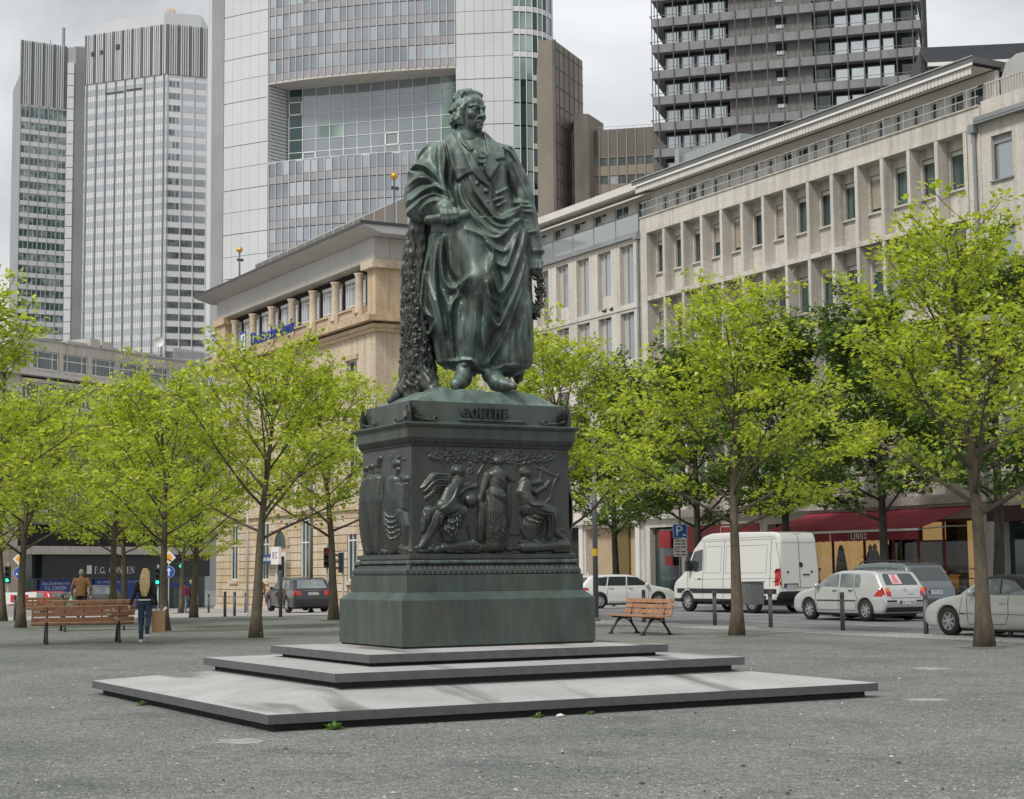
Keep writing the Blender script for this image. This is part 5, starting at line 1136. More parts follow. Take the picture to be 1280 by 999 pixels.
    t((225, 60, 26), (205, 110, 22), base=34); t((120, 700, 30), (150, 760, 20), base=20); t((40, 300, 22), (20, 440, 20), base=20)
    X = 440
    t((X, 120, 40), base=34); t((X + 14, 165, 26), (X + 10, 190, 18), base=34); t((X, 180, 26), (X - 5, 215, 30), base=20); t((X - 70, 60, 16), (X - 60, 115, 12), (X - 30, 120, 12), base=24); t((X, 80, 14), (X + 40, 70, 12), base=24); t((X + 60, 90, 8), (X + 110, 95, 8), base=10)
    for k in range(12): t((X - 30 + k * 5, 150 + (k % 3) * 8, 7), base=48)
    t((X - 30, 250, 60), (X - 30, 400, 72), (X - 30, 560, 80), (X - 20, 730, 60), amp=1.); t((X - 60, 230, 34), (X - 90, 330, 30), (X - 60, 380, 22), (X - 20, 350, 18), base=34); t((X + 70, 215, 26), (X + 120, 250, 24), base=30); t((X + 120, 240, 30), base=34)
    rl.patch([(X + 10, -265), (X + 140, -270), (X + 130, -470), (X, -460)], 34, 3, mode='max'); rl.patch([(X + 18, -275), (X + 132, -280), (X + 124, -460), (X + 8, -450)], 40, 2, mode='max')
    t((X + 80, 480, 46), (X + 110, 580, 38), (X + 105, 680, 24), (X + 100, 730, 18), base=34); t((X + 60, 745, 26), (X + 130, 760, 22), base=24); t((X - 100, 730, 26), (X - 120, 690, 16), base=20)
    for k in range(9): rg([(X - 95 + k * 20, 250 + k * 18), (X - 105 + k * 21, 520), (X - 85 + k * 19, 730)], 10, 20)
    for k in range(5): rg([(X - 60, 470 + k * 26), (X + 20, 520 + k * 40), (X + 100, 480 + k * 18)], 9, 15)
    for k in range(90): t((r.uniform(10, 610), r.uniform(755, 785), r.uniform(8, 18)), (r.uniform(10, 610), 785, 6)) if False else t((r.uniform(10, 610), r.uniform(760, 785), r.uniform(8, 20)), base=6)
    kx = 1.49 / 620; D = rl.D * .0015
    for sx, nm in ((-1, 'side_relief'), (1, 'side_relief')):
        V = np.stack([MC[0] + sx * (1.142 + D), MC[1] + (.745 - rl.X * kx) * (1 if sx < 0 else -1), 3.19 + rl.Z * kz], -1).reshape(-1, 3); nx_, nz_ = N; I = np.arange(nx_ * nz_).reshape(nx_, nz_)
        F = np.stack([I[:-1, :-1], I[1:, :-1], I[1:, 1:], I[:-1, 1:]], -1).reshape(-1, 4); inst(nm, np_mesh(nm, V, F, M['bronze_dark']), T)
pedestal()
# ------------------------------------------------------------------ the statue: one unit is 10.86 mm, x to the right of someone facing it, y backward, z up
def statue():
    U = .01086
    T = thing('statue', 'bronze statue of a standing man in a long draped cloak leaning on a tree stump', 'statue', (10.4635, 20.0137, 3.983), R(-27.6))
    A = lambda x, y: (480 + x * .2002 - 590, 490 - (100 + y * .2002)); B = lambda x, y: (480 + x * .2202 - 590, 490 - (280 + y * .2202))
    h = 1.05; s = Sculpt((-92, -74, -6), (100, 44, 342), h)
    s.stack([(24, -14, 58, -24, 28), (30, -34, 70, -30, 32), (36, -43, 74, -31, 33), (60, -48, 74, -33, 34), (90, -55, 74, -35, 34), (106, -60, 74, -36, 33), (130, -58, 74, -37, 32), (160, -56, 73, -38, 30), (190, -53, 70, -37, 28), (206, -50, 67, -33, 26)], 0, 1, 2.4)
    s.stack([(185, -40, 66, -33, 26), (215, -38, 60, -30, 25), (245, -40, 54, -31, 24), (270, -44, 51, -31, 24), (290, -49, 48, -26, 22), (302, -47, 44, -20, 19), (312, -34, 32, -15, 16), (324, -19, 19, -11, 13)], 9, 1, 2.2)
    s.chain([(-40, 2, 292, 19), (-54, -4, 262, 22), (-59, -8, 240, 21.5), (-57, -14, 224, 20)], 8, 1); s.chain([(-57, -14, 226, 19), (-44, -28, 222, 13), (-34, -34, 219, 9)], 6, 1)
    s.chain([(-56, 6, 210, 18), (-58, 8, 190, 10)], 6, 1)
    s.chain([(41, 2, 292, 17), (56, 3, 262, 15.5), (64, 1, 240, 14), (69, -4, 218, 12), (75, -9, 192, 10.8), (79, -12, 171, 10.2)], 5, 1)
    s.chain([(-8, -18, 192, 27), (12, -40, 130, 18), (9, -34, 70, 17), (2, -26, 38, 15)], 14, 1)
    s.chain([(40, -14, 180, 26), (46, -18, 100, 24), (44, -14, 40, 24)], 10, 1)
    s.chain([(56, 22, 60, 12), (55, 24, 28, 9), (54, 24, 20, 7)], 6, 1)
    # neck and standing collar
    s.chain([(-6, -1, 312, 13.5), (-3, -3, 330, 12.3), (-1, -5, 338, 12)], 4, 1)
    D = Relief(s.ax[0], s.ax[2])
    def rB(w, h_, *p, **k): D.ridge([B(*q) for q in p], w * .86, h_ * 1.12, **k)
    def rA(w, h_, *p, **k): D.ridge([A(*q) for q in p], w * .86, h_ * 1.12, **k)
    # lower drapery
    rB(6, 5, (300, 90), (270, 200), (240, 300), (228, 400), (222, 470), (245, 520), (290, 560)); rB(7, 8, (322, 110), (300, 250), (300, 380), (320, 520), (350, 650), (372, 800)); rB(7, 8, (352, 90), (335, 200), (340, 300), (360, 370), (395, 402), (440, 385), (490, 345)); rB(6, 6, (390, 80), (383, 180), (400, 290), (432, 345))
    rB(6, 6, (345, 400), (375, 520), (370, 480), (330, 380)); rB(7, 7, (480, 360), (430, 430), (388, 500), (378, 560), (392, 680), (405, 800)); rB(7, 6, (262, 420), (300, 560), (322, 660), (345, 795)); rB(5, 5, (235, 600), (262, 640), (300, 580)); rB(6, 6, (250, 300), (280, 420), (330, 560), (350, 640))
    rB(6, 6, (470, 76), (560, 115), (605, 175), (622, 225), (600, 320)); rB(7, 9, (602, 230), (618, 330), (638, 415), (658, 440), (700, 380), (740, 290), (780, 180), (803, 60)); rB(8, 9, (592, 440), (603, 540), (628, 602), (655, 612), (700, 525), (742, 430), (778, 330), (803, 220)); rB(6, 7, (615, 245), (655, 275), (690, 283), (718, 220), (745, 140), (772, 50)); rB(6, 6, (560, 90), (610, 118), (655, 122), (705, 80), (755, 25)); rB(5, 5, (585, 150), (640, 190), (690, 200), (725, 150))
    rB(6, 7, (588, 375), (590, 480), (578, 620), (562, 785)); rB(8, 6, (592, 815), (640, 740), (692, 640), (742, 520), (785, 400), (815, 280)); rB(7, 5, (775, 560), (766, 700), (772, 815)); rB(7, 5, (712, 640), (694, 760), (688, 835)); rB(7, 5, (818, 420), (822, 600), (826, 812)); rB(6, 4, (740, 600), (728, 720), (735, 825)); rB(7, 5, (795, 480), (796, 640), (800, 815)); rB(5, 4, (596, 455), (625, 470), (650, 478)); rB(5, 4, (606, 500), (640, 545)); rB(5, 5, (620, 760), (590, 815), (610, 850))
    rB(4, 4, (310, 803), (400, 800), (450, 797), (502, 802), (530, 832), (562, 855), (640, 842), (700, 828), (830, 824)); rB(6, 5, (440, 480), (425, 620), (440, 790)); rB(7, 4, (530, 440), (520, 600), (505, 790), taper=(.6, .3))
    rB(-5, 0, (0, 0), (1, 1)) if False else None
    for p in (((335, 130), (318, 260), (320, 380), (338, 520), (362, 700)), ((372, 120), (362, 240), (372, 330)), ((640, 250), (660, 350), (662, 395)), ((640, 480), (650, 560), (690, 490)), ((575, 420), (560, 600), (548, 780)), ((415, 560), (412, 680), (420, 790))): D.ridge([B(*q) for q in p], 4, -4)
    # cloak over the right arm
    rA(7, 7, (165, 605), (215, 562), (280, 585), (345, 648), (385, 725), (405, 775)); rA(6, 6, (158, 790), (200, 782), (260, 735), (330, 705), (385, 735), (415, 790)); rA(6, 6, (155, 865), (205, 835), (270, 780), (335, 762), (390, 790), (430, 830)); rA(5, 5, (165, 690), (230, 650), (300, 660), (350, 700)); rA(5, 5, (240, 860), (300, 815), (360, 805)); rA(7, 5, (300, 400), (240, 470), (190, 560)); rA(5, 3, (340, 430), (330, 520), (350, 620))
    for p in (((175, 590), (230, 590), (300, 640), (350, 710)), ((165, 745), (240, 695), (320, 685)), ((160, 825), (240, 770), (310, 740))): D.ridge([A(*q) for q in p], 3.5, -4)
    rA(6, 6, (382, 415), (392, 520), (384, 620), (394, 700), (440, 810)); rA(6, 6, (420, 470), (432, 600), (430, 700), (455, 850)); rA(5, 5, (478, 690), (500, 800), (560, 905), (605, 970)); rA(4, -4, (405, 450), (412, 600), (410, 700), (440, 790))
    rA(7, 9, (545, 645), (580, 745), (640, 830), (700, 905), (745, 920), (800, 885), (860, 838)); rA(6, 7, (500, 665), (550, 785), (620, 880), (700, 955), (765, 965), (830, 930), (868, 870)); rA(6, 6, (470, 720), (520, 835), (600, 930), (680, 995), (760, 1005)); rA(5, 5, (722, 912), (790, 862), (850, 828), (858, 800), (820, 790)); rA(4, -4, (560, 760), (640, 865), (700, 930), (760, 940))
    rA(3, -3, (664, 665), (690, 730), (692, 800), (722, 880)); rA(3, 3, (700, 755), (760, 722), (788, 700)); rA(3, 3, (690, 795), (755, 768)); rA(3, 2.5, (710, 830), (770, 790)); rA(4, 4, (745, 440), (792, 470), (828, 525)); rA(4, 3, (765, 430), (812, 445)); rA(3, 3, (820, 768), (870, 792), (912, 790)); rA(3, 3, (850, 822), (925, 815)); rA(3, 3, (862, 850), (930, 852)); rA(6, -4, (770, 560), (790, 680), (830, 770)); rA(3, 4, (905, 985), (945, 975)); rA(4, 3, (800, 520), (850, 640), (900, 760))
    # lapels, collar, shirt front
    D.patch([A(*q) for q in ((392, 362), (440, 338), (462, 380), (505, 490), (560, 620), (465, 674), (430, 560), (402, 440))], 5, 1.0); D.patch([A(*q) for q in ((452, 345), (492, 345), (580, 540), (670, 714), (600, 672), (560, 618))], 4, .9)
    D.patch([A(*q) for q in ((628, 350), (655, 348), (702, 400), (757, 442), (764, 520), (704, 540), (735, 558), (668, 668), (630, 602), (652, 480), (640, 400))], 4.5, .9)
    D.patch([A(*q) for q in ((486, 388), (530, 440), (584, 456), (545, 486), (505, 440))], 3, .9); D.patch([A(*q) for q in ((562, 465), (592, 460), (650, 500), (640, 595), (604, 562), (575, 512))], 2.5, .9)
    for p in (((585, 470), (600, 520), (640, 520)), ((585, 520), (605, 560), (640, 555)), ((600, 470), (640, 500), (650, 530))): rA(2, 3, *p)
    for p in ((645, 735), (650, 805), (590, 690)): x, z = A(*p); D.tube([(x - .01, z, 2.8), (x, z, 2.8)], 2.2, .6)
    D.D[:] = D.D + 0; r = np.random.RandomState(4)
    D.D += .35 * np.sin(D.X * .31 + 2 * np.sin(D.Z * .07)) * np.sin(D.Z * .11 + D.X * .05)
    s.push(D.D, 6, 16)
    # back: plain vertical folds
    yb = s.ax[1]; w = np.clip((yb - 8) / 10, 0, 1); fold = 2.2 * np.sin(D.X * .34 + .6 * np.sin(D.Z * .03)) + 1.4 * np.sin(D.X * .71 + D.Z * .01); s.f -= ((fold * (D.Z < 300))[:, None, :] * w[None, :, None]).astype(np.float32)
    # feet and hands
    s.chain([(-6, -24, 40, 11), (-9, -26, 26, 9.5), (-11, -31, 13, 10.5), (-16, -43, 6, 9), (-19, -50, 4, 7.5)], 3, 1); s.chain([(-17, -24, 30, 2.2), (-9, -37, 29, 2.2), (1, -26, 31, 2.2)], 1.2, 1)
    s.chain([(22, -16, 40, 12), (24, -22, 20, 12), (30, -28, 8, 10), (42, -36, 4, 7), (50, -41, 2, 5)], 3, 1)
    s.chain([(-38, -33, 224, 9.5), (-29, -40, 218, 9), (-26, -42, 214, 8)], 4, 1)
    for k in range(4):
        x = -36 + k * 5.4; z = 213 + .4 * k; s.chain([(x, -46, z + 3, 3.1), (x + 2.2, -51, z - 3, 2.9), (x + 3.2, -50.5, z - 9.5 + abs(k - 1.3), 2.6), (x + 2.5, -47, z - 13 + abs(k - 1.3), 2.2)], 1.0, 1)
    s.chain([(-22, -40, 219, 3.6), (-16, -45, 215, 3.1), (-13, -48, 209, 2.6)], 1.2, 1)
    s.chain([(-51, -43, 205, 5.6), (-7, -43, 212, 5.6)], .6, 1); s.block((-48, -40, 190), (-28, -38, 206), .6, .6, 1)
    s.ball((80, -12, 171), (10.8, 10.8, 4), 1.5, 1); s.ball((79, -14, 160), (8, 7, 10), 2.5, 1)
    for k in range(4): x = 73.5 + k * 4; s.chain([(x, -20, 157, 2.9), (x - .5, -22, 149, 2.7), (x - 1.5, -18, 143 + abs(k - 1.5), 2.4), (x - 1, -13, 145, 2.1)], 1, 1)
    s.chain([(72, -16, 164, 3.2), (70, -20, 156, 2.8), (72, -21, 149, 2.4)], 1, 1)
    V, F, _ = s.mesh(U); inst('draped_body', np_mesh('draped_body', V, F, M['bronze']), T)
    # head, built facing forward then turned
    q = Sculpt((-27, -31, -38), (27, 33, 34), .72)
    q.ball((0, 2, 6), (17, 19.5, 19), 2, 1); q.ball((0, -7, -7), (14, 13.5, 18.5), 3, 1); q.ball((0, -8.5, -17), (11.5, 11, 9), 3, 1); q.ball((0, -17.5, -22.5), (4.6, 4, 4.2), 2.5, 1); q.ball((0, -8.5, 11), (14.6, 11.3, 13), 3, 1)
    q.chain([(0, 2, -14, 12), (0, 1, -34, 12)], 3, 1)
    for sx in (-1, 1):
        q.ball((sx * 9.5, -13.5, -5), (5.5, 5, 6), 3, 1); q.ball((sx * 7.2, -21.5, .8), (5, 4.4, 3.7), 1.8, None, True); q.ball((sx * 7, -16.6, .6), 3.5, .6, 1)
        q.chain([(sx * 11, -16.2, 1.2, .9), (sx * 7.4, -19.8, 2.8, 1.1), (sx * 3.6, -18.4, 1, .8)], .6, 1); q.chain([(sx * 10.4, -16.6, -1.4, .7), (sx * 7, -19, -2.3, .8), (sx * 4, -18, -.8, .7)], .5, 1)
        q.chain([(sx * 12, -14.5, 5.2, 2), (sx * 6.5, -19.4, 6.2, 2.3), (sx * 1.5, -19.6, 4.6, 1.8)], 2, 1); q.ball((sx * 3, -21, -8), (2.4, 2.6, 2.1), 1, 1); q.ball((sx * 1.8, -23.4, -9.8), (.8, 1.1, .6), .4, None, True)
        q.chain([(sx * 4.6, -21.4, -8, .5), (sx * 7.4, -17.6, -14, .4)], 1.2, None, True); q.chain([(sx * 6.3, -18.2, -14.8, .7), (sx * 7.4, -16.5, -17.5, .6)], .8, None, True)
        q.ball((sx * 17, 1.5, -4), (2.4, 4.6, 6.5), 1, 1)
    q.chain([(0, -19.4, 4, 2.1), (0, -22.6, -3.5, 2.5), (0, -24.6, -7.4, 2.9)], 1.3, 1)
    q.chain([(-5.4, -18, -13.6, 1.2), (0, -21, -12.6, 1.8), (5.4, -18, -13.6, 1.2)], 1, 1); q.chain([(-4.6, -18.2, -16.4, 1.2), (0, -20.6, -16.7, 2), (4.6, -18.2, -16.4, 1.2)], 1, 1); q.chain([(-5.6, -19.6, -14.9, .6), (0, -22.6, -14.6, .7), (5.6, -19.6, -14.9, .6)], .5, None, True); q.chain([(-3, -20, -19.3, 1), (3, -20, -19.3, 1)], 1.2, None, True)
    q.ball((0, 7, 8), (18.2, 16.5, 17.5), 2, 1); r = random.Random(15)
    for k in range(64):      # locks swept back over the crown and curling at the sides and nape
        u = k / 63; a = R(28 + 304 * u); side = math.sin(a); c, sn = math.cos(a), math.sin(a)      # angle from the face around the head
        for row in range(3):
            z = (21, 8, -6)[row] + r.uniform(-2.5, 2.5); rr = (12.5, 17.6, 17.4)[row] + r.uniform(-1, 1); aa = a + r.uniform(-.12, .12)
            if row and abs(math.pi - (a % (2 * PI))) > 2.25: continue
            x, y = rr * math.sin(aa), 5 - rr * math.cos(aa) * .98; w = r.uniform(1.7, 2.7); tw = r.uniform(-3, 3)
            q.chain([(x * .9, y - 2, z + 6, w), (x + tw * .4, y + 1, z + 1, w + .5), (x * 1.05 + tw, y + 2, z - 4, w), (x * .98 + tw * .3, y + .5, z - 8, w * .7)], .8, 1)
    for k in range(7): x = -12 + k * 4.2; q.chain([(x * .8, -12 + abs(x) * .25, 20, 2.4), (x * .95 + 1, -11 + abs(x) * .3, 25.5, 3.2), (x + 2, -3, 28, 3), (x + 1, 6, 28, 2.4)], 1, 1)
    for sx in (-1, 1):
        q.chain([(sx * 15.5, -7, 9, 2.6), (sx * 18.5, -5, 3, 3), (sx * 17.5, -4, -4, 2.4)], 1, 1); q.chain([(sx * 17, 2, 2, 3), (sx * 18, 3, -5, 3), (sx * 16.5, 4, -12, 2.6), (sx * 15.5, 1, -15, 2)], 1, 1); q.chain([(sx * 13, 14, -6, 4), (sx * 13, 16, -16, 3.6)], 1, 1)
    V, F, _ = q.mesh(U * .955); a = R(45); Rm = np.array(((math.cos(a), -math.sin(a), 0), (math.sin(a), math.cos(a), 0), (0, 0, 1))); V = V @ Rm.T
    inst('head', np_mesh('head', V, F, M['bronze']), T, (-.6 * U, -6 * U, 345.8 * U))
    # wreath in the lowered hand
    w = MB(); r = random.Random(5); pts = [(76 + 8.5 * math.cos(t), -17 + 5 * math.cos(t), 121 + 27 * math.sin(t)) for t in np.linspace(0, 2 * PI, 26)]
    w.tube([tuple(c * U for c in p) for p in pts], 3.4 * U, 6)
    for k in range(230):
        t = r.uniform(0, 2 * PI); a = r.uniform(0, 2 * PI); c = Vector((76 + 8.5 * math.cos(t), -17 + 5 * math.cos(t), 121 + 27 * math.sin(t))) * U; n = Vector((math.cos(a) * math.cos(t), math.sin(a), math.cos(a) * math.sin(t))); tg = Vector((-math.sin(t) * .4, -.2 * math.sin(t), math.cos(t))); c = c + n * 3 * U
        e = (tg + n * .7).normalized() * 7 * U; s_ = n.cross(tg).normalized() * 2.6 * U; w.add([c, c + e * .5 + s_ + n * 1.0 * U, c + e, c + e * .5 - s_ + n * 1.0 * U, c + e * .5 + n * 2.4 * U], [(0, 1, 4), (1, 2, 4), (2, 3, 4), (3, 0, 4)])
    w.build('laurel_wreath', M['bronze_dark'], T)
    # tree stump with bark and ivy
    s = Sculpt((-112, -46, -14), (-24, 46, 232), 1.5)
    s.chain([(-65, 8, -8, 25), (-66, 9, 26, 21.5), (-67, 8, 80, 19), (-67, 6, 130, 18), (-66, 3, 170, 17), (-63, -2, 196, 14.5), (-59, -12, 220, 12)], 4, 1); s.chain([(-72, 4, 12, 11), (-86, -4, 2, 7), (-98, -8, -10, 5)], 5, 1); s.chain([(-56, -10, 14, 14), (-46, -24, -4, 10)], 5, 1); s.ball((-59.5, -17, 224), (9.5, 6, 9.5), 2, 1); s.ball((-80, -4, 150), (5, 6, 12), 4, 1)
    x, y, z = s.ax[0][:, None, None], s.ax[1][None, :, None], s.ax[2][None, None, :]; ang = np.arctan2(y - 5, x + 68)
    s.f += (1.2 * np.sin(ang * 9 + 1.6 * np.sin(z * .06) + .02 * z) + .9 * np.sin(ang * 19 + z * .13 + np.sin(z * .3)) + .7 * np.sin(z * .45 + 3 * np.sin(ang * 4)) * np.sin(x * .4)).astype(np.float32)
    V, F, _ = s.mesh(U); st = inst('tree_stump', np_mesh('tree_stump', V, F, M['bronze_dark']), T)
    iv = MB(); r = random.Random(8)
    for k in range(300):
        z = r.uniform(5, 200); a = r.gauss(-1.75, .75); rad = np.interp(z, [0, 30, 80, 130, 200], [25, 22, 19.4, 18.4, 14.6]) + r.uniform(-.8, .9); cx = np.interp(z, [0, 80, 170, 200], [-66, -67, -66, -63]); c = Vector((cx + rad * math.cos(a), 6 + rad * math.sin(a), z)) * U; n = Vector((math.cos(a), math.sin(a), r.uniform(-.2, .4))).normalized(); d = Vector((-math.sin(a), math.cos(a), 0)) * r.uniform(-1, 1) + Vector((0, 0, r.uniform(-1, .3))); d = (d - n * d.dot(n)).normalized(); b = n.cross(d); L = r.uniform(3.5, 6.5) * U
        iv.add([c - d * L * .3, c + b * L * .6 + n * L * .1, c + d * L * .25 + b * L * .35 + n * L * .2, c + d * L + n * L * .1, c + d * L * .25 - b * L * .35 + n * L * .2, c - b * L * .6 + n * L * .1, c + n * L * .38], [(0, 1, 6), (1, 2, 6), (2, 3, 6), (3, 4, 6), (4, 5, 6), (5, 0, 6)])
    iv.build('ivy', M['bronze_dark'], st)
    # rocky ground under the feet
    nx_, ny_ = 70, 46; X, Y = np.meshgrid(np.linspace(-1.118, 1.118, nx_), np.linspace(-.688, .688, ny_), indexing='ij'); e = np.minimum(np.clip((1.118 - abs(X)) / .5, 0, 1), np.clip((.688 - abs(Y)) / .17, 0, 1)); e = e * e * (3 - 2 * e)
    Z = 3.768 + e * (.185 + .02 * np.sin(X * 9 + Y * 5) * np.sin(Y * 8 - X * 3) + .010 * np.sin(X * 23 + 2 * Y) * np.cos(Y * 19)); V = np.stack([X + MC[0], Y + MC[1], Z], -1).reshape(-1, 3); I = np.arange(nx_ * ny_).reshape(nx_, ny_); F = np.stack([I[:-1, :-1], I[1:, :-1], I[1:, 1:], I[:-1, 1:]], -1).reshape(-1, 4)
    g = inst('rocky_base', np_mesh('rocky_base', V, F, M['bronze']), T); bpy.context.view_layer.update(); g.matrix_parent_inverse = T.matrix_world.inverted()
statue()
# ------------------------------------------------------------------ trees
def leaf_mat(name, dark, mid, light, tr):
    m = bpy.data.materials.new(name); m.use_nodes = True; n = m.node_tree.nodes; l = m.node_tree.links; n.clear()
    o = n.new('ShaderNodeOutputMaterial'); g = n.new('ShaderNodeNewGeometry'); r = n.new('ShaderNodeValToRGB'); e = r.color_ramp.elements
    e[0].position = 0; e[0].color = (*dark, 1); e[1].position = 1; e[1].color = (*light, 1); k = e.new(.55); k.color = (*mid, 1)
    l.new(g.outputs['Random Per Island'], r.inputs[0])
    d = n.new('ShaderNodeBsdfDiffuse'); t = n.new('ShaderNodeBsdfTranslucent'); gl = n.new('ShaderNodeBsdfGlossy'); gl.inputs['Roughness'].default_value = .45; gl.inputs[0].default_value = (.8, .85, .8, 1)
    hs = n.new('ShaderNodeHueSaturation'); hs.inputs['Value'].default_value = 1.85; hs.inputs['Hue'].default_value = .485; l.new(r.outputs[0], hs.inputs['Color'])
    x = n.new('ShaderNodeMixShader'); x.inputs[0].default_value = tr; y = n.new('ShaderNodeMixShader'); y.inputs[0].default_value = .06
    l.new(r.outputs[0], d.inputs[0]); l.new(hs.outputs[0], t.inputs[0]); l.new(d.outputs[0], x.inputs[1]); l.new(t.outputs[0], x.inputs[2]); l.new(x.outputs[0], y.inputs[1]); l.new(gl.outputs[0], y.inputs[2]); l.new(y.outputs[0], o.inputs[0])
    return m
M['leaf_light'] = leaf_mat('spring_leaf', (.18, .265, .016), (.315, .415, .026), (.50, .56, .06), .5)
M['leaf_dark'] = leaf_mat('lime_leaf', (.045, .09, .014), (.08, .15, .02), (.15, .23, .03), .4)
M['bark'] = mat('bark', (.065, .052, .036), .9, (.15, .122, .085), 9, (1, 1, .35), bump=.5, bscale=22, lo=.3, hi=.7, obj=True)
M['bark_dark'] = mat('dark_bark', (.030, .027, .022), .9, (.065, .058, .048), 9, (1, 1, .3), bump=.5, bscale=22, obj=True)
def tree_mesh(seed, H, fork, rad, r0, nl, leaf, per, lsz, droop=.12, barkm='bark', leafm='leaf_light', nlevel=3, flat=1.4):
    """trunk mesh with limbs, and a crown mesh of single leaves gathered round the twigs"""
    r = random.Random(seed); mb = MB(); tips = []
    def bend(p, d, L, ra, rb, n, wob, lift):
        pts = [p]; rs = [ra]; q = Vector(p); d = Vector(d)
        for k in range(n):
            d = (d + Vector((r.uniform(-wob, wob), r.uniform(-wob, wob), r.uniform(-wob, wob) * .6 + lift))).normalized(); q = q + d * L / n; pts.append(q.copy()); rs.append(ra + (rb - ra) * (k + 1) / n)
        return pts, rs, d
    lean = Vector((r.uniform(-.03, .03), r.uniform(-.03, .03), 1)).normalized()
    tp, tr_, td = bend(Vector((0, 0, -.1)), lean, H * .86 + .1, r0, r0 * .16, 10, .045, .02); tr_[0] = r0 * 1.55; tr_[1] = r0 * 1.0
    mb.tube(tp, tr_, 9)
    def along(pts, t): i = min(int(t * (len(pts) - 1)), len(pts) - 2); f = t * (len(pts) - 1) - i; return pts[i].lerp(pts[i + 1], f) if hasattr(pts[i], 'lerp') else Vector(pts[i]).lerp(Vector(pts[i + 1]), f)
    tp = [Vector(p) for p in tp]; ga = r.uniform(0, 6.3)
    for k in range(nl):
        t = (fork + (H * .80 - fork) * (k / (nl - 1)) ** 1.05) / (H * .86 + .1); p = along(tp, min(t, .99)); ga += 2.4 + r.uniform(-.4, .4)
        f = k / (nl - 1); el = .42 + .75 * f + r.uniform(-.12, .12); L = rad * (1.08 - .62 * f ** 1.3) * r.uniform(.88, 1.12); rb = r0 * (.31 - .15 * f)
        d = Vector((math.cos(ga) * math.cos(el), math.sin(ga) * math.cos(el), math.sin(el))); lp, lr, ld = bend(p, d, L, rb, rb * .28, 6, .13, .015); mb.tube(lp, lr, 6); lp = [Vector(q) for q in lp]
        ns = int(4 + L * 2.6)
        for j in range(ns):
            tt = .26 + .74 * (j + r.random() * .6) / ns; q = along(lp, min(tt, .995)); ax = (lp[-1] - lp[0]).normalized(); sd = ax.cross(Vector((0, 0, 1))).normalized() * (1 if j % 2 else -1)
            d2 = (ax * r.uniform(.35, .9) + sd * r.uniform(.5, 1.0) + Vector((0, 0, r.uniform(-.18, .45)))).normalized(); L2 = rad * r.uniform(.22, .42) * (1.15 - .4 * tt)
            sp, sr, sdv = bend(q, d2, L2, rb * .26, .008, 4, .2, -.01); mb.tube(sp, sr, 4, cap=False); sp = [Vector(v) for v in sp]
            for m_ in range(int(2 + L2 * 3.2)):
                v = along(sp, min(.3 + .7 * r.random(), .99)); w = Vector((r.uniform(-1, 1), r.uniform(-1, 1), r.uniform(-.5, .6))).normalized() * r.uniform(.06, .34) ; tips.append((v + w, (w + d2 * .2).normalized())); 
                if r.random() < .5: mb.tube([v, v + w], [.008, .004], 3, cap=False)
            tips.append((sp[-1], sdv))
        tips.append((lp[-1], ld))
    for k in range(6): tips.append((tp[-1] + Vector((r.gauss(0, .25), r.gauss(0, .25), r.uniform(-.7, .25))), Vector((0, 0, 1))))
    rs = np.random.RandomState(seed); n = len(tips) * per; P = np.repeat(np.array([tuple(t[0]) for t in tips]), per, 0); O = np.repeat(np.array([tuple(t[1]) for t in tips]), per, 0)
    off = rs.normal(0, 1, (n, 3)) * np.array((.135, .135, .05)) * (rs.rand(n, 1) * .7 + .5) * (lsz / .11) ** .6; P = P + off
    D = off / (np.linalg.norm(off, axis=1, keepdims=True) + 1e-6) * .8 + O * .35 + rs.normal(0, .35, (n, 3)); D[:, 2] -= droop; D /= np.linalg.norm(D, axis=1, keepdims=True)
    N = rs.normal(0, .45, (n, 3)) + np.array((0, 0, flat)); B_ = np.cross(D, N); B_ /= np.linalg.norm(B_, axis=1, keepdims=True) + 1e-6; N = np.cross(B_, D)
    L = (lsz * (.42 + 1.25 * rs.rand(n) ** 1.6))[:, None]; wd = L * (.36 + .12 * rs.rand(n, 1)); cup = L * .10
    V = np.stack([P, P + D * L * .45 + B_ * wd + N * cup, P + D * L, P + D * L * .45 - B_ * wd + N * cup], 1).reshape(-1, 3); i = np.arange(n)[:, None] * 4
    F = np.concatenate([i + [[0, 1, 2]], i + [[0, 2, 3]]], 1).reshape(-1, 3)
    return mb.mesh('trunk', M[barkm], True), np_mesh('crown', V, F, M[leafm], smooth=False)
TM = {}
TM['a'] = tree_mesh(11, 7.4, 2.5, 3.3, .135, 17, None, 13, .10)
TM['b'] = tree_mesh(23, 7.2, 2.35, 3.3, .125, 17, None, 13, .10)
TM['c'] = tree_mesh(37, 8.6, 2.6, 3.45, .155, 19, None, 13, .10)
TM['d'] = tree_mesh(52, 8.3, 2.5, 3.4, .145, 19, None, 13, .10)
TM['s'] = tree_mesh(71, 12.6, 3.4, 4.3, .20, 24, None, 12, .17, .3, 'bark_dark', 'leaf_dark')
TM['t'] = tree_mesh(88, 13.0, 3.5, 4.4, .22, 24, None, 12, .17, .3, 'bark_dark', 'leaf_dark')
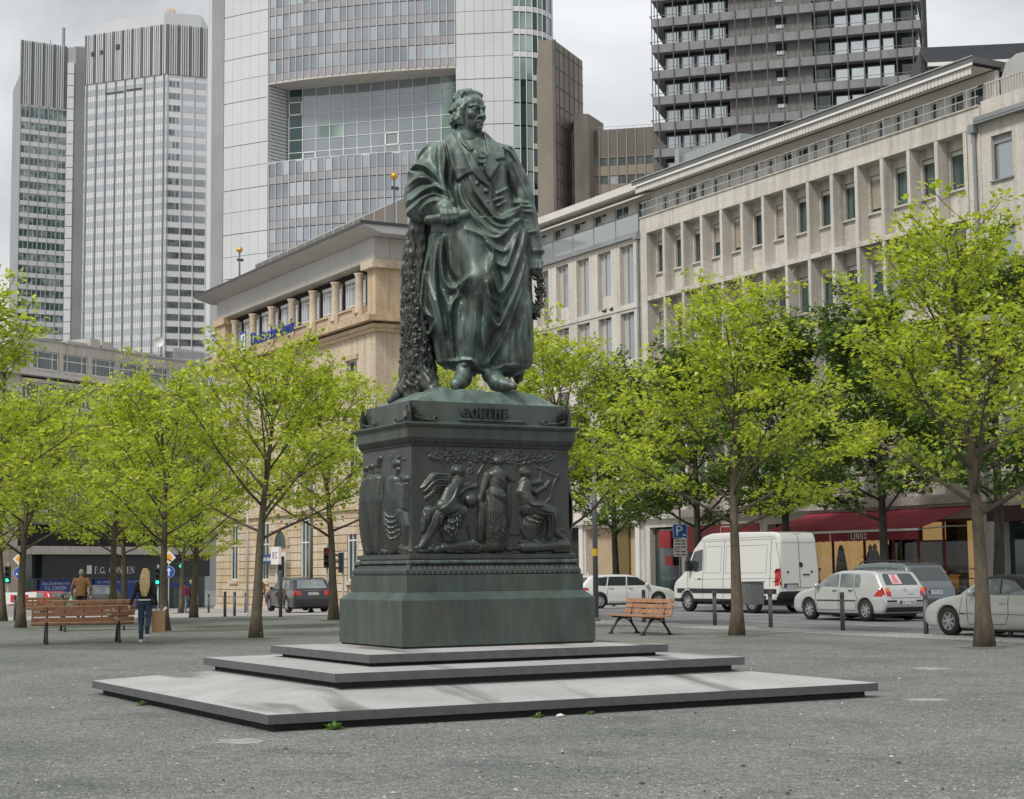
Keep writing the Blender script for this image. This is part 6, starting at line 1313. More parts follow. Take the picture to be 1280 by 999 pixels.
def soil_shade():
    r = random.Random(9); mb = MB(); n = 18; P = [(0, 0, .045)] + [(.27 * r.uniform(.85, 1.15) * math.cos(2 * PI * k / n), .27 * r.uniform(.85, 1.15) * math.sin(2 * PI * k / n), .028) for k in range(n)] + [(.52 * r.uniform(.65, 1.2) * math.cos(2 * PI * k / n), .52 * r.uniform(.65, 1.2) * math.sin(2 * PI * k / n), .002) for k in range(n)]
    mb.add(P, [(0, 1 + k, 1 + (k + 1) % n) for k in range(n)] + [(1 + k, 1 + n + k, 1 + n + (k + 1) % n, 1 + (k + 1) % n) for k in range(n)]); return mb.mesh('soil_shade_patch', mat('tree_soil_shade', (.075, .072, .06), .95, (.16, .16, .145), 14, bump=.6, bscale=50, fine=70), True)
SOIL_SHADE = soil_shade()  # dark soil and debris, its tone also standing in for contact shade
def tree(kind, x, y, rot, sc, label, group, nm='plane_tree'):
    t = thing(nm, label, 'tree', (x, y, gz(y)), rot, group); t.scale = (sc, sc, sc)
    inst('trunk', TM[kind][0], t); inst('crown', TM[kind][1], t); inst('soil_shade_patch', SOIL_SHADE, t, (0, 0, 0), rot * 2.3)
G1 = 'young light green trees on the gravel square'; G2 = 'dark leaved street trees in front of the shops'
for k, x, y, ro, sc, lab in (
    ('a', 14.7, 39.5, .4, 1.0, 'young light green tree left of the pedestal, standing by itself on open gravel'),
    ('b', 14.5, 46.0, 2.2, 1.0, 'young light green tree beside the blonde woman, its trunk behind the paper bag'),
    ('d', 24.1, 32.8, 1.0, 1.02, 'young light green tree whose trunk crosses the white van'),
    ('c', 24.5, 25.2, 3.1, 1.03, 'young light green tree whose trunk crosses the silver convertible'),
    ('a', 22.0, 51.9, 3.9, 1.12, 'young light green tree touching the left side of the pedestal, black car beside it'),
    ('d', 20.5, 61.6, 5.0, .9, 'young light green tree between the person in maroon and the bank'),
    ('c', 11.97, 52.0, .9, .86, 'young light green tree with its trunk at the left end of the nearest bench'),
    ('a', 15.4, 54.3, 1.7, 1.0, 'young light green tree just right of the man in the brown jacket'),
    ('b', 18.2, 62.7, 4.4, 1.0, 'thinner light green tree behind, right of the one beside the brown jacket'),
    ('d', 14.2, 64.5, 2.9, .95, 'young light green tree at the left edge behind the red and white barrier'),
    ('b', 28.0, 86.2, 1.2, 1., 'far light green tree whose low crown hangs above the blonde woman'),
    ('b', 7.4, 38.9, 5.6, 1.07, 'light green tree off the left edge whose branches reach into the picture'),
    ('b', 24.2, 40.4, 3.3, 1.12, 'young light green tree hidden by the pedestal, its crown to the right of it'),
    ('c', 24.2, 48.0, 1.9, .98, 'young light green tree straight behind the statue')): tree(k, x, y, ro, sc, lab, G1)
for k, x, y, ro, sc, lab in (
    ('s', 44.2, 69.6, .3, .96, 'dark leaved street tree behind the white estate car'), ('t', 44.4, 63.0, 1.9, .95, 'dark leaved street tree behind the front of the white van'),
    ('t', 44.2, 56.5, 2.6, .97, 'dark leaved street tree behind the rear of the white van'), ('s', 44.1, 50.6, 4.2, 1.0, 'dark leaved street tree in front of the middle of the red awning'),
    ('t', 44.1, 44.6, 5.3, 1.02, 'dark leaved street tree right of the red awning, near the right edge')): tree(k, x, y, ro, sc, lab, G2, 'street_tree')
# ------------------------------------------------------------------ benches, bollards, posts, signs
M['teak'] = mat('bench_wood', (.30, .145, .075), .6, (.43, .23, .135), 5, (1, 1, 1), bump=.2, bscale=30, fine=18)
M['iron'] = mat('cast_iron', (.018, .019, .02), .5)
SL = MB().box(-1.165, 1.165, -.02, .02, -.05, .05).build('slat', M['teak'], bevel=.006); SLm = SL.data; bpy.data.objects.remove(SL)
def bench(x, y, rot, label, graffiti=False):
    """x along the seat, the sitter looks along +y"""
    t = thing('park_bench', label, 'bench', (x, y, gz(y)), rot, 'wooden benches on the square')
    for k, (yy, z, tilt) in enumerate(((-.22, .555, 12), (-.25, .685, 12), (-.28, .815, 12))): inst('slat', SLm, t, (.006 * (k - 1), yy, z), (R(tilt), 0, 0))
    for k in range(5): inst('slat', SLm, t, (.007 * (k % 3 - 1), -.15 + k * .112, .435 + .012 * abs(k - 2)), (R(90 - (4 if k < 4 else -8)), 0, 0))
    for sx in (-.82, .82):
        mb = MB(); X = lambda p: [(sx, a, b) for a, b in p]
        mb.tube(X([(-.36, .0), (-.31, .1), (-.2, .26), (-.17, .40), (-.2, .52), (-.30, .86)]), [.038, .031, .033, .033, .028, .02], 6); mb.tube(X([(.40, .0), (.36, .1), (.25, .26), (.18, .36), (.04, .40), (-.17, .405)]), [.038, .031, .033, .033, .03, .03], 6)
        mb.tube(X([(-.18, .40), (.1, .405), (.36, .43)]), .02, 6); mb.tube(X([(-.2, .25), (-.08, .36), (.05, .39)]), .018, 6).tube(X([(.25, .25), (.16, .34), (.06, .39)]), .018, 6)
        mb.box(sx - .035, sx + .035, -.42, -.30, 0, .03).box(sx - .035, sx + .035, .34, .46, 0, .03); mb.build('leg_frame', M['iron'], t, True)
    st = MB().box(-.02, .02, -.31, -.27, .46, .86); 
    for sx in (-.42, 0, .42): MB().tube([(sx, -.21, .5), (sx, -.30, .86)], .014, 5).build('strap', M['iron'], t)
    if graffiti:
        g = MB(); r = random.Random(1)
        for k in range(9): x = .62 + r.uniform(-.12, .16); z = .56 + r.uniform(-.03, .22); yy = -.245 - (z - .555) * .215 - .0265; a = r.uniform(-1, 1); g.tube([(x, yy - .004, z), (x + .05 * a, yy - .006, z + .04), (x + .06, yy - .004, z + .01)], .006, 4)
        g.build('scribble', M['white'], t)
        for x, z in ((-.85, .81), (-.78, .69), (-.83, .6), (.8, .83)): MB().box(x, x + .05, -.31 + (z > .7) * -.03 - .0, -.28, z, z + .035).build('sticker', M['white'], t) if False else None
bench(10.68, 40.2, R(-10.4), 'nearest wooden bench at left seen from behind, blonde woman at its right end', True)
bench(23.25, 35.6, R(86), 'wooden bench right of the monument, facing left towards it')
bench(13.2, 48.6, R(-6), 'wooden bench mostly hidden behind the nearest bench and the blonde woman')
bench(15.9, 63.6, R(-14), 'wooden bench farther back with the man in brown standing at its right end')
bl_m = MB().lathe([(.058, 0), (.058, .80), (.05, .802), (.05, .825), (.058, .827), (.058, .955), (.05, .97)], 14).mesh('bollard', M['gun'], True)
BL = (((28.2, 30.9), 'dark grey bollard at the front wheel of the silver convertible'), ((28.1, 33.8), 'dark grey bollard in front of the silver hatchback'), ((28.15, 36.8), 'dark grey bollard carrying the litter bin beside the white van'), ((28.2, 39.4), 'dark grey bollard in front of the front half of the white van'), ((28.2, 43.0), 'dark grey bollard behind the bench right of the monument'), ((28.2, 28.2), 'dark grey bollard at the right edge below the silver convertible'),
      ((15.23, 67.13), 'dark grey bollard below the red and white barrier'), ((15.98, 63.0), 'dark grey bollard behind the backrest of the nearest bench'), ((22.52, 63.9), 'dark grey bollard left of the slim pole near the bank'), ((23.72, 66.16), 'dark grey bollard right of the slim pole near the bank'), ((28.67, 78.42), 'dark grey bollard beside the stooping man'), ((29.42, 86.0), 'dark grey bollard just right of the person in maroon'), ((25.0, 68.2), 'dark grey bollard left of the black estate car'), ((26.8, 80), 'far dark grey bollard in front of the bank wall'))
for (x, y), lab in BL: tag(inst('bollard', bl_m, None, (x, y, gz(y))), lab, 'bollard', 'dark grey bollards along the road edge')
tag(MB().lathe([(.065, 0), (.065, 1.6), (.05, 1.66)], 10).build('post', mat('weathered_post', (.10, .09, .08), .8), None, True, (22.6, 58.2, gz(58.2))), 'taller weathered post in front of the black estate car', 'post')
def litter_bin():
    t = thing('litter_bin', 'grey box litter bin fixed to the bollard by the rear wheel of the white van', 'litter bin', (27.72, 36.95, 0))
    m = mat('bin_paint', (.13, .135, .135), .5, (.17, .175, .175), 4); MB().box(-.25, .2, -.2, .2, .62, 1.2).build('box', m, t, bevel=.02); MB().box(-.27, .22, -.22, .22, 1.203, 1.235).build('lid', M['gun'], t); MB().box(.2, .38, -.04, .04, .75, .85).build('bracket', M['gun'], t)
litter_bin()
def pole(name, label, cat, x, y, h, r=.085, top='cap', group=None, m='gun'):
    t = thing(name, label, cat, (x, y, gz(y)), 0, group); MB().tube([(0, 0, 0), (0, 0, h)], [r, r * .85], 12).build('pole', M[m], t, True); MB().lathe([(r * 1.6, 0), (r * 1.6, .05), (r * 1.05, .12)], 12).build('base', M[m], t, True)
    if top == 'cap': MB().lathe([(r * .9, h), (r * 1.25, h + .02), (r * 1.25, h + .42), (r * .6, h + .5)], 12).build('lamp_head', M['grey_metal'], t, True)
    if top == 'arm': MB().tube([(0, 0, h - .1), (-.4, -.1, h + .3), (-1.2, -.3, h + .42)], .05, 8).box(-1.9, -1.1, -.46, -.16, h + .36, h + .48).build('lamp_head', M['grey_metal'], t)
    return t
p1 = pole('lamp_post', 'grey lamp post with a yellow sticker right of the pedestal', 'lamp post', 27.7, 44.9, 5.7, .085)
MB().lathe([(.088, 2.0), (.088, 2.22)], 12).build('yellow_sticker', mat('yellow', (.72, .42, .03), .5), p1)
p2 = pole('lamp_post', 'tall grey lamp post covered with small stickers before the red awning', 'lamp post', 44.6, 46.0, 8.2, .13, 'arm')
for z, w in ((1.35, .06), (1.95, .09), (1.0, .16), (2.35, .05)): MB().box(-.11, .05, -.139, -.12, z, z + w).build('sticker', M['offwhite'], p2)
pole('lamp_post', 'grey lamp post cut by the right edge behind the silver convertible', 'lamp post', 28.75, 27.9, 6.6, .075, 'arm')
pole('lamp_post', 'slim pale pole between two bollards near the bank', 'lamp post', 24.6, 67.1, 5.0, .045, None, m='grey_metal')
pole('lamp_post', 'grey pole behind the front wheel of the black estate car', 'lamp post', 30.6, 74.9, 6.4, .09, 'arm', m='gun')
def parking_sign():
    t = thing('parking_sign', 'blue square P parking sign with white plates below, above the nose of the white van', 'sign', (44.75, 65.1, .12), R(-33)); bl = mat('traffic_blue', (.012, .09, .42), .4); M['tblue'] = bl; wh = M['white']
    MB().tube([(0, .06, 0), (0, .06, 4.2)], .045, 8).build('post', M['gun'], t); MB().box(-.33, .33, -.0, .03, 2.82, 3.46).build('plate', wh, t); MB().box(-.31, .31, -.006, -.001, 2.84, 3.44).build('blue_face', bl, t)
    text_mesh('P', .66, .004, wh, 'letter', t, (-.05, -.012, 3.14)); MB().box(.12, .26, -.012, -.007, 2.93, 3.0).build('mark', wh, t)
    for z0, z1, n in ((2.33, 2.78, 3), (1.98, 2.29, 2)):
        p = MB().box(-.31, .31, .0, .025, z0, z1).build('plate', M['offwhite'], t); b = MB()
        for k in range(n): zz = z0 + (z1 - z0) * (k + .6) / (n + .2); b.box(-.24, -.02, -.004, -.001, zz - .03, zz + .03).box(.03, .24, -.004, -.001, zz - .03, zz + .03)
        b.build('lines', M['gun'], p)
parking_sign()
def priority_sign(x, y, zc, label, arrow):
    t = thing('traffic_sign', label, 'sign', (x, y, gz(y)), VZ + R(8)); h = zc - gz(y); MB().tube([(0, .04, 0), (0, .04, h + .95)], .035, 8).build('post', M['grey_metal'], t)
    s = .42; MB().prism([(0, h + .5 - s), (s, h + .5), (0, h + .5 + s), (-s, h + .5)], -.01, .015, 'y').build('diamond', M['white'], t); s = .25; MB().prism([(0, h + .5 - s), (s, h + .5), (0, h + .5 + s), (-s, h + .5)], -.018, -.011, 'y').build('yellow_field', mat('signal_yellow', (.80, .36, .02), .5), t)
    c = [(.34 * math.cos(a), h - .38 + .34 * math.sin(a)) for a in np.linspace(0, 2 * PI, 21)[:-1]]; MB().prism([(q[0] * 1.06, h - .38 + (q[1] - h + .38) * 1.06) for q in c], -.008, .015, 'y').build('disc', M['white'], t); MB().prism(c, -.016, -.009, 'y').build('blue_field', M['tblue'], t)
    a = MB(); z = h - .38; a.box(-.04, .04, -.022, -.017, z - .24, z + .1)
    if arrow == 'up': a.prism([(-.14, z + .06), (.14, z + .06), (0, z + .26)], -.023, -.0175, 'y')
    else: a.prism([(-.02, z + .04), (.14, z + .06), (.06, z + .24)], -.023, -.0175, 'y').prism([(-.04, z - .06), (-.2, z + .02), (-.2, z - .16)], -.024, -.0178, 'y')
    a.build('arrow', M['white'], t)
priority_sign(25.19, 110.1, 2.02, 'yellow diamond sign over a round blue two-arrow sign at far left', 'both')
priority_sign(32.53, 102.59, 2.0, 'yellow diamond sign over a round blue straight-ahead sign behind the blonde woman', 'up')
def emit(name, c, s):
    m = bpy.data.materials.new(name); m.use_nodes = True; b = m.node_tree.nodes['Principled BSDF']; b.inputs['Base Color'].default_value = (*c, 1); b.inputs['Emission Color'].default_value = (*c, 1); b.inputs['Emission Strength'].default_value = s; return m
M['green_on'] = emit('green_signal', (.02, .9, .45), 1.6); M['red_on'] = emit('red_signal', (.35, .02, .02), .12)
def signal(x, y, zc, label, on, rot=0, h=1.0):
    t = thing('traffic_light', label, 'traffic light', (x, y, gz(y)), VZ + rot); z = zc - gz(y); MB().tube([(0, .1, 0), (0, .1, z + .7)], .055, 8).build('post', M['grey_metal'], t); b = MB().box(-.16, .16, -.12, .1, z - .5, z + .5).build('housing', M['iron'], t, bevel=.02)
    for k, dz in enumerate((.32, 0, -.32)):
        lit = (on == 'red' and k == 0) or (on == 'green' and k == 2); MB().lathe([(.10, 0), (.10, .015), (.02, .03)], 12).build('lens', M['red_on' if k == 0 else 'green_on'] if lit else M['dark'], t, True, (0, -.121, z + dz), (PI / 2, 0, 0))
        v = MB()
        for q in range(6): a0, a1 = PI * q / 6, PI * (q + 1) / 6; v.quad((.125 * math.cos(a0), -.12, z + dz + .125 * math.sin(a0)), (.125 * math.cos(a1), -.12, z + dz + .125 * math.sin(a1)), (.125 * math.cos(a1), -.3, z + dz + .11 * math.sin(a1)), (.125 * math.cos(a0), -.3, z + dz + .11 * math.sin(a0)))
        v.build('visor', M['iron'], t)
GL = 'traffic lights at the junction'
for a in ((22.75, 102.3, 1.55, 'green traffic light at the far left edge', 'green'), (30.42, 98.0, 1.35, 'low green traffic light right above the blonde woman\'s shoulder', 'green'), (31.6, 97.3, 2.3, 'higher green traffic light behind the blonde woman, nearest the bank', 'green'), (33.2, 79.2, 2.25, 'traffic light facing the square at the tree by the pedestal', 'red')): o = signal(*a)
signal(33.75, 78.7, 2.0, 'traffic light seen from the side, touching the tree by the pedestal', None, R(-80))
def barrier(x, y, rot, label):
    t = thing('barrier', label, 'barrier', (x, y, gz(y)), rot, 'red and white construction barriers'); MB().box(-1.1, 1.1, -.04, .04, .62, 1.22).build('board', M['white'], t, bevel=.02); rd = mat('barrier_red', (.55, .03, .03), .5)
    for k in range(3): MB().box(-.85 + k * .62, -.55 + k * .62, -.046, -.041, .72, 1.1).build('red_stripe', rd, t)
    MB().box(-1.1, 1.1, -.16, .16, 0, .55).box(-1.05, -.95, -.03, .03, .5, .7).box(.95, 1.05, -.03, .03, .5, .7).build('foot', M['paving'], t)
barrier(20.4, 89.95, R(-29), 'red and white barrier at the left edge, the right hand one'); barrier(18.3, 91.1, R(-29), 'red and white barrier cut by the left edge')
def bicycle(x, y, rot, label, col):
    t = thing('bicycle', label, 'bicycle', (x, y, .12), rot, 'bicycles parked under the awning'); m = mat('cycle_paint', col, .4)
    for cx in (-.52, .52):
        w = MB().tube([(cx + .33 * math.cos(a), 0, .34 + .33 * math.sin(a)) for a in np.linspace(0, 2 * PI, 25)], .02, 6).build('wheel', M['iron'], t, True); sp = MB()
        for k in range(10): a = PI * k / 5; sp.tube([(cx, 0, .34), (cx + .32 * math.cos(a), 0, .34 + .32 * math.sin(a))], .003, 3)
        sp.build('spokes', M['grey_metal'], w)
        MB().tube([(cx + .375 * math.cos(a), 0, .34 + .375 * math.sin(a)) for a in np.linspace(.2, 2.6, 12)], .022, 5).build('mudguard', m, t)
    f = MB()
    for p in (((-.52, 0, .34), (-.08, 0, .32), (-.2, 0, .85), (-.52, 0, .34)), ((-.08, 0, .32), (.36, 0, .78), (-.17, 0, .72)), ((.52, 0, .34), (.36, 0, .78), (.32, 0, .98))): f.tube(p, .016, 6)
    f.build('frame', m, t); MB().tube([(.2, -.27, 1.02), (.33, -.1, .99), (.33, .1, .99), (.2, .27, 1.02)], .014, 6).build('handlebar', M['iron'], t); MB().box(-.32, -.08, -.07, .07, .88, .94).build('saddle', M['iron'], t, bevel=.02); MB().tube([(-.08, -.12, .2), (-.08, .12, .44)], .01, 5).build('pedals', M['iron'], t)
bicycle(43.2, 46.9, R(84), 'pale framed bicycle standing right of the grey estate car', (.42, .38, .22)); bicycle(43.9, 45.6, R(100), 'dark bicycle leaning at the stickered lamp post', (.08, .09, .09)); bicycle(43.6, 45.0, R(70), 'second pale bicycle beside the stickered lamp post', (.5, .5, .45))
# ------------------------------------------------------------------ drain covers, weeds, litter
M['cover'] = mat('cover_concrete', (.24, .24, .225), .9, (.40, .395, .375), 9, fine=30)
for x, y, rr, lab in ((5.83, 16.01, .27, 'worn pale drain cover in the gravel at the near left corner of the steps'), (14.62, 16.06, .21, 'worn pale drain cover in the gravel at right, nearest the camera'), (19.01, 20.76, .30, 'worn pale drain cover in the gravel farther back at right')):
    g = MB(); r = random.Random(x); t = thing('drain_cover', lab, 'drain cover', (x, y, 0), r.uniform(0, 6), 'drain covers in the gravel')
    MB().lathe([(rr * .8, -.05), (rr * .8, .002)], 20).build('plate', M['cover'], t)
    for k in range(46):
        a = r.uniform(0, 6.3); d = rr * (r.random() ** .5) * 1.12; cx, cy, q = d * math.cos(a), d * math.sin(a), r.uniform(.02, .075); n = 7; k0 = [(cx + q * r.uniform(.6, 1.3) * math.cos(2 * PI * i / n), cy + q * r.uniform(.6, 1.3) * math.sin(2 * PI * i / n), .003) for i in range(n)]; g.add([(cx, cy, .007 + k * .00008)] + k0, [(0, 1 + i, 1 + (i + 1) % n) for i in range(n)])
    g.build('worn_rim', M['cover'], t)
M['weed'] = leaf_mat('weed_leaf', (.06, .12, .02), (.10, .20, .03), (.16, .28, .05), .35)
def weed(x, y, s, label, seed):
    r = random.Random(seed); mb = MB()
    for k in range(34):
        a = r.uniform(0, 6.3); L = s * r.uniform(.5, 1.1); el = r.uniform(.15, 1.2); c, sn = math.cos(a), math.sin(a); w = L * .16; p = Vector((r.gauss(0, s * .12), r.gauss(0, s * .12), 0)); d = Vector((c * math.cos(el), sn * math.cos(el), math.sin(el))); b = Vector((-sn, c, 0)) * w
        mb.add([p, p + d * L * .5 + b, p + d * L + Vector((0, 0, -.25 * L)), p + d * L * .5 - b], [(0, 1, 2), (0, 2, 3)])
    tag(mb.build('weed', M['weed'], None, loc=(x, y, 0)), label, 'weed', 'weeds along the steps')
weed(6.33, 21.0, .10, 'round tuft of weed at the left side of the lowest step', 1); weed(7.05, 16.66, .15, 'spiky weed at the front of the lowest step, nearest its left corner', 2); weed(9.5, 16.66, .09, 'small leafy weed in the middle of the lowest step\'s front', 3); weed(10.2, 16.68, .07, 'tiny weed right of the crumpled paper at the step', 4)
lp = MB().add([(0, 0, .01), (.10, .01, .02), (.15, .05, .01), (.03, .06, .025), (.07, .03, .04)], [(0, 1, 4), (1, 2, 4), (2, 3, 4), (3, 0, 4)]); tag(lp.build('crumpled_paper', M['white'], None, loc=(9.68, 16.55, 0)), 'white crumpled paper on the gravel before the lowest step', 'litter')
def crumbs():
    r = random.Random(77); mb = MB(); cam_xy = Vector((0, 0))
    for k in range(1500):
        d = r.uniform(9, 34); a = R(28.9) + r.uniform(-.36, .36); x, y = d * math.sin(a), d * math.cos(a)
        if 6.2 < x < 14.5 and 16.6 < y < 23.5: continue
        if x > 26.4: continue
        s = r.uniform(.008, .02) * (1.8 if r.random() < .04 else 1); t = r.uniform(0, 6.3); c, q = math.cos(t), math.sin(t); m = 0 if r.random() < .6 else 1
        mb.add([(x + c * s, y + q * s, .002), (x - q * s * .8, y + c * s * .8, .003), (x - c * s, y - q * s, .002), (x + q * s * .7, y - c * s * .7, .004), (x, y, .004 + s * .5)], [(0, 1, 4), (1, 2, 4), (2, 3, 4), (3, 0, 4)], m)
    o = mb.build('loose_chippings', [mat('pale_chip', (.42, .42, .40), .8), mat('dark_chip', (.05, .05, .05), .9)]); tag(o, 'pale and dark chippings scattered over the gravel', 'chippings', kind='stuff')
crumbs()
def pigeon(y, label):
    t = thing('pigeon', label, 'bird', (49.93, y, 15.67), R(-90 + 25 * (y > 79)), 'pigeons on the ledge'); s = Sculpt((-.2, -.09, -.02), (.2, .09, .28), .012); s.ball((0, 0, .11), (.14, .065, .075), .02, 1); s.chain([(.09, 0, .15, .04), (.13, 0, .22, .03)], .02, 1); s.chain([(-.1, 0, .1, .04), (-.19, 0, .08, .02)], .02, 1, .5); s.chain([(.15, 0, .22, .012), (.18, 0, .215, .006)], .005, 1); s.chain([(.0, .02, .06, .01), (.0, .02, .0, .01)], .0, 1); s.chain([(.0, -.02, .06, .01), (.0, -.02, .0, .01)], .0, 1); V, F, _ = s.mesh(); inst('body', np_mesh('body', V, F, M['iron']), t)
pigeon(79.6, 'dark pigeon on the stone ledge, the left one of two'); pigeon(78.9, 'dark pigeon on the stone ledge, the right one of two')
# ------------------------------------------------------------------ vehicles: x forward from the rear bumper, y to the left, z up
from mathutils.geometry import delaunay_2d_cdt
def paint(name, col, metal=.0, rough=.28): return mat(name, col, rough, metal=metal, coat=.8, spec=.5)
M['tyre'] = mat('tyre', (.014, .014, .015), .8); M['plastic'] = mat('black_plastic', (.022, .022, .023), .6); M['alloy'] = mat('alloy_wheel', (.42, .42, .43), .3, metal=.6); M['car_glass'] = mat('car_glass', (.035, .045, .045), .04, spec=.9); M['car_glass_pale'] = mat('pale_car_glass', (.10, .125, .13), .05, (.22, .25, .255), 1.6, spec=.9)
M['lamp_red'] = mat('tail_lamp', (.42, .018, .012), .15, coat=.5); M['lamp_orange'] = mat('orange_lamp', (.70, .12, .015), .15, coat=.5); M['lamp_white'] = mat('headlamp', (.55, .57, .58), .1, coat=.6); M['plate'] = mat('plate_white', (.62, .62, .60), .4); M['plate_blue'] = mat('plate_blue', (.02, .06, .35), .4)
M['seam'] = mat('door_seam', (.03, .03, .03), .7)
def in_poly(poly, x, z):
    c = False; n = len(poly)
    for i in range(n):
        (x1, z1), (x2, z2) = poly[i], poly[(i + 1) % n]
        if (z1 > z) != (z2 > z) and x < (x2 - x1) * (z - z1) / (z2 - z1) + x1: c = not c
    return c
class Car:
    def __init__(s, name, label, cat, x, y, rot, group, body, L, W, H, prof, belt, tumble, wheels, wr, h=.03, plan=.11, nose=.45, rails=.0, dark_z=.22, z=0, scale=1., top=None):
        s.T = thing(name, label, cat, (x, y, gz(y) + z), rot, group); s.T.scale = (scale,) * 3; s.L, s.W, s.H, s.wr = L, W, H, wr
        S_ = s.S = Sculpt((-.12, -W / 2 - .1, -.02), (L + .12, W / 2 + .1, H + .1), h); R_ = Relief(S_.ax[0], S_.ax[2]); P = smooth_closed(prof)
        d, _ = R_.dist(P + [P[0]]); sd = np.where(R_.inside(P), -d, d); X, Z = R_.X, R_.Z; u = np.clip((X - L / 2) / (L / 2), -1.1, 1.1)
        hw = W / 2 * (1 - plan * np.clip((np.abs(u) - (1 - nose)) / nose, 0, 1) ** 2.2); hw = hw - np.clip(Z - belt, 0, 9) * tumble - np.clip(.32 - Z, 0, 1) * .25 - .035 * np.clip((Z - belt * .62) / (belt * .38), 0, 1) ** 2
        y = S_.ax[1]; a = sd[:, None, :]; b = np.abs(y)[None, :, None] - hw[:, None, :]; k = .09; hh = np.clip(.5 - .5 * (b - a) / k, 0, 1); S_.f = (b * (1 - hh) + a * hh + k * hh * (1 - hh)).astype(np.float32)
        for xw in wheels:
            for sg in (-1, 1):
                xx, yy, zz = S_.ax[0][:, None, None], S_.ax[1][None, :, None], S_.ax[2][None, None, :]; c = np.maximum(np.hypot(xx - xw, zz - wr) - wr * 1.14, (W / 2 - .30) - sg * yy); S_.f = np.maximum(S_.f, -c).astype(np.float32)
        V, F, _ = S_.mesh(); zc = V[F].mean(1)[:, 2]; xc = V[F].mean(1)[:, 0]; mi = np.zeros(len(F), int); mi[zc < dark_z] = 1
        mats = [body, M['plastic']]
        if top: mats.append(top[0]); mi[top[1](xc, zc)] = 2
        s.body = inst('body', np_mesh('body', V, F, mats, mi), s.T); s.wheels = wheels
        # outermost surface maps for fitting panes and lamps
        f = S_.f; s.maps = {}
        for ax, nm, rev in ((1, 'left', 1), (1, 'right', 0), (0, 'front', 1), (0, 'rear', 0), (2, 'top', 1)):
            g = np.moveaxis(f, ax, 0); co = S_.ax[ax]
            if rev: g = g[::-1]; co = co[::-1]
            ins = g < 0; i = ins.argmax(0); ok = ins.any(0); ii = np.maximum(i, 1); fa = np.take_along_axis(g, ii[None] - 1, 0)[0]; fb = np.take_along_axis(g, ii[None], 0)[0]; t = np.where(np.abs(fa - fb) > 1e-9, fa / (fa - fb), 0); v = co[ii - 1] + (co[ii] - co[ii - 1]) * t; s.maps[nm] = (np.where(ok, v, np.nan), [q for q in range(3) if q != ax], 1 if rev else -1)
        s.part_wheels()
    def fit(s, side, pts, off):
        mp, (i, j), sg = s.maps[side]; A = np.array(pts, float); u = (A[:, 0] - s.S.ax[i][0]) / s.S.h; v = (A[:, 1] - s.S.ax[j][0]) / s.S.h; n, m = mp.shape; u = np.clip(u, 0, n - 1.001); v = np.clip(v, 0, m - 1.001); i0, j0 = u.astype(int), v.astype(int); fu, fv = u - i0, v - j0
        q = mp; med = np.nanmedian(q[np.clip(np.round(u).astype(int), 0, n - 1), np.clip(np.round(v).astype(int), 0, m - 1)]); g = lambda a, b: np.where(np.isnan(q[a, b]), med, q[a, b])
        w = g(i0, j0) * (1 - fu) * (1 - fv) + g(i0 + 1, j0) * fu * (1 - fv) + g(i0, j0 + 1) * (1 - fu) * fv + g(i0 + 1, j0 + 1) * fu * fv; ax = 3 - i - j; out = np.zeros((len(A), 3)); out[:, i] = A[:, 0]; out[:, j] = A[:, 1]; out[:, ax] = w + sg * off; return out
    def patch(s, name, m, side, poly, off=.006, parent=None, step=.09):
        P = []
        for a, b in zip(poly, poly[1:] + poly[:1]):
            n = max(1, int(math.hypot(b[0] - a[0], b[1] - a[1]) / step)); P += [(a[0] + (b[0] - a[0]) * k / n, a[1] + (b[1] - a[1]) * k / n) for k in range(n)]
        nb = len(P); xs = [p[0] for p in P]; zs = [p[1] for p in P]; x = min(xs) + step * .7
        while x < max(xs):
            z = min(zs) + step * .7
            while z < max(zs):
                if in_poly(poly, x, z): P.append((x, z))
                z += step
            x += step
        v, e, f, *_ = delaunay_2d_cdt([Vector(p) for p in P], [(k, (k + 1) % nb) for k in range(nb)], [list(range(nb))], 1, 1e-5)
        V = s.fit(side, [tuple(q) for q in v], off); me = bpy.data.meshes.new(name); me.from_pydata([tuple(q) for q in V], [], [tuple(t) for t in f]); me.materials.append(m if not isinstance(m, str) else M[m]); me.polygons.foreach_set('use_smooth', [True] * len(me.polygons)); return inst(name, me, parent or s.T)
    def both(s, name, m, poly, off=.006):
        for sd in ('left', 'right'): s.patch(name, m, sd, poly, off)
    def line(s, name, m, side, pts, w=.012, off=.004, parent=None):
        P = []
        for a, b in zip(pts, pts[1:]):
            n = max(1, int(math.hypot(b[0] - a[0], b[1] - a[1]) / .1)); P += [(a[0] + (b[0] - a[0]) * k / n, a[1] + (b[1] - a[1]) * k / n) for k in range(n)]
        P.append(pts[-1]); V = s.fit(side, P, off); mb = MB(); mb.tube([tuple(q) for q in V], w * .5, 4, cap=False); return mb.build(name, m if not isinstance(m, str) else M[m], parent or s.T)
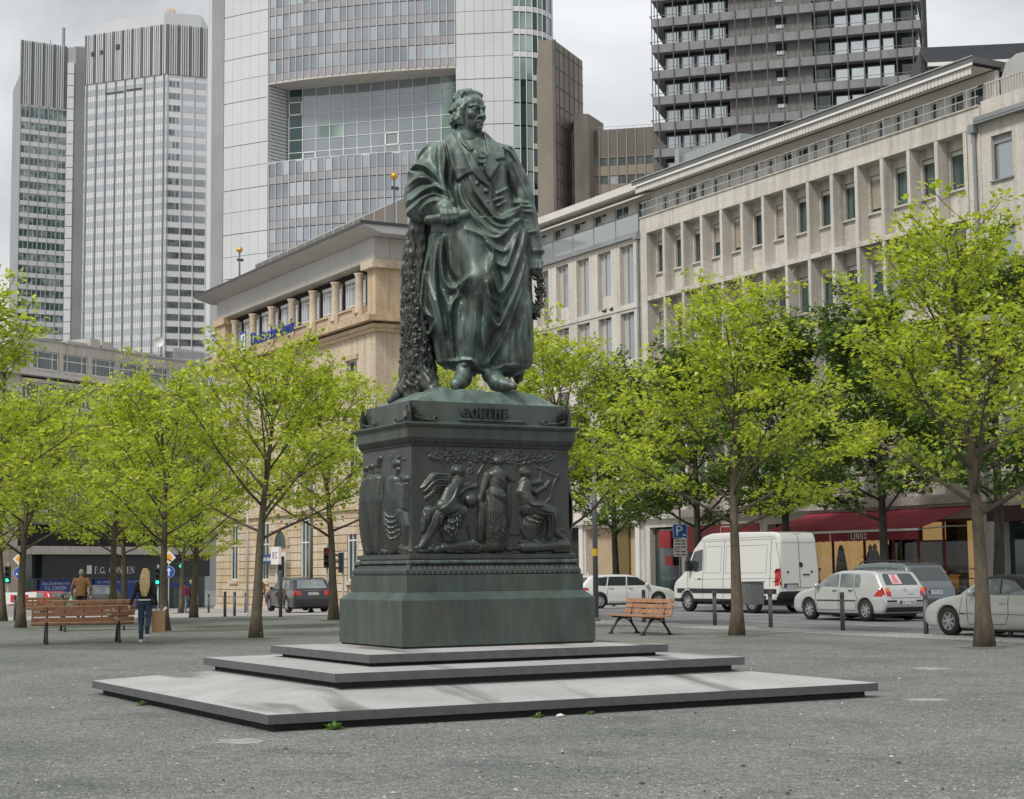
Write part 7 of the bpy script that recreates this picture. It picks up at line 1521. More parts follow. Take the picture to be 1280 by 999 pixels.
    def part_wheels(s, spokes=7):
        key = ('wheel', round(s.wr, 3))
        if key not in _wc:
            r = s.wr; ty = MB().lathe([(r * .60, -.095), (r * .96, -.10), (r, -.06), (r, .06), (r * .96, .10), (r * .60, .095)], 26, cap=False).mesh('tyre', M['tyre'], True); rm = MB().lathe([(r * .64, -.06), (r * .66, .09), (r * .60, .098), (r * .57, .07), (r * .57, .03), (.02, .03)], 22)
            for k in range(spokes):
                a = 2 * PI * k / spokes; c, q = math.cos(a), math.sin(a); w = r * .085; rm.add([(c * r * .12 - q * w, q * r * .12 + c * w, .035), (c * r * .12 + q * w, q * r * .12 - c * w, .035), (c * r * .58 + q * w * .8, q * r * .58 - c * w * .8, .055), (c * r * .58 - q * w * .8, q * r * .58 + c * w * .8, .055), (c * r * .12 - q * w, q * r * .12 + c * w, .085), (c * r * .12 + q * w, q * r * .12 - c * w, .085), (c * r * .58 + q * w * .8, q * r * .58 - c * w * .8, .085), (c * r * .58 - q * w * .8, q * r * .58 + c * w * .8, .085)], [(4, 5, 6, 7), (0, 1, 5, 4), (1, 2, 6, 5), (2, 3, 7, 6), (3, 0, 4, 7)], 0)
            rm.lathe([(r * .16, .03), (r * .16, .092), (.01, .096)], 12); k0 = len(rm.f); rm.lathe([(r * .56, .0), (r * .56, .028), (.01, .028)], 18, 1); _wc[key] = (ty, rm.mesh('rim', [M['alloy'], M['plastic']]))
        ty, rm = _wc[key]
        for xw in s.wheels:
            for sg in (1, -1):
                w = inst('wheel', ty, s.T, (xw, sg * (s.W / 2 - .125), s.wr), (-PI / 2 * sg, 0, 0)); inst('rim', rm, w)
    def plate(s, z, txt, side='rear', w=.52, y=0):
        V = s.fit(side, [(y, z)], .012)[0]; sg = -1 if side == 'rear' else 1
        p = MB().box(V[0] - .006, V[0] + .006, -w / 2 + y, w / 2 + y, z - .056, z + .056).build('number_plate', M['plate'], s.T); e = y - sg * -1 * -w / 2 if False else (w / 2 if sg < 0 else -w / 2)
        MB().box(V[0] - .008, V[0] + .008, y + min(e, e + sg * .05), y + max(e, e + sg * .05), z - .054, z + .054).build('blue_band', M['plate_blue'], p)
        text_mesh(txt, .105, .001, M['plastic'], 'characters', p, (V[0] + sg * .0085, y - .02 * -sg, z), (PI / 2, 0, -PI / 2 if sg < 0 else PI / 2))
    def mirror(s, x, z, m):
        for sg in (1, -1): MB().lathe([(.02, -.05), (.075, -.03), (.085, .02), (.06, .07)], 10).build('wing_mirror', m, s.T, True, (x, sg * (s.W / 2 + .05), z), (0, R(-90), 0)); MB().box(x - .03, x + .02, min(sg * (s.W / 2 - .06), sg * (s.W / 2 + .03)), max(sg * (s.W / 2 - .06), sg * (s.W / 2 + .03)), z - .04, z - .01).build('mirror_arm', M['plastic'], s.T)
    def handle(s, x, z, m='plastic'):
        for sd, sg in (('left', 1), ('right', -1)): V = s.fit(sd, [(x, z)], .0)[0]; MB().tube([(x - .09, V[1], z), (x - .06, V[1] + sg * .03, z), (x + .06, V[1] + sg * .03, z), (x + .09, V[1], z)], .013, 6).build('door_handle', M[m], s.T)
def smooth_closed(p, n=3):
    P = [np.array(q, float) for q in p]; N = len(P); out = []
    for i in range(N):
        a, b, c, d = P[i - 1], P[i], P[(i + 1) % N], P[(i + 2) % N]
        for k in range(n):
            t = k / n; q = .5 * (2 * b + (c - a) * t * .7 + (2 * a - 5 * b + 4 * c - d) * t * t * .7 + (3 * b - a - 3 * c + d) * t ** 3 * .7); lin_ = b + (c - b) * t; out.append(tuple(lin_ * .65 + q * .35 if k else b))
    return out
GC = 'cars on the street'
silver = paint('silver_paint', (.50, .51, .505), .3); greyp = paint('grey_green_paint', (.13, .155, .165), .4); whitep = paint('white_paint', (.68, .68, .66)); blackp = paint('black_paint', (.012, .013, .015)); van_w = paint('van_white', (.60, .60, .565), 0, .35)
def hatch():
    c = Car('hatchback', 'silver hatchback with a pink sticker in its rear window, seen from behind', 'car', 34.25, 38.3, R(90), GC, silver, 4.15, 1.735, 1.45,
            [(.04, .36), (.0, .52), (.03, .74), (.07, .92), (.16, 1.0), (.44, 1.36), (.60, 1.42), (1.3, 1.45), (2.0, 1.43), (2.42, 1.34), (3.02, 1.0), (3.2, .95), (3.75, .83), (4.02, .70), (4.13, .55), (4.12, .34), (3.95, .20), (2, .17), (.2, .2)], .93, .26, (.80, 3.31), .31, plan=.10, nose=.3, scale=1.03)
    c.both('window', 'car_glass_pale', [(2.98, .985), (2.36, 1.325), (2.02, 1.355), (1.97, .965)]); c.both('window', 'car_glass_pale', [(1.90, .96), (1.95, 1.355), (1.38, 1.355), (1.30, .955)]); c.both('window', 'car_glass_pale', [(1.26, .955), (1.33, 1.35), (1.10, 1.32), (1.03, 1.17), (1.05, .96)])
    rw = c.patch('rear_window', 'car_glass', 'rear', [(-.60, 1.02), (.60, 1.02), (.54, 1.31), (.49, 1.345), (-.49, 1.345), (-.54, 1.31)]); c.patch('windscreen', 'car_glass', 'front', [(-.66, 1.03), (.66, 1.03), (.55, 1.33), (-.55, 1.33)])
    c.patch('poster', mat('pale_pink_paper', (.60, .50, .50), .7), 'rear', [(-.02, 1.05), (.34, 1.05), (.32, 1.32), (-.0, 1.32)], .009, rw); c.patch('pink_sticker', mat('pink_paper', (.62, .18, .22), .6), 'rear', [(.06, 1.07), (.3, 1.07), (.22, 1.31), (.12, 1.31)], .012, rw)
    for sg in (1, -1):
        P = lambda q: [(a * sg, b) for a, b in q]; c.patch('tail_lamp', 'lamp_red', 'rear', P([(.55, .71), (.80, .70), (.83, .94), (.56, .945)])); c.patch('tail_lamp_corner', 'lamp_red', 'left' if sg > 0 else 'right', [(.04, .70), (.42, .71), (.17, .96), (.06, .95)]); c.patch('indicator', 'lamp_orange', 'rear', P([(.57, .83), (.80, .83), (.81, .93), (.58, .935)]), .009)
        c.patch('headlamp', 'lamp_white', 'front', P([(.48, .60), (.76, .60), (.74, .76), (.50, .75)]))
        c.patch('bumper_strip', 'plastic', 'rear', P([(.36, .545), (.80, .545), (.80, .60), (.36, .60)]), .012)
    c.both('side_strip', 'plastic', [(2.9, .56), (1.18, .56), (1.18, .595), (2.9, .595)], .010); c.patch('lower_bumper', 'plastic', 'rear', [(-.78, .26), (.78, .26), (.80, .40), (-.80, .40)], .008)
    for sd in ('left', 'right'): c.line('door_seam', 'seam', sd, [(1.93, .93), (1.92, .32)]); c.line('door_seam', 'seam', sd, [(3.0, .93), (2.95, .5), (2.88, .32)]); c.line('door_seam', 'seam', sd, [(1.28, .93), (1.12, .66), (1.2, .34)]); c.line('sill_line', 'seam', sd, [(1.2, .31), (2.9, .31)])
    c.line('tailgate_seam', 'seam', 'rear', [(-.56, .95), (-.54, .66), (.54, .66), (.56, .95)]); c.patch('badge', 'alloy', 'rear', [(.05 * math.cos(a), .90 + .05 * math.sin(a)) for a in np.linspace(0, 6.2, 10)], .012); c.patch('model_letters', 'alloy', 'rear', [(-.28, .75), (-.08, .75), (-.08, .785), (-.28, .785)], .008)
    c.plate(.535, 'DH CT 862', y=-.02); c.mirror(2.86, 1.0, silver); c.handle(2.12, .86); c.handle(1.42, .87); MB().tube([(.75, 0, 1.43), (.62, 0, 1.62)], .006, 4).build('aerial', M['plastic'], c.T)
    MB().box(.5, 3.5, -.72, .72, .14, .22).build('underbody', M['plastic'], c.T)
hatch()
def suv():
    c = Car('estate_car', 'grey green estate car with roof rails partly hidden behind the silver hatchback', 'car', 36.6, 39.6, R(90), GC, greyp, 4.72, 1.86, 1.72,
            [(.05, .40), (.0, .6), (.05, .95), (.12, 1.08), (.50, 1.60), (.75, 1.68), (1.6, 1.72), (2.5, 1.68), (2.9, 1.58), (3.5, 1.16), (3.75, 1.08), (4.4, .93), (4.65, .75), (4.7, .5), (4.6, .28), (2, .22), (.2, .26)], 1.08, .24, (.92, 3.72), .34, h=.036, dark_z=.34)
    c.both('window', 'car_glass', [(3.4, 1.14), (2.85, 1.53), (2.3, 1.57), (2.25, 1.12)]); c.both('window', 'car_glass', [(2.18, 1.12), (2.23, 1.57), (1.4, 1.57), (1.2, 1.12)]); c.both('window', 'car_glass', [(1.12, 1.12), (1.32, 1.57), (.82, 1.53), (.62, 1.15)])
    c.patch('rear_window', 'car_glass', 'rear', [(-.70, 1.14), (.70, 1.14), (.60, 1.56), (-.60, 1.56)]); c.patch('windscreen', 'car_glass', 'front', [(-.72, 1.18), (.72, 1.18), (.62, 1.56), (-.62, 1.56)])
    for sg in (1, -1): c.patch('tail_lamp', 'lamp_red', 'rear', [(.76 * sg, .95), (.88 * sg, .95), (.80 * sg, 1.42), (.70 * sg, 1.42)], .012); MB().tube([(.9, sg * .60, 1.69), (1.1, sg * .62, 1.77), (2.6, sg * .62, 1.75), (2.8, sg * .6, 1.66)], .02, 6).build('roof_rail', M['plastic'], c.T)
    c.plate(.80, 'F MT 418'); c.mirror(3.2, 1.16, greyp); c.handle(2.4, 1.02); c.handle(1.4, 1.03); MB().box(.5, 4.2, -.8, .8, .2, .3).build('underbody', M['plastic'], c.T)
suv()
def cabrio():
    st = mat('soft_top_cloth', (.022, .021, .023), .85, (.032, .031, .034), 40)
    c = Car('convertible', 'silver convertible with black soft top and spoked alloy wheels at the right edge', 'car', 28.88, 26.35, R(90), GC, silver, 4.55, 1.75, 1.40,
            [(.05, .40), (.0, .56), (.04, .80), (.12, .92), (.7, .96), (1.0, 1.02), (1.45, 1.33), (1.75, 1.39), (2.2, 1.40), (2.62, 1.33), (3.22, .97), (3.4, .93), (3.95, .84), (4.32, .70), (4.5, .56), (4.52, .38), (4.35, .20), (2, .16), (.2, .22)], .90, .30, (.82, 3.62), .33, h=.027, plan=.13, nose=.35, dark_z=.17, top=(st, lambda x, z: (z > .955 + .0 * x) & (x < 2.66) & (x > .74)), scale=1.0)
    c.both('window', 'car_glass_pale', [(3.06, .965), (2.60, 1.255), (2.3, 1.30), (2.02, 1.31), (1.98, .945)]); c.both('window', 'car_glass_pale', [(1.94, .945), (1.98, 1.305), (1.62, 1.265), (1.22, 1.02), (1.2, .95)])
    c.patch('windscreen', 'car_glass', 'front', [(-.64, 1.01), (.64, 1.01), (.52, 1.31), (-.52, 1.31)]); c.patch('rear_window', 'car_glass', 'rear', [(-.5, 1.08), (.5, 1.08), (.42, 1.28), (-.42, 1.28)])
    for sd in ('left', 'right'): c.line('door_seam', 'seam', sd, [(1.72, .93), (1.70, .5), (1.80, .30), (2.95, .28), (3.0, .93)]); c.line('side_crease', 'plastic', sd, [(1.15, .52), (3.25, .52)], .012); c.line('wing_seam', 'seam', sd, [(3.15, .88), (3.25, .36)], .008); c.line('windscreen_pillar', silver, sd, [(3.18, .965), (2.62, 1.29), (2.5, 1.325)], .05, .0)
    for sg in (1, -1): c.patch('headlamp', 'lamp_white', 'front', [(.40 * sg, .58), (.72 * sg, .58), (.70 * sg, .74), (.42 * sg, .74)]); c.patch('tail_lamp', 'lamp_red', 'rear', [(.45 * sg, .68), (.78 * sg, .68), (.76 * sg, .84), (.47 * sg, .84)])
    c.patch('side_lamp', 'plastic', 'left', [(3.18, .50), (3.05, .50), (3.05, .53), (3.18, .53)], .008); c.mirror(2.82, .99, silver); c.handle(1.88, .76, 'alloy'); MB().box(.5, 4.0, -.72, .72, .12, .2).build('underbody', M['plastic'], c.T)
cabrio()
def white_estate():
    c = Car('estate_car', 'white estate car with dark windows standing behind the white van\'s nose', 'car', 37.9, 63.3, R(-10), GC, whitep, 4.55, 1.82, 1.44,
            [(.05, .36), (.0, .55), (.04, .86), (.14, .98), (.52, 1.36), (.75, 1.42), (1.6, 1.45), (2.3, 1.43), (2.7, 1.34), (3.35, .98), (3.55, .93), (4.15, .82), (4.42, .66), (4.52, .5), (4.45, .28), (2, .19), (.2, .22)], .93, .27, (.9, 3.62), .325, h=.034)
    c.both('window', 'car_glass', [(3.2, .98), (2.66, 1.32), (2.2, 1.35), (2.16, .97)]); c.both('window', 'car_glass', [(2.1, .97), (2.14, 1.35), (1.35, 1.35), (1.25, .97)]); c.both('window', 'car_glass', [(1.19, .97), (1.29, 1.35), (.84, 1.31), (.62, 1.05), (.7, .98)])
    c.patch('rear_window', 'car_glass', 'rear', [(-.64, 1.0), (.64, 1.0), (.55, 1.33), (-.55, 1.33)]); c.patch('windscreen', 'car_glass', 'front', [(-.68, 1.02), (.68, 1.02), (.56, 1.33), (-.56, 1.33)])
    for sg, sd in ((1, 'left'), (-1, 'right')): c.patch('tail_lamp', 'lamp_red', 'rear', [(.5 * sg, .76), (.84 * sg, .76), (.82 * sg, .90), (.5 * sg, .88)]); c.patch('tail_lamp_corner', 'lamp_red', sd, [(.04, .77), (.42, .79), (.36, .90), (.05, .90)]); c.line('door_seam', 'seam', sd, [(2.13, .94), (2.12, .34)]); c.line('door_seam', 'seam', sd, [(3.2, .94), (3.1, .34)]); c.line('door_seam', 'seam', sd, [(1.3, .94), (1.2, .6)])
    c.plate(.72, 'F BW 732'); c.mirror(3.05, 1.0, whitep); c.handle(2.3, .86, 'alloy'); c.handle(1.42, .87, 'alloy'); MB().box(.5, 4.0, -.75, .75, .15, .24).build('underbody', M['plastic'], c.T); MB().lathe([(.02, 0), (.05, .02), (.03, .08)], 8).build('aerial_fin', whitep, c.T, True, (.7, 0, 1.42))
white_estate()
def black_estate():
    c = Car('estate_car', 'black estate car seen from behind beside the tree left of the pedestal', 'car', 30.0, 73.2, R(84), GC, blackp, 4.85, 1.82, 1.50,
            [(.05, .36), (.0, .55), (.04, .88), (.14, .98), (.5, 1.38), (.75, 1.46), (1.7, 1.5), (2.5, 1.48), (2.9, 1.38), (3.55, 1.0), (3.75, .95), (4.4, .84), (4.7, .68), (4.82, .5), (4.75, .28), (2, .19), (.2, .22)], .95, .27, (1.0, 3.85), .335, h=.036, z=-.0, scale=1.08)
    c.both('window', 'car_glass_pale', [(3.4, 1.0), (2.85, 1.36), (2.35, 1.4), (2.3, .99)]); c.both('window', 'car_glass_pale', [(2.24, .99), (2.28, 1.4), (1.5, 1.4), (1.4, .99)]); c.both('window', 'car_glass_pale', [(1.34, .99), (1.43, 1.4), (.85, 1.36), (.62, 1.02)])
    c.patch('rear_window', 'car_glass_pale', 'rear', [(-.66, 1.02), (.66, 1.02), (.56, 1.38), (-.56, 1.38)]); c.patch('windscreen', 'car_glass', 'front', [(-.68, 1.04), (.68, 1.04), (.57, 1.37), (-.57, 1.37)])
    for sg, sd in ((1, 'left'), (-1, 'right')): c.patch('tail_lamp', 'lamp_red', 'rear', [(.46 * sg, .73), (.86 * sg, .73), (.82 * sg, .93), (.52 * sg, .91)]); c.patch('tail_lamp_corner', 'lamp_red', sd, [(.04, .74), (.3, .76), (.26, .92), (.05, .93)]); c.line('chrome_strip', 'alloy', sd, [(3.4, .98), (.7, .98)], .02)
    c.plate(.80, 'F WK 317'); c.line('chrome_strip', 'alloy', 'rear', [(-.4, .93), (.4, .93)], .02, .01); c.mirror(3.2, 1.02, blackp); c.handle(2.45, .88, 'alloy'); c.handle(1.55, .89, 'alloy'); MB().box(.5, 4.2, -.75, .75, .15, .24).build('underbody', M['plastic'], c.T)
black_estate()
def van():
    c = Car('delivery_van', 'white high roofed delivery van parked on the street behind a young tree', 'van', 37.5, 47.3, R(92), GC, van_w, 5.95, 2.0, 2.78,
            [(.05, .55), (.0, .7), (.02, 1.5), (.06, 2.45), (.16, 2.68), (.5, 2.74), (2.5, 2.77), (3.8, 2.75), (4.25, 2.64), (4.75, 2.2), (5.12, 1.52), (5.4, 1.28), (5.78, 1.06), (5.9, .85), (5.92, .55), (5.8, .34), (3, .34), (.2, .42)], 1.3, .10, (1.38, 5.02), .345, h=.036, plan=.07, nose=.2, dark_z=.46, scale=1.03)
    c.both('window', 'car_glass', [(4.98, 1.50), (4.66, 2.12), (4.18, 2.20), (4.16, 1.46), (4.5, 1.40)]); c.patch('windscreen', 'car_glass', 'front', [(-.78, 1.52), (.78, 1.52), (.70, 2.22), (-.70, 2.22)])
    c.both('rub_strip', 'plastic', [(5.6, .66), (.1, .66), (.1, .82), (5.6, .82)], .012)
    for sd in ('left', 'right'):
        for q in ([(4.12, 2.42), (4.08, .5)], [(2.95, 2.5), (2.92, .5)], [(.42, 2.45), (.40, .9)], [(5.0, 1.4), (4.9, .5)]): c.line('door_seam', 'seam', sd, q, .014)
        for a, b in ((2.82, .62), (4.0, 3.1)): c.line('pressed_panel', 'seam', sd, [(a, 1.36), (a, 2.28), (b, 2.3), (b, 1.36), (a, 1.36)], .012, .001)
        c.line('roof_crease', 'seam', sd, [(4.3, 2.46), (.2, 2.5)], .014, .001); c.line('side_crease', 'seam', sd, [(4.6, 1.14), (.1, 1.18)], .012, .001)
    for sg in (1, -1): c.patch('tail_lamp', 'lamp_red', 'rear', [(.82 * sg, .92), (.975 * sg, .92), (.975 * sg, 1.5), (.82 * sg, 1.5)], .012); c.patch('tail_lamp_corner', 'lamp_red', 'left' if sg > 0 else 'right', [(.02, .92), (.16, .92), (.16, 1.5), (.02, 1.5)], .01); c.patch('reverse_lamp', 'lamp_white', 'rear', [(.84 * sg, 1.06), (.95 * sg, 1.06), (.95 * sg, 1.14), (.84 * sg, 1.14)], .016); c.patch('door_hinge_plug', 'plastic', 'rear', [((.52 + .045 * math.cos(a)) * sg, 1.38 + .05 * math.sin(a)) for a in np.linspace(0, 6.2, 9)], .01); c.patch('bumper_reflector', 'lamp_red', 'rear', [(.7 * sg, .5), (.92 * sg, .5), (.92 * sg, .58), (.7 * sg, .58)], .02)
    c.line('door_seam', 'seam', 'rear', [(-.0, 2.66), (-.0, .85)], .016); c.line('door_seam', 'seam', 'rear', [(.86, 2.4), (.80, .86), (-.80, .86), (-.86, 2.4)], .012); c.line('door_seam', 'seam', 'rear', [(.8, 2.36), (-.8, 2.36)], .012, .001)
    c.patch('rear_bumper', 'plastic', 'rear', [(-.96, .40), (.96, .40), (.96, .72), (.62, .74), (-.62, .74), (-.96, .72)], .03); c.patch('plate_recess', 'plastic', 'rear', [(.08, .86), (.70, .86), (.70, 1.0), (.08, 1.0)], .008); c.plate(.90, 'F AX 2067', y=.38); c.patch('badge', 'plastic', 'rear', [(.09 * math.cos(a) - .06, 1.62 + .09 * math.sin(a)) for a in np.linspace(0, 6.2, 11)], .012); c.patch('door_handle', 'plastic', 'rear', [(-.42, 1.26), (-.12, 1.26), (-.12, 1.31), (-.42, 1.31)], .02); c.patch('brake_lamp', 'plastic', 'rear', [(-.2, 2.66), (.2, 2.66), (.2, 2.70), (-.2, 2.70)], .01)
    for sg in (1, -1): MB().box(4.72, 4.86, min(sg * .98, sg * 1.2), max(sg * .98, sg * 1.2), 1.42, 1.82).build('wing_mirror', M['plastic'], c.T, bevel=.04)
    c.handle(4.28, 1.16); c.line('roof_gutter', 'seam', 'left', [(4.4, 2.52), (.3, 2.58)], .01, .001); MB().box(.5, 5.2, -.8, .8, .26, .46).build('underbody', M['plastic'], c.T)
    for sg in (1, -1): c.patch('headlamp', 'lamp_white', 'front', [(.58 * sg, .86), (.92 * sg, .86), (.88 * sg, 1.14), (.62 * sg, 1.1)])
van()
def far_car(name, label, x, y, rot, m, tall):
    k = 1.18 if tall else 1.; c = Car(name, label, 'car', x, y, rot, GC, m, 4.4, 1.8, 1.45 * k, [(.05, .4), (.0, .55), (.05, .88 * k), (.45, 1.36 * k), (.7, 1.42 * k), (1.7, 1.45 * k), (2.4, 1.4 * k), (3.2, .98 * k), (4.0, .85 * k), (4.35, .6), (4.3, .28), (2, .2), (.2, .22)], .94 * k, .25, (.85, 3.45), .33, h=.06)
    c.both('window', 'car_glass_pale', [(3.05, .99 * k), (2.4, 1.33 * k), (1.9, 1.36 * k), (1.85, .98 * k)]); c.both('window', 'car_glass_pale', [(1.78, .98 * k), (1.83, 1.36 * k), (.85, 1.32 * k), (.7, .99 * k)]); c.patch('rear_window', 'car_glass_pale', 'rear', [(-.6, 1.0 * k), (.6, 1.0 * k), (.52, 1.33 * k), (-.52, 1.33 * k)]); c.patch('windscreen', 'car_glass_pale', 'front', [(-.6, 1.02 * k), (.6, 1.02 * k), (.52, 1.32 * k), (-.52, 1.32 * k)])
    for sg in (1, -1): c.patch('tail_lamp', 'lamp_red', 'rear', [(.55 * sg, .78), (.84 * sg, .78), (.8 * sg, .95), (.55 * sg, .95)]); c.patch('headlamp', 'lamp_white', 'front', [(.5 * sg, .66), (.8 * sg, .66), (.78 * sg, .8), (.52 * sg, .78)])
    c.plate(.7, 'F K 55')
far_car('estate_car', 'far dark grey tall car with red tail lamp left of the blonde woman', 30.6, 106.5, R(178), paint('graphite_paint', (.09, .095, .10), .3), True)
far_car('hatchback', 'far red car just left of the man in the brown jacket', 29.2, 115.5, R(120), paint('red_paint', (.40, .02, .025)), False)
far_car('hatchback', 'far dark car above the red one, before the blue posters', 31.2, 119.5, R(165), paint('dark_blue_paint', (.05, .06, .075), .3), False)
def scooter(x, y, rot, label, col):
    t = thing('motor_scooter', label, 'scooter', (x, y, gz(y)), rot, 'parked motor scooters'); m = paint('scooter_shell', col); s = Sculpt((-1, -.4, 0), (1, .4, 1.3), .03); s.chain([(-.75, 0, .75, .12), (-.2, 0, .62, .17), (-.1, 0, .35, .14), (.3, 0, .3, .12), (.5, 0, .55, .12), (.62, 0, .95, .10)], .08, 1); s.ball((.75, 0, .55), (.22, .12, .12), .05, 1); V, F, _ = s.mesh(); inst('body', np_mesh('body', V, F, m), t)
    for xx in (-.62, .72): MB().lathe([(.14, -.05), (.24, -.06), (.26, 0), (.24, .06), (.14, .05)], 16).build('wheel', M['tyre'], t, True, (xx, 0, .26), (PI / 2, 0, 0))
    MB().box(-.8, 0, -.14, .14, .78, .9).build('saddle', M['plastic'], t, bevel=.03); MB().tube([(.56, -.33, 1.06), (.62, -.1, 1.04), (.62, .1, 1.04), (.56, .33, 1.06)], .02, 6).build('handlebar', M['plastic'], t)
scooter(35.2, 61.2, R(60), 'white motor scooter parked behind the lamp post with the yellow sticker', (.6, .58, .54)); scooter(43.7, 48.9, R(95), 'dark motor scooter between the white van and the red awning', (.03, .03, .035))
# ------------------------------------------------------------------ people: each faces +y of its own frame, feet at z = 0
skin = mat('skin', (.50, .30, .22), .55, (.56, .35, .26), 8); shoe_d = mat('dark_shoe', (.02, .02, .022), .5); M['skin'] = skin
def cloth(n, c, k=1.25, sc=14): return mat(n, c, .85, tuple(min(1, v * k + .004) for v in c), sc, bump=.2, bscale=60)
def person(label, x, y, rot, top, legs, shoes, hairm, height=1.72, stout=1., lf=(0, 0), rf=(0, 0), la=None, ra=None, lean=0., jacket=.88, h=.012, group='people crossing the square', gap=.1, longhair=False, hair=True, dz=0., headturn=0.):
    t = thing('person', label, 'person', (x, y, gz(y) + dz), rot, group); k = height / 1.72; s = Sculpt((-.55, -.55, -.02), (.55, .75 if lean else .5, 1.82), h); L = lambda z: lean * max(0, z - .9)
    Y = lambda z: L(z) * 1.0; Zd = lambda z: z - .35 * abs(lean) * max(0, z - .9)
    w = stout
    for sx, f in ((-1, lf), (1, rf)):
        hx = sx * gap; ay, az = f; kn = (hx, .05 + ay * .55 + (.06 if az > .03 else 0), .49 + az * .4); an = (hx * .95, ay - .02, .09 + az)
        s.chain([(hx, 0, .90, .095 * w), (kn[0], kn[1], kn[2] + .1, .075), (*kn, .062), (an[0], an[1] - .01, an[2] + .18, .056), (*an, .048)], .03, 2)
        toe = (.0 if az < .05 else -.10); s.chain([(an[0], an[1] - .03, .035 + az * 1.1, .042), (an[0], an[1] + .10, .032 + az + toe * .7, .04), (an[0], an[1] + .17, .028 + max(az + toe, -.0), .032)], .02, 3)
    s.chain([(-.07, 0, .93, .11 * w), (.07, 0, .93, .11 * w)], .04, 2)
    s.stack([(jacket, -.175 * w, .175 * w, -.125 * w + Y(jacket), .12 * w + Y(jacket)), (1.05, -.165 * w, .165 * w, -.12 * w + Y(1.05), .115 * w + Y(1.05)), (1.22, -.18 * w, .18 * w, -.12 + Y(1.22), .12 * w + Y(1.22)), (1.36, -.20 * w, .20 * w, -.11 + Y(1.36), .11 + Y(1.36)), (1.43, -.16, .16, -.08 + Y(1.43), .08 + Y(1.43)), (1.475, -.07, .07, -.06 + Y(1.47), .06 + Y(1.47))], .02, 1, 2.3)
    for sx, a in ((-1, la), (1, ra)):
        sh = (sx * .185 * w, Y(1.39), 1.385); el, wr = a or ((sx * .25 * w, -.03, 1.10), (sx * .25 * w, .05, .86)); el = (el[0], el[1] + Y(1.2), el[2]); wr = (wr[0], wr[1] + Y(1.1), wr[2])
        s.chain([(*sh, .066 * w), ((sh[0] + el[0]) / 2, (sh[1] + el[1]) / 2, (sh[2] + el[2]) / 2, .058 * w), (*el, .047), (*wr, .037)], .03, 1)
        d = Vector(wr) - Vector(el); d.normalize(); p = Vector(wr) + d * .05; s.chain([(*(Vector(wr) + d * .02), .026), (*(p + d * .03), .034)], .01, 0, 1)
        fw = d.cross(Vector((1, 0, 0))).normalized() * -1; sdv = Vector((0, 1, 0)) if abs(d.y) < .8 else Vector((0, 0, 1)); sdv = (sdv - d * sdv.dot(d)).normalized(); inn = Vector((-sx, 0, 0))
        for q in range(4):
            b = p + d * .045 + sdv * (.027 - q * .018); Lf = (.065, .075, .07, .055)[q]; s.chain([(*b, .0105), (*(b + d * Lf * .55 + inn * .012), .0098), (*(b + d * Lf * .75 + inn * .038), .009)], .004, 0)
        b = p + sdv * .03; s.chain([(*b, .012), (*(b + sdv * .022 + d * .025 + inn * .01), .0105), (*(b + sdv * .018 + d * .05 + inn * .022), .0095)], .006, 0)
    hy = Y(1.6) * 1.1; s.chain([(0, Y(1.45), 1.44, .055), (0, hy + .005, 1.54, .052)], .02, 0)
    c, q = math.cos(headturn), math.sin(headturn); H_ = lambda a, b, z: (a * c - b * q, a * q + b * c + hy, z)
    s.ball(H_(0, -.005, 1.635), (.076, .092, .10), .02, 0); s.ball(H_(0, .03, 1.575), (.056, .062, .066), .03, 0); s.chain([(*H_(0, .095, 1.63), .012), (*H_(0, .112, 1.60), .016)], .01, 0)
    for sx in (-1, 1): s.ball(H_(sx * .03, .092, 1.637), (.017, .014, .012), .006, None, True); s.ball(H_(sx * .079, 0, 1.615), (.014, .022, .034), .008, 0)
    s.chain([(*H_(-.024, .088, 1.563), .007), (*H_(0, .096, 1.562), .009), (*H_(.024, .088, 1.563), .007)], .004, 0)
    if hair: s.ball(H_(0, -.018, 1.655), (.084, .092, .095), .01, 4); s.ball(H_(0, -.05, 1.60), (.074, .06, .075), .015, 4)
    x_, z_ = s.ax[0][:, None, None], s.ax[2][None, None, :]; y_ = s.ax[1][None, :, None]
    s.f += np.where((z_ > .1) & (z_ < 1.42), .0035 * np.sin(z_ * 62 + 3 * np.sin(x_ * 21) + y_ * 15) * np.sin(x_ * 30 + z_ * 9), 0).astype(np.float32)
    V, F, mm = s.mesh(k); mi = mm[F[:, 0]]; inst('body', np_mesh('body', V, F, [skin, top, legs, shoes, hairm], mi), t)
    t['_k'] = 1; del t['_k']; return t, k
blk = cloth('black_jacket', (.013, .013, .014)); jeans = cloth('blue_jeans', (.025, .048, .085)); pale_j = cloth('pale_jeans', (.09, .15, .21)); brown = cloth('brown_jacket', (.15, .075, .025)); dark_t = cloth('dark_trousers', (.014, .015, .02)); maroon = cloth('maroon_jumper', (.14, .012, .045)); grey_h = mat('grey_hair', (.22, .19, .16), .7); dark_h = mat('dark_hair', (.02, .015, .012), .6); wshoe = mat('white_shoe', (.6, .6, .6), .6); M['navy'] = cloth('navy_coat', (.02, .028, .045)); grey_t = cloth('grey_trousers', (.10, .11, .13))
blond = mat('blond_hair', (.44, .30, .13), .45, (.66, .50, .27), 30, (1, 1, .06), bump=.4, bscale=50)
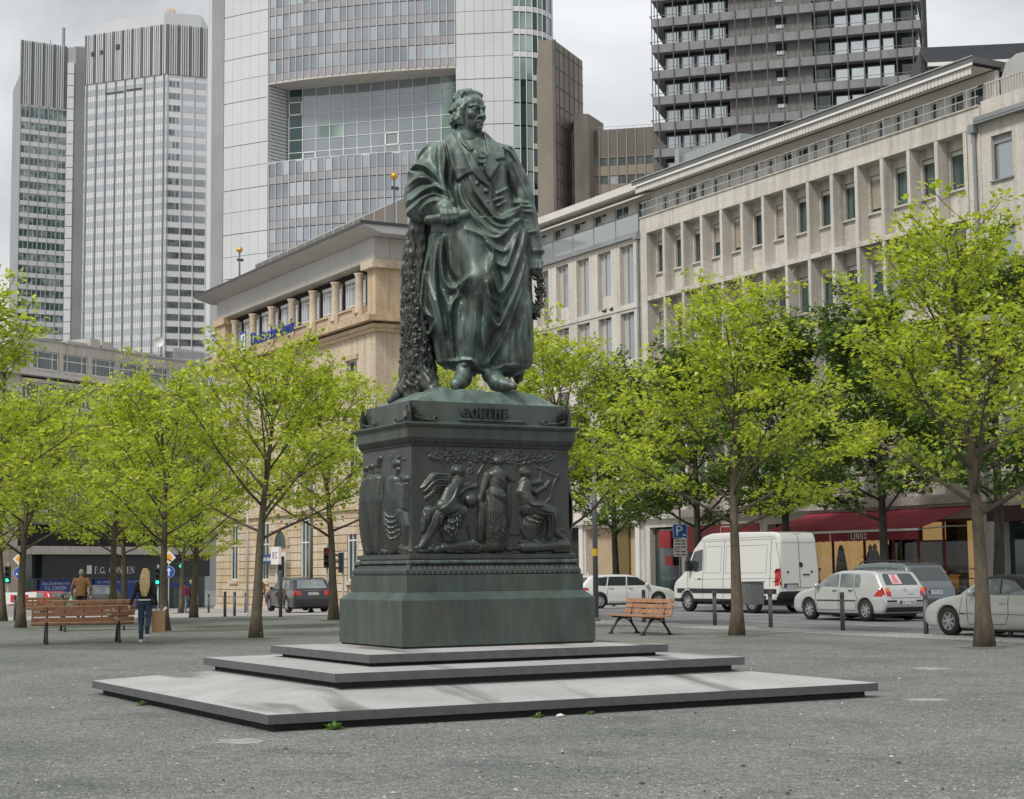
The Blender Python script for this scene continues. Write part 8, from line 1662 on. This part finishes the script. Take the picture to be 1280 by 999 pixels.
def woman():
    t, k = person('woman with long blonde hair, black jacket and jeans walking away with a paper bag', 11.9, 39.3, R(-22), blk, jeans, wshoe, blond, 1.70, .90, (-.02, .0), (-.26, .12), ((-.25, -.06, 1.12), (-.33, -.10, .90)), ((.22, -.05, 1.12), (.26, .06, .90)), 0, 1.0, .0095, hair=True, gap=.085)
    s = Sculpt((-.17, -.22, 1.05), (.17, .16, 1.78), .011); s.ball((0, -.02, 1.655), (.09, .098, .10), .01, 0); s.stack([(1.09, -.06, .05, -.19, -.12), (1.2, -.10, .09, -.205, -.10), (1.4, -.125, .12, -.195, -.06), (1.55, -.11, .11, -.17, .02), (1.66, -.093, .093, -.12, .05)], .02, 0, 2.2)
    x_, y_, z_ = s.ax[0][:, None, None], s.ax[1][None, :, None], s.ax[2][None, None, :]; s.f += (.004 * np.sin(x_ * 150 + 4 * np.sin(z_ * 7)) + .003 * np.sin(x_ * 330 + z_ * 12)).astype(np.float32); cut = -(np.hypot(x_, y_ - .13) - .085) * np.ones_like(z_); s.f = np.maximum(s.f, np.where(z_ < 1.70, cut, -9)).astype(np.float32)
    V, F, _ = s.mesh(k); inst('hair', np_mesh('hair', V, F, blond), t)
    MB().lathe([(.158, .985), (.166, 1.0), (.16, 1.02)], 18).build('shirt_hem', M['white'], t, True, (0, 0, -.01)); hb = Sculpt((.05, -.2, .82), (.32, .1, 1.15), .014); hb.ball((.19, -.05, .97), (.06, .10, .09), .01, 0); V, F, _ = hb.mesh(k); inst('shoulder_bag', np_mesh('shoulder_bag', V, F, blk), t)
    b = thing('paper_bag', 'brown paper carrier bag in the blonde woman\'s right hand', 'bag', (12.22, 39.28, .24), R(-20)); pm = mat('kraft_paper', (.36, .22, .105), .8, (.44, .28, .15), 4); bg = MB(); w, d, hh = .15, .08, .50
    bg.add([(-w, -d, 0), (w, -d, 0), (w, d, 0), (-w, d, 0), (-w, -d, hh), (w, -d, hh), (w, d, hh), (-w, d, hh), (-w, 0, hh * .97), (w, 0, hh * .97), (w + .0 - .03, 0, hh * .4), (-w + .03, 0, hh * .4)], [(3, 2, 1, 0), (0, 1, 5, 4), (2, 3, 7, 6), (1, 10, 9, 5), (1, 2, 10), (10, 2, 6, 9), (3, 11, 8, 7), (3, 0, 11), (11, 0, 4, 8)]); bg.build('sack', pm, b)
    for yy in (-.075, .075): MB().tube([(-.06, yy, hh - .02), (-.05, yy * .6, hh + .12), (.05, yy * .6, hh + .12), (.06, yy, hh - .02)], .006, 5).build('handle', pm, b)
    MB().add([(.10, -.05, hh - .05), (.2, -.06, hh + .06), (.16, .02, hh + .1), (.08, .03, hh + .02)], [(0, 1, 2, 3)]).build('tissue', M['white'], b)
woman()
person('man in a brown jacket walking away behind the benches with a green bag', 16.15, 61.0, R(-28), brown, dark_t, shoe_d, grey_h, 1.80, 1.14, (.05, 0), (-.08, .03), ((-.32, -.02, 1.10), (-.33, .04, .86)), ((.32, -.04, 1.12), (.31, .02, .88)), 0, .84, .014)
gb = Sculpt((-.25, -.2, -.3), (.25, .2, .3), .02); gb.ball((0, 0, -.08), (.17, .11, .15), .03, 0); gb.chain([(0, 0, .05, .06), (0, 0, .2, .02)], .06, 0); V_, F_, _ = gb.mesh()
gbt = thing('carrier_bag', 'green plastic bag hanging from the hand of the man in brown', 'bag', (15.84, 61.16, .62)); inst('sack', np_mesh('sack', V_, F_, mat('green_plastic', (.10, .42, .22), .35, (.16, .52, .30), 9)), gbt)
person('person in a maroon jumper and pale jeans seen from behind', 29.35, 89.8, R(-25), maroon, pale_j, shoe_d, dark_h, 1.68, 1.0, (.12, 0), (-.14, .04), None, None, 0, .92, .018)
person('person in black close beside the one in maroon', 29.95, 90.4, R(70), blk, dark_t, shoe_d, dark_h, 1.80, 1.0, (.08, 0), (-.08, 0), ((-.25, -.03, 1.12), (-.24, .1, .9)), ((.25, .03, 1.14), (.22, .22, 1.05)), 0, .86, .018)
person('stooping person in dark jacket and grey trousers before the bank wall', 45.3, 124.6, R(60), blk, grey_t, shoe_d, grey_h, 1.74, 1.05, (.1, 0), (-.12, 0), ((-.28, .05, 1.08), (-.2, .2, .9)), ((.28, .05, 1.08), (.2, .2, .9)), .42, .86, .022)
person('person in brown half hidden by the tree left of the pedestal', 28.9, 77.2, R(-20), brown, dark_t, shoe_d, dark_h, 1.72, 1.0, (.1, 0), (-.12, .03), None, None, 0, .86, .02)
person('person in navy coat half hidden behind the tree beside the pedestal', 33.75, 80.0, R(-40), M['navy'], pale_j, shoe_d, dark_h, 1.76, 1.05, (.08, 0), (-.1, .03), None, None, 0, .84, .02)
person('person in white shirt and dark suit standing behind the red and white barrier', 24.2, 105.0, R(160), blk, dark_t, shoe_d, grey_h, 1.75, 1.0, (0, 0), (0, 0), None, None, 0, .86, .022)
person('person with dark hair standing behind the grey green estate car', 42.6, 46.6, R(150), blk, dark_t, shoe_d, dark_h, 1.70, 1.0, (0, 0), (0, 0), None, None, 0, .86, .02, dz=.0)
person('person in black standing in the doorway at the right edge', 47.8, 46.0, R(120), blk, dark_t, shoe_d, dark_h, 1.74, 1.0, (0, 0), (0, 0), None, None, 0, .86, .02, dz=.12)
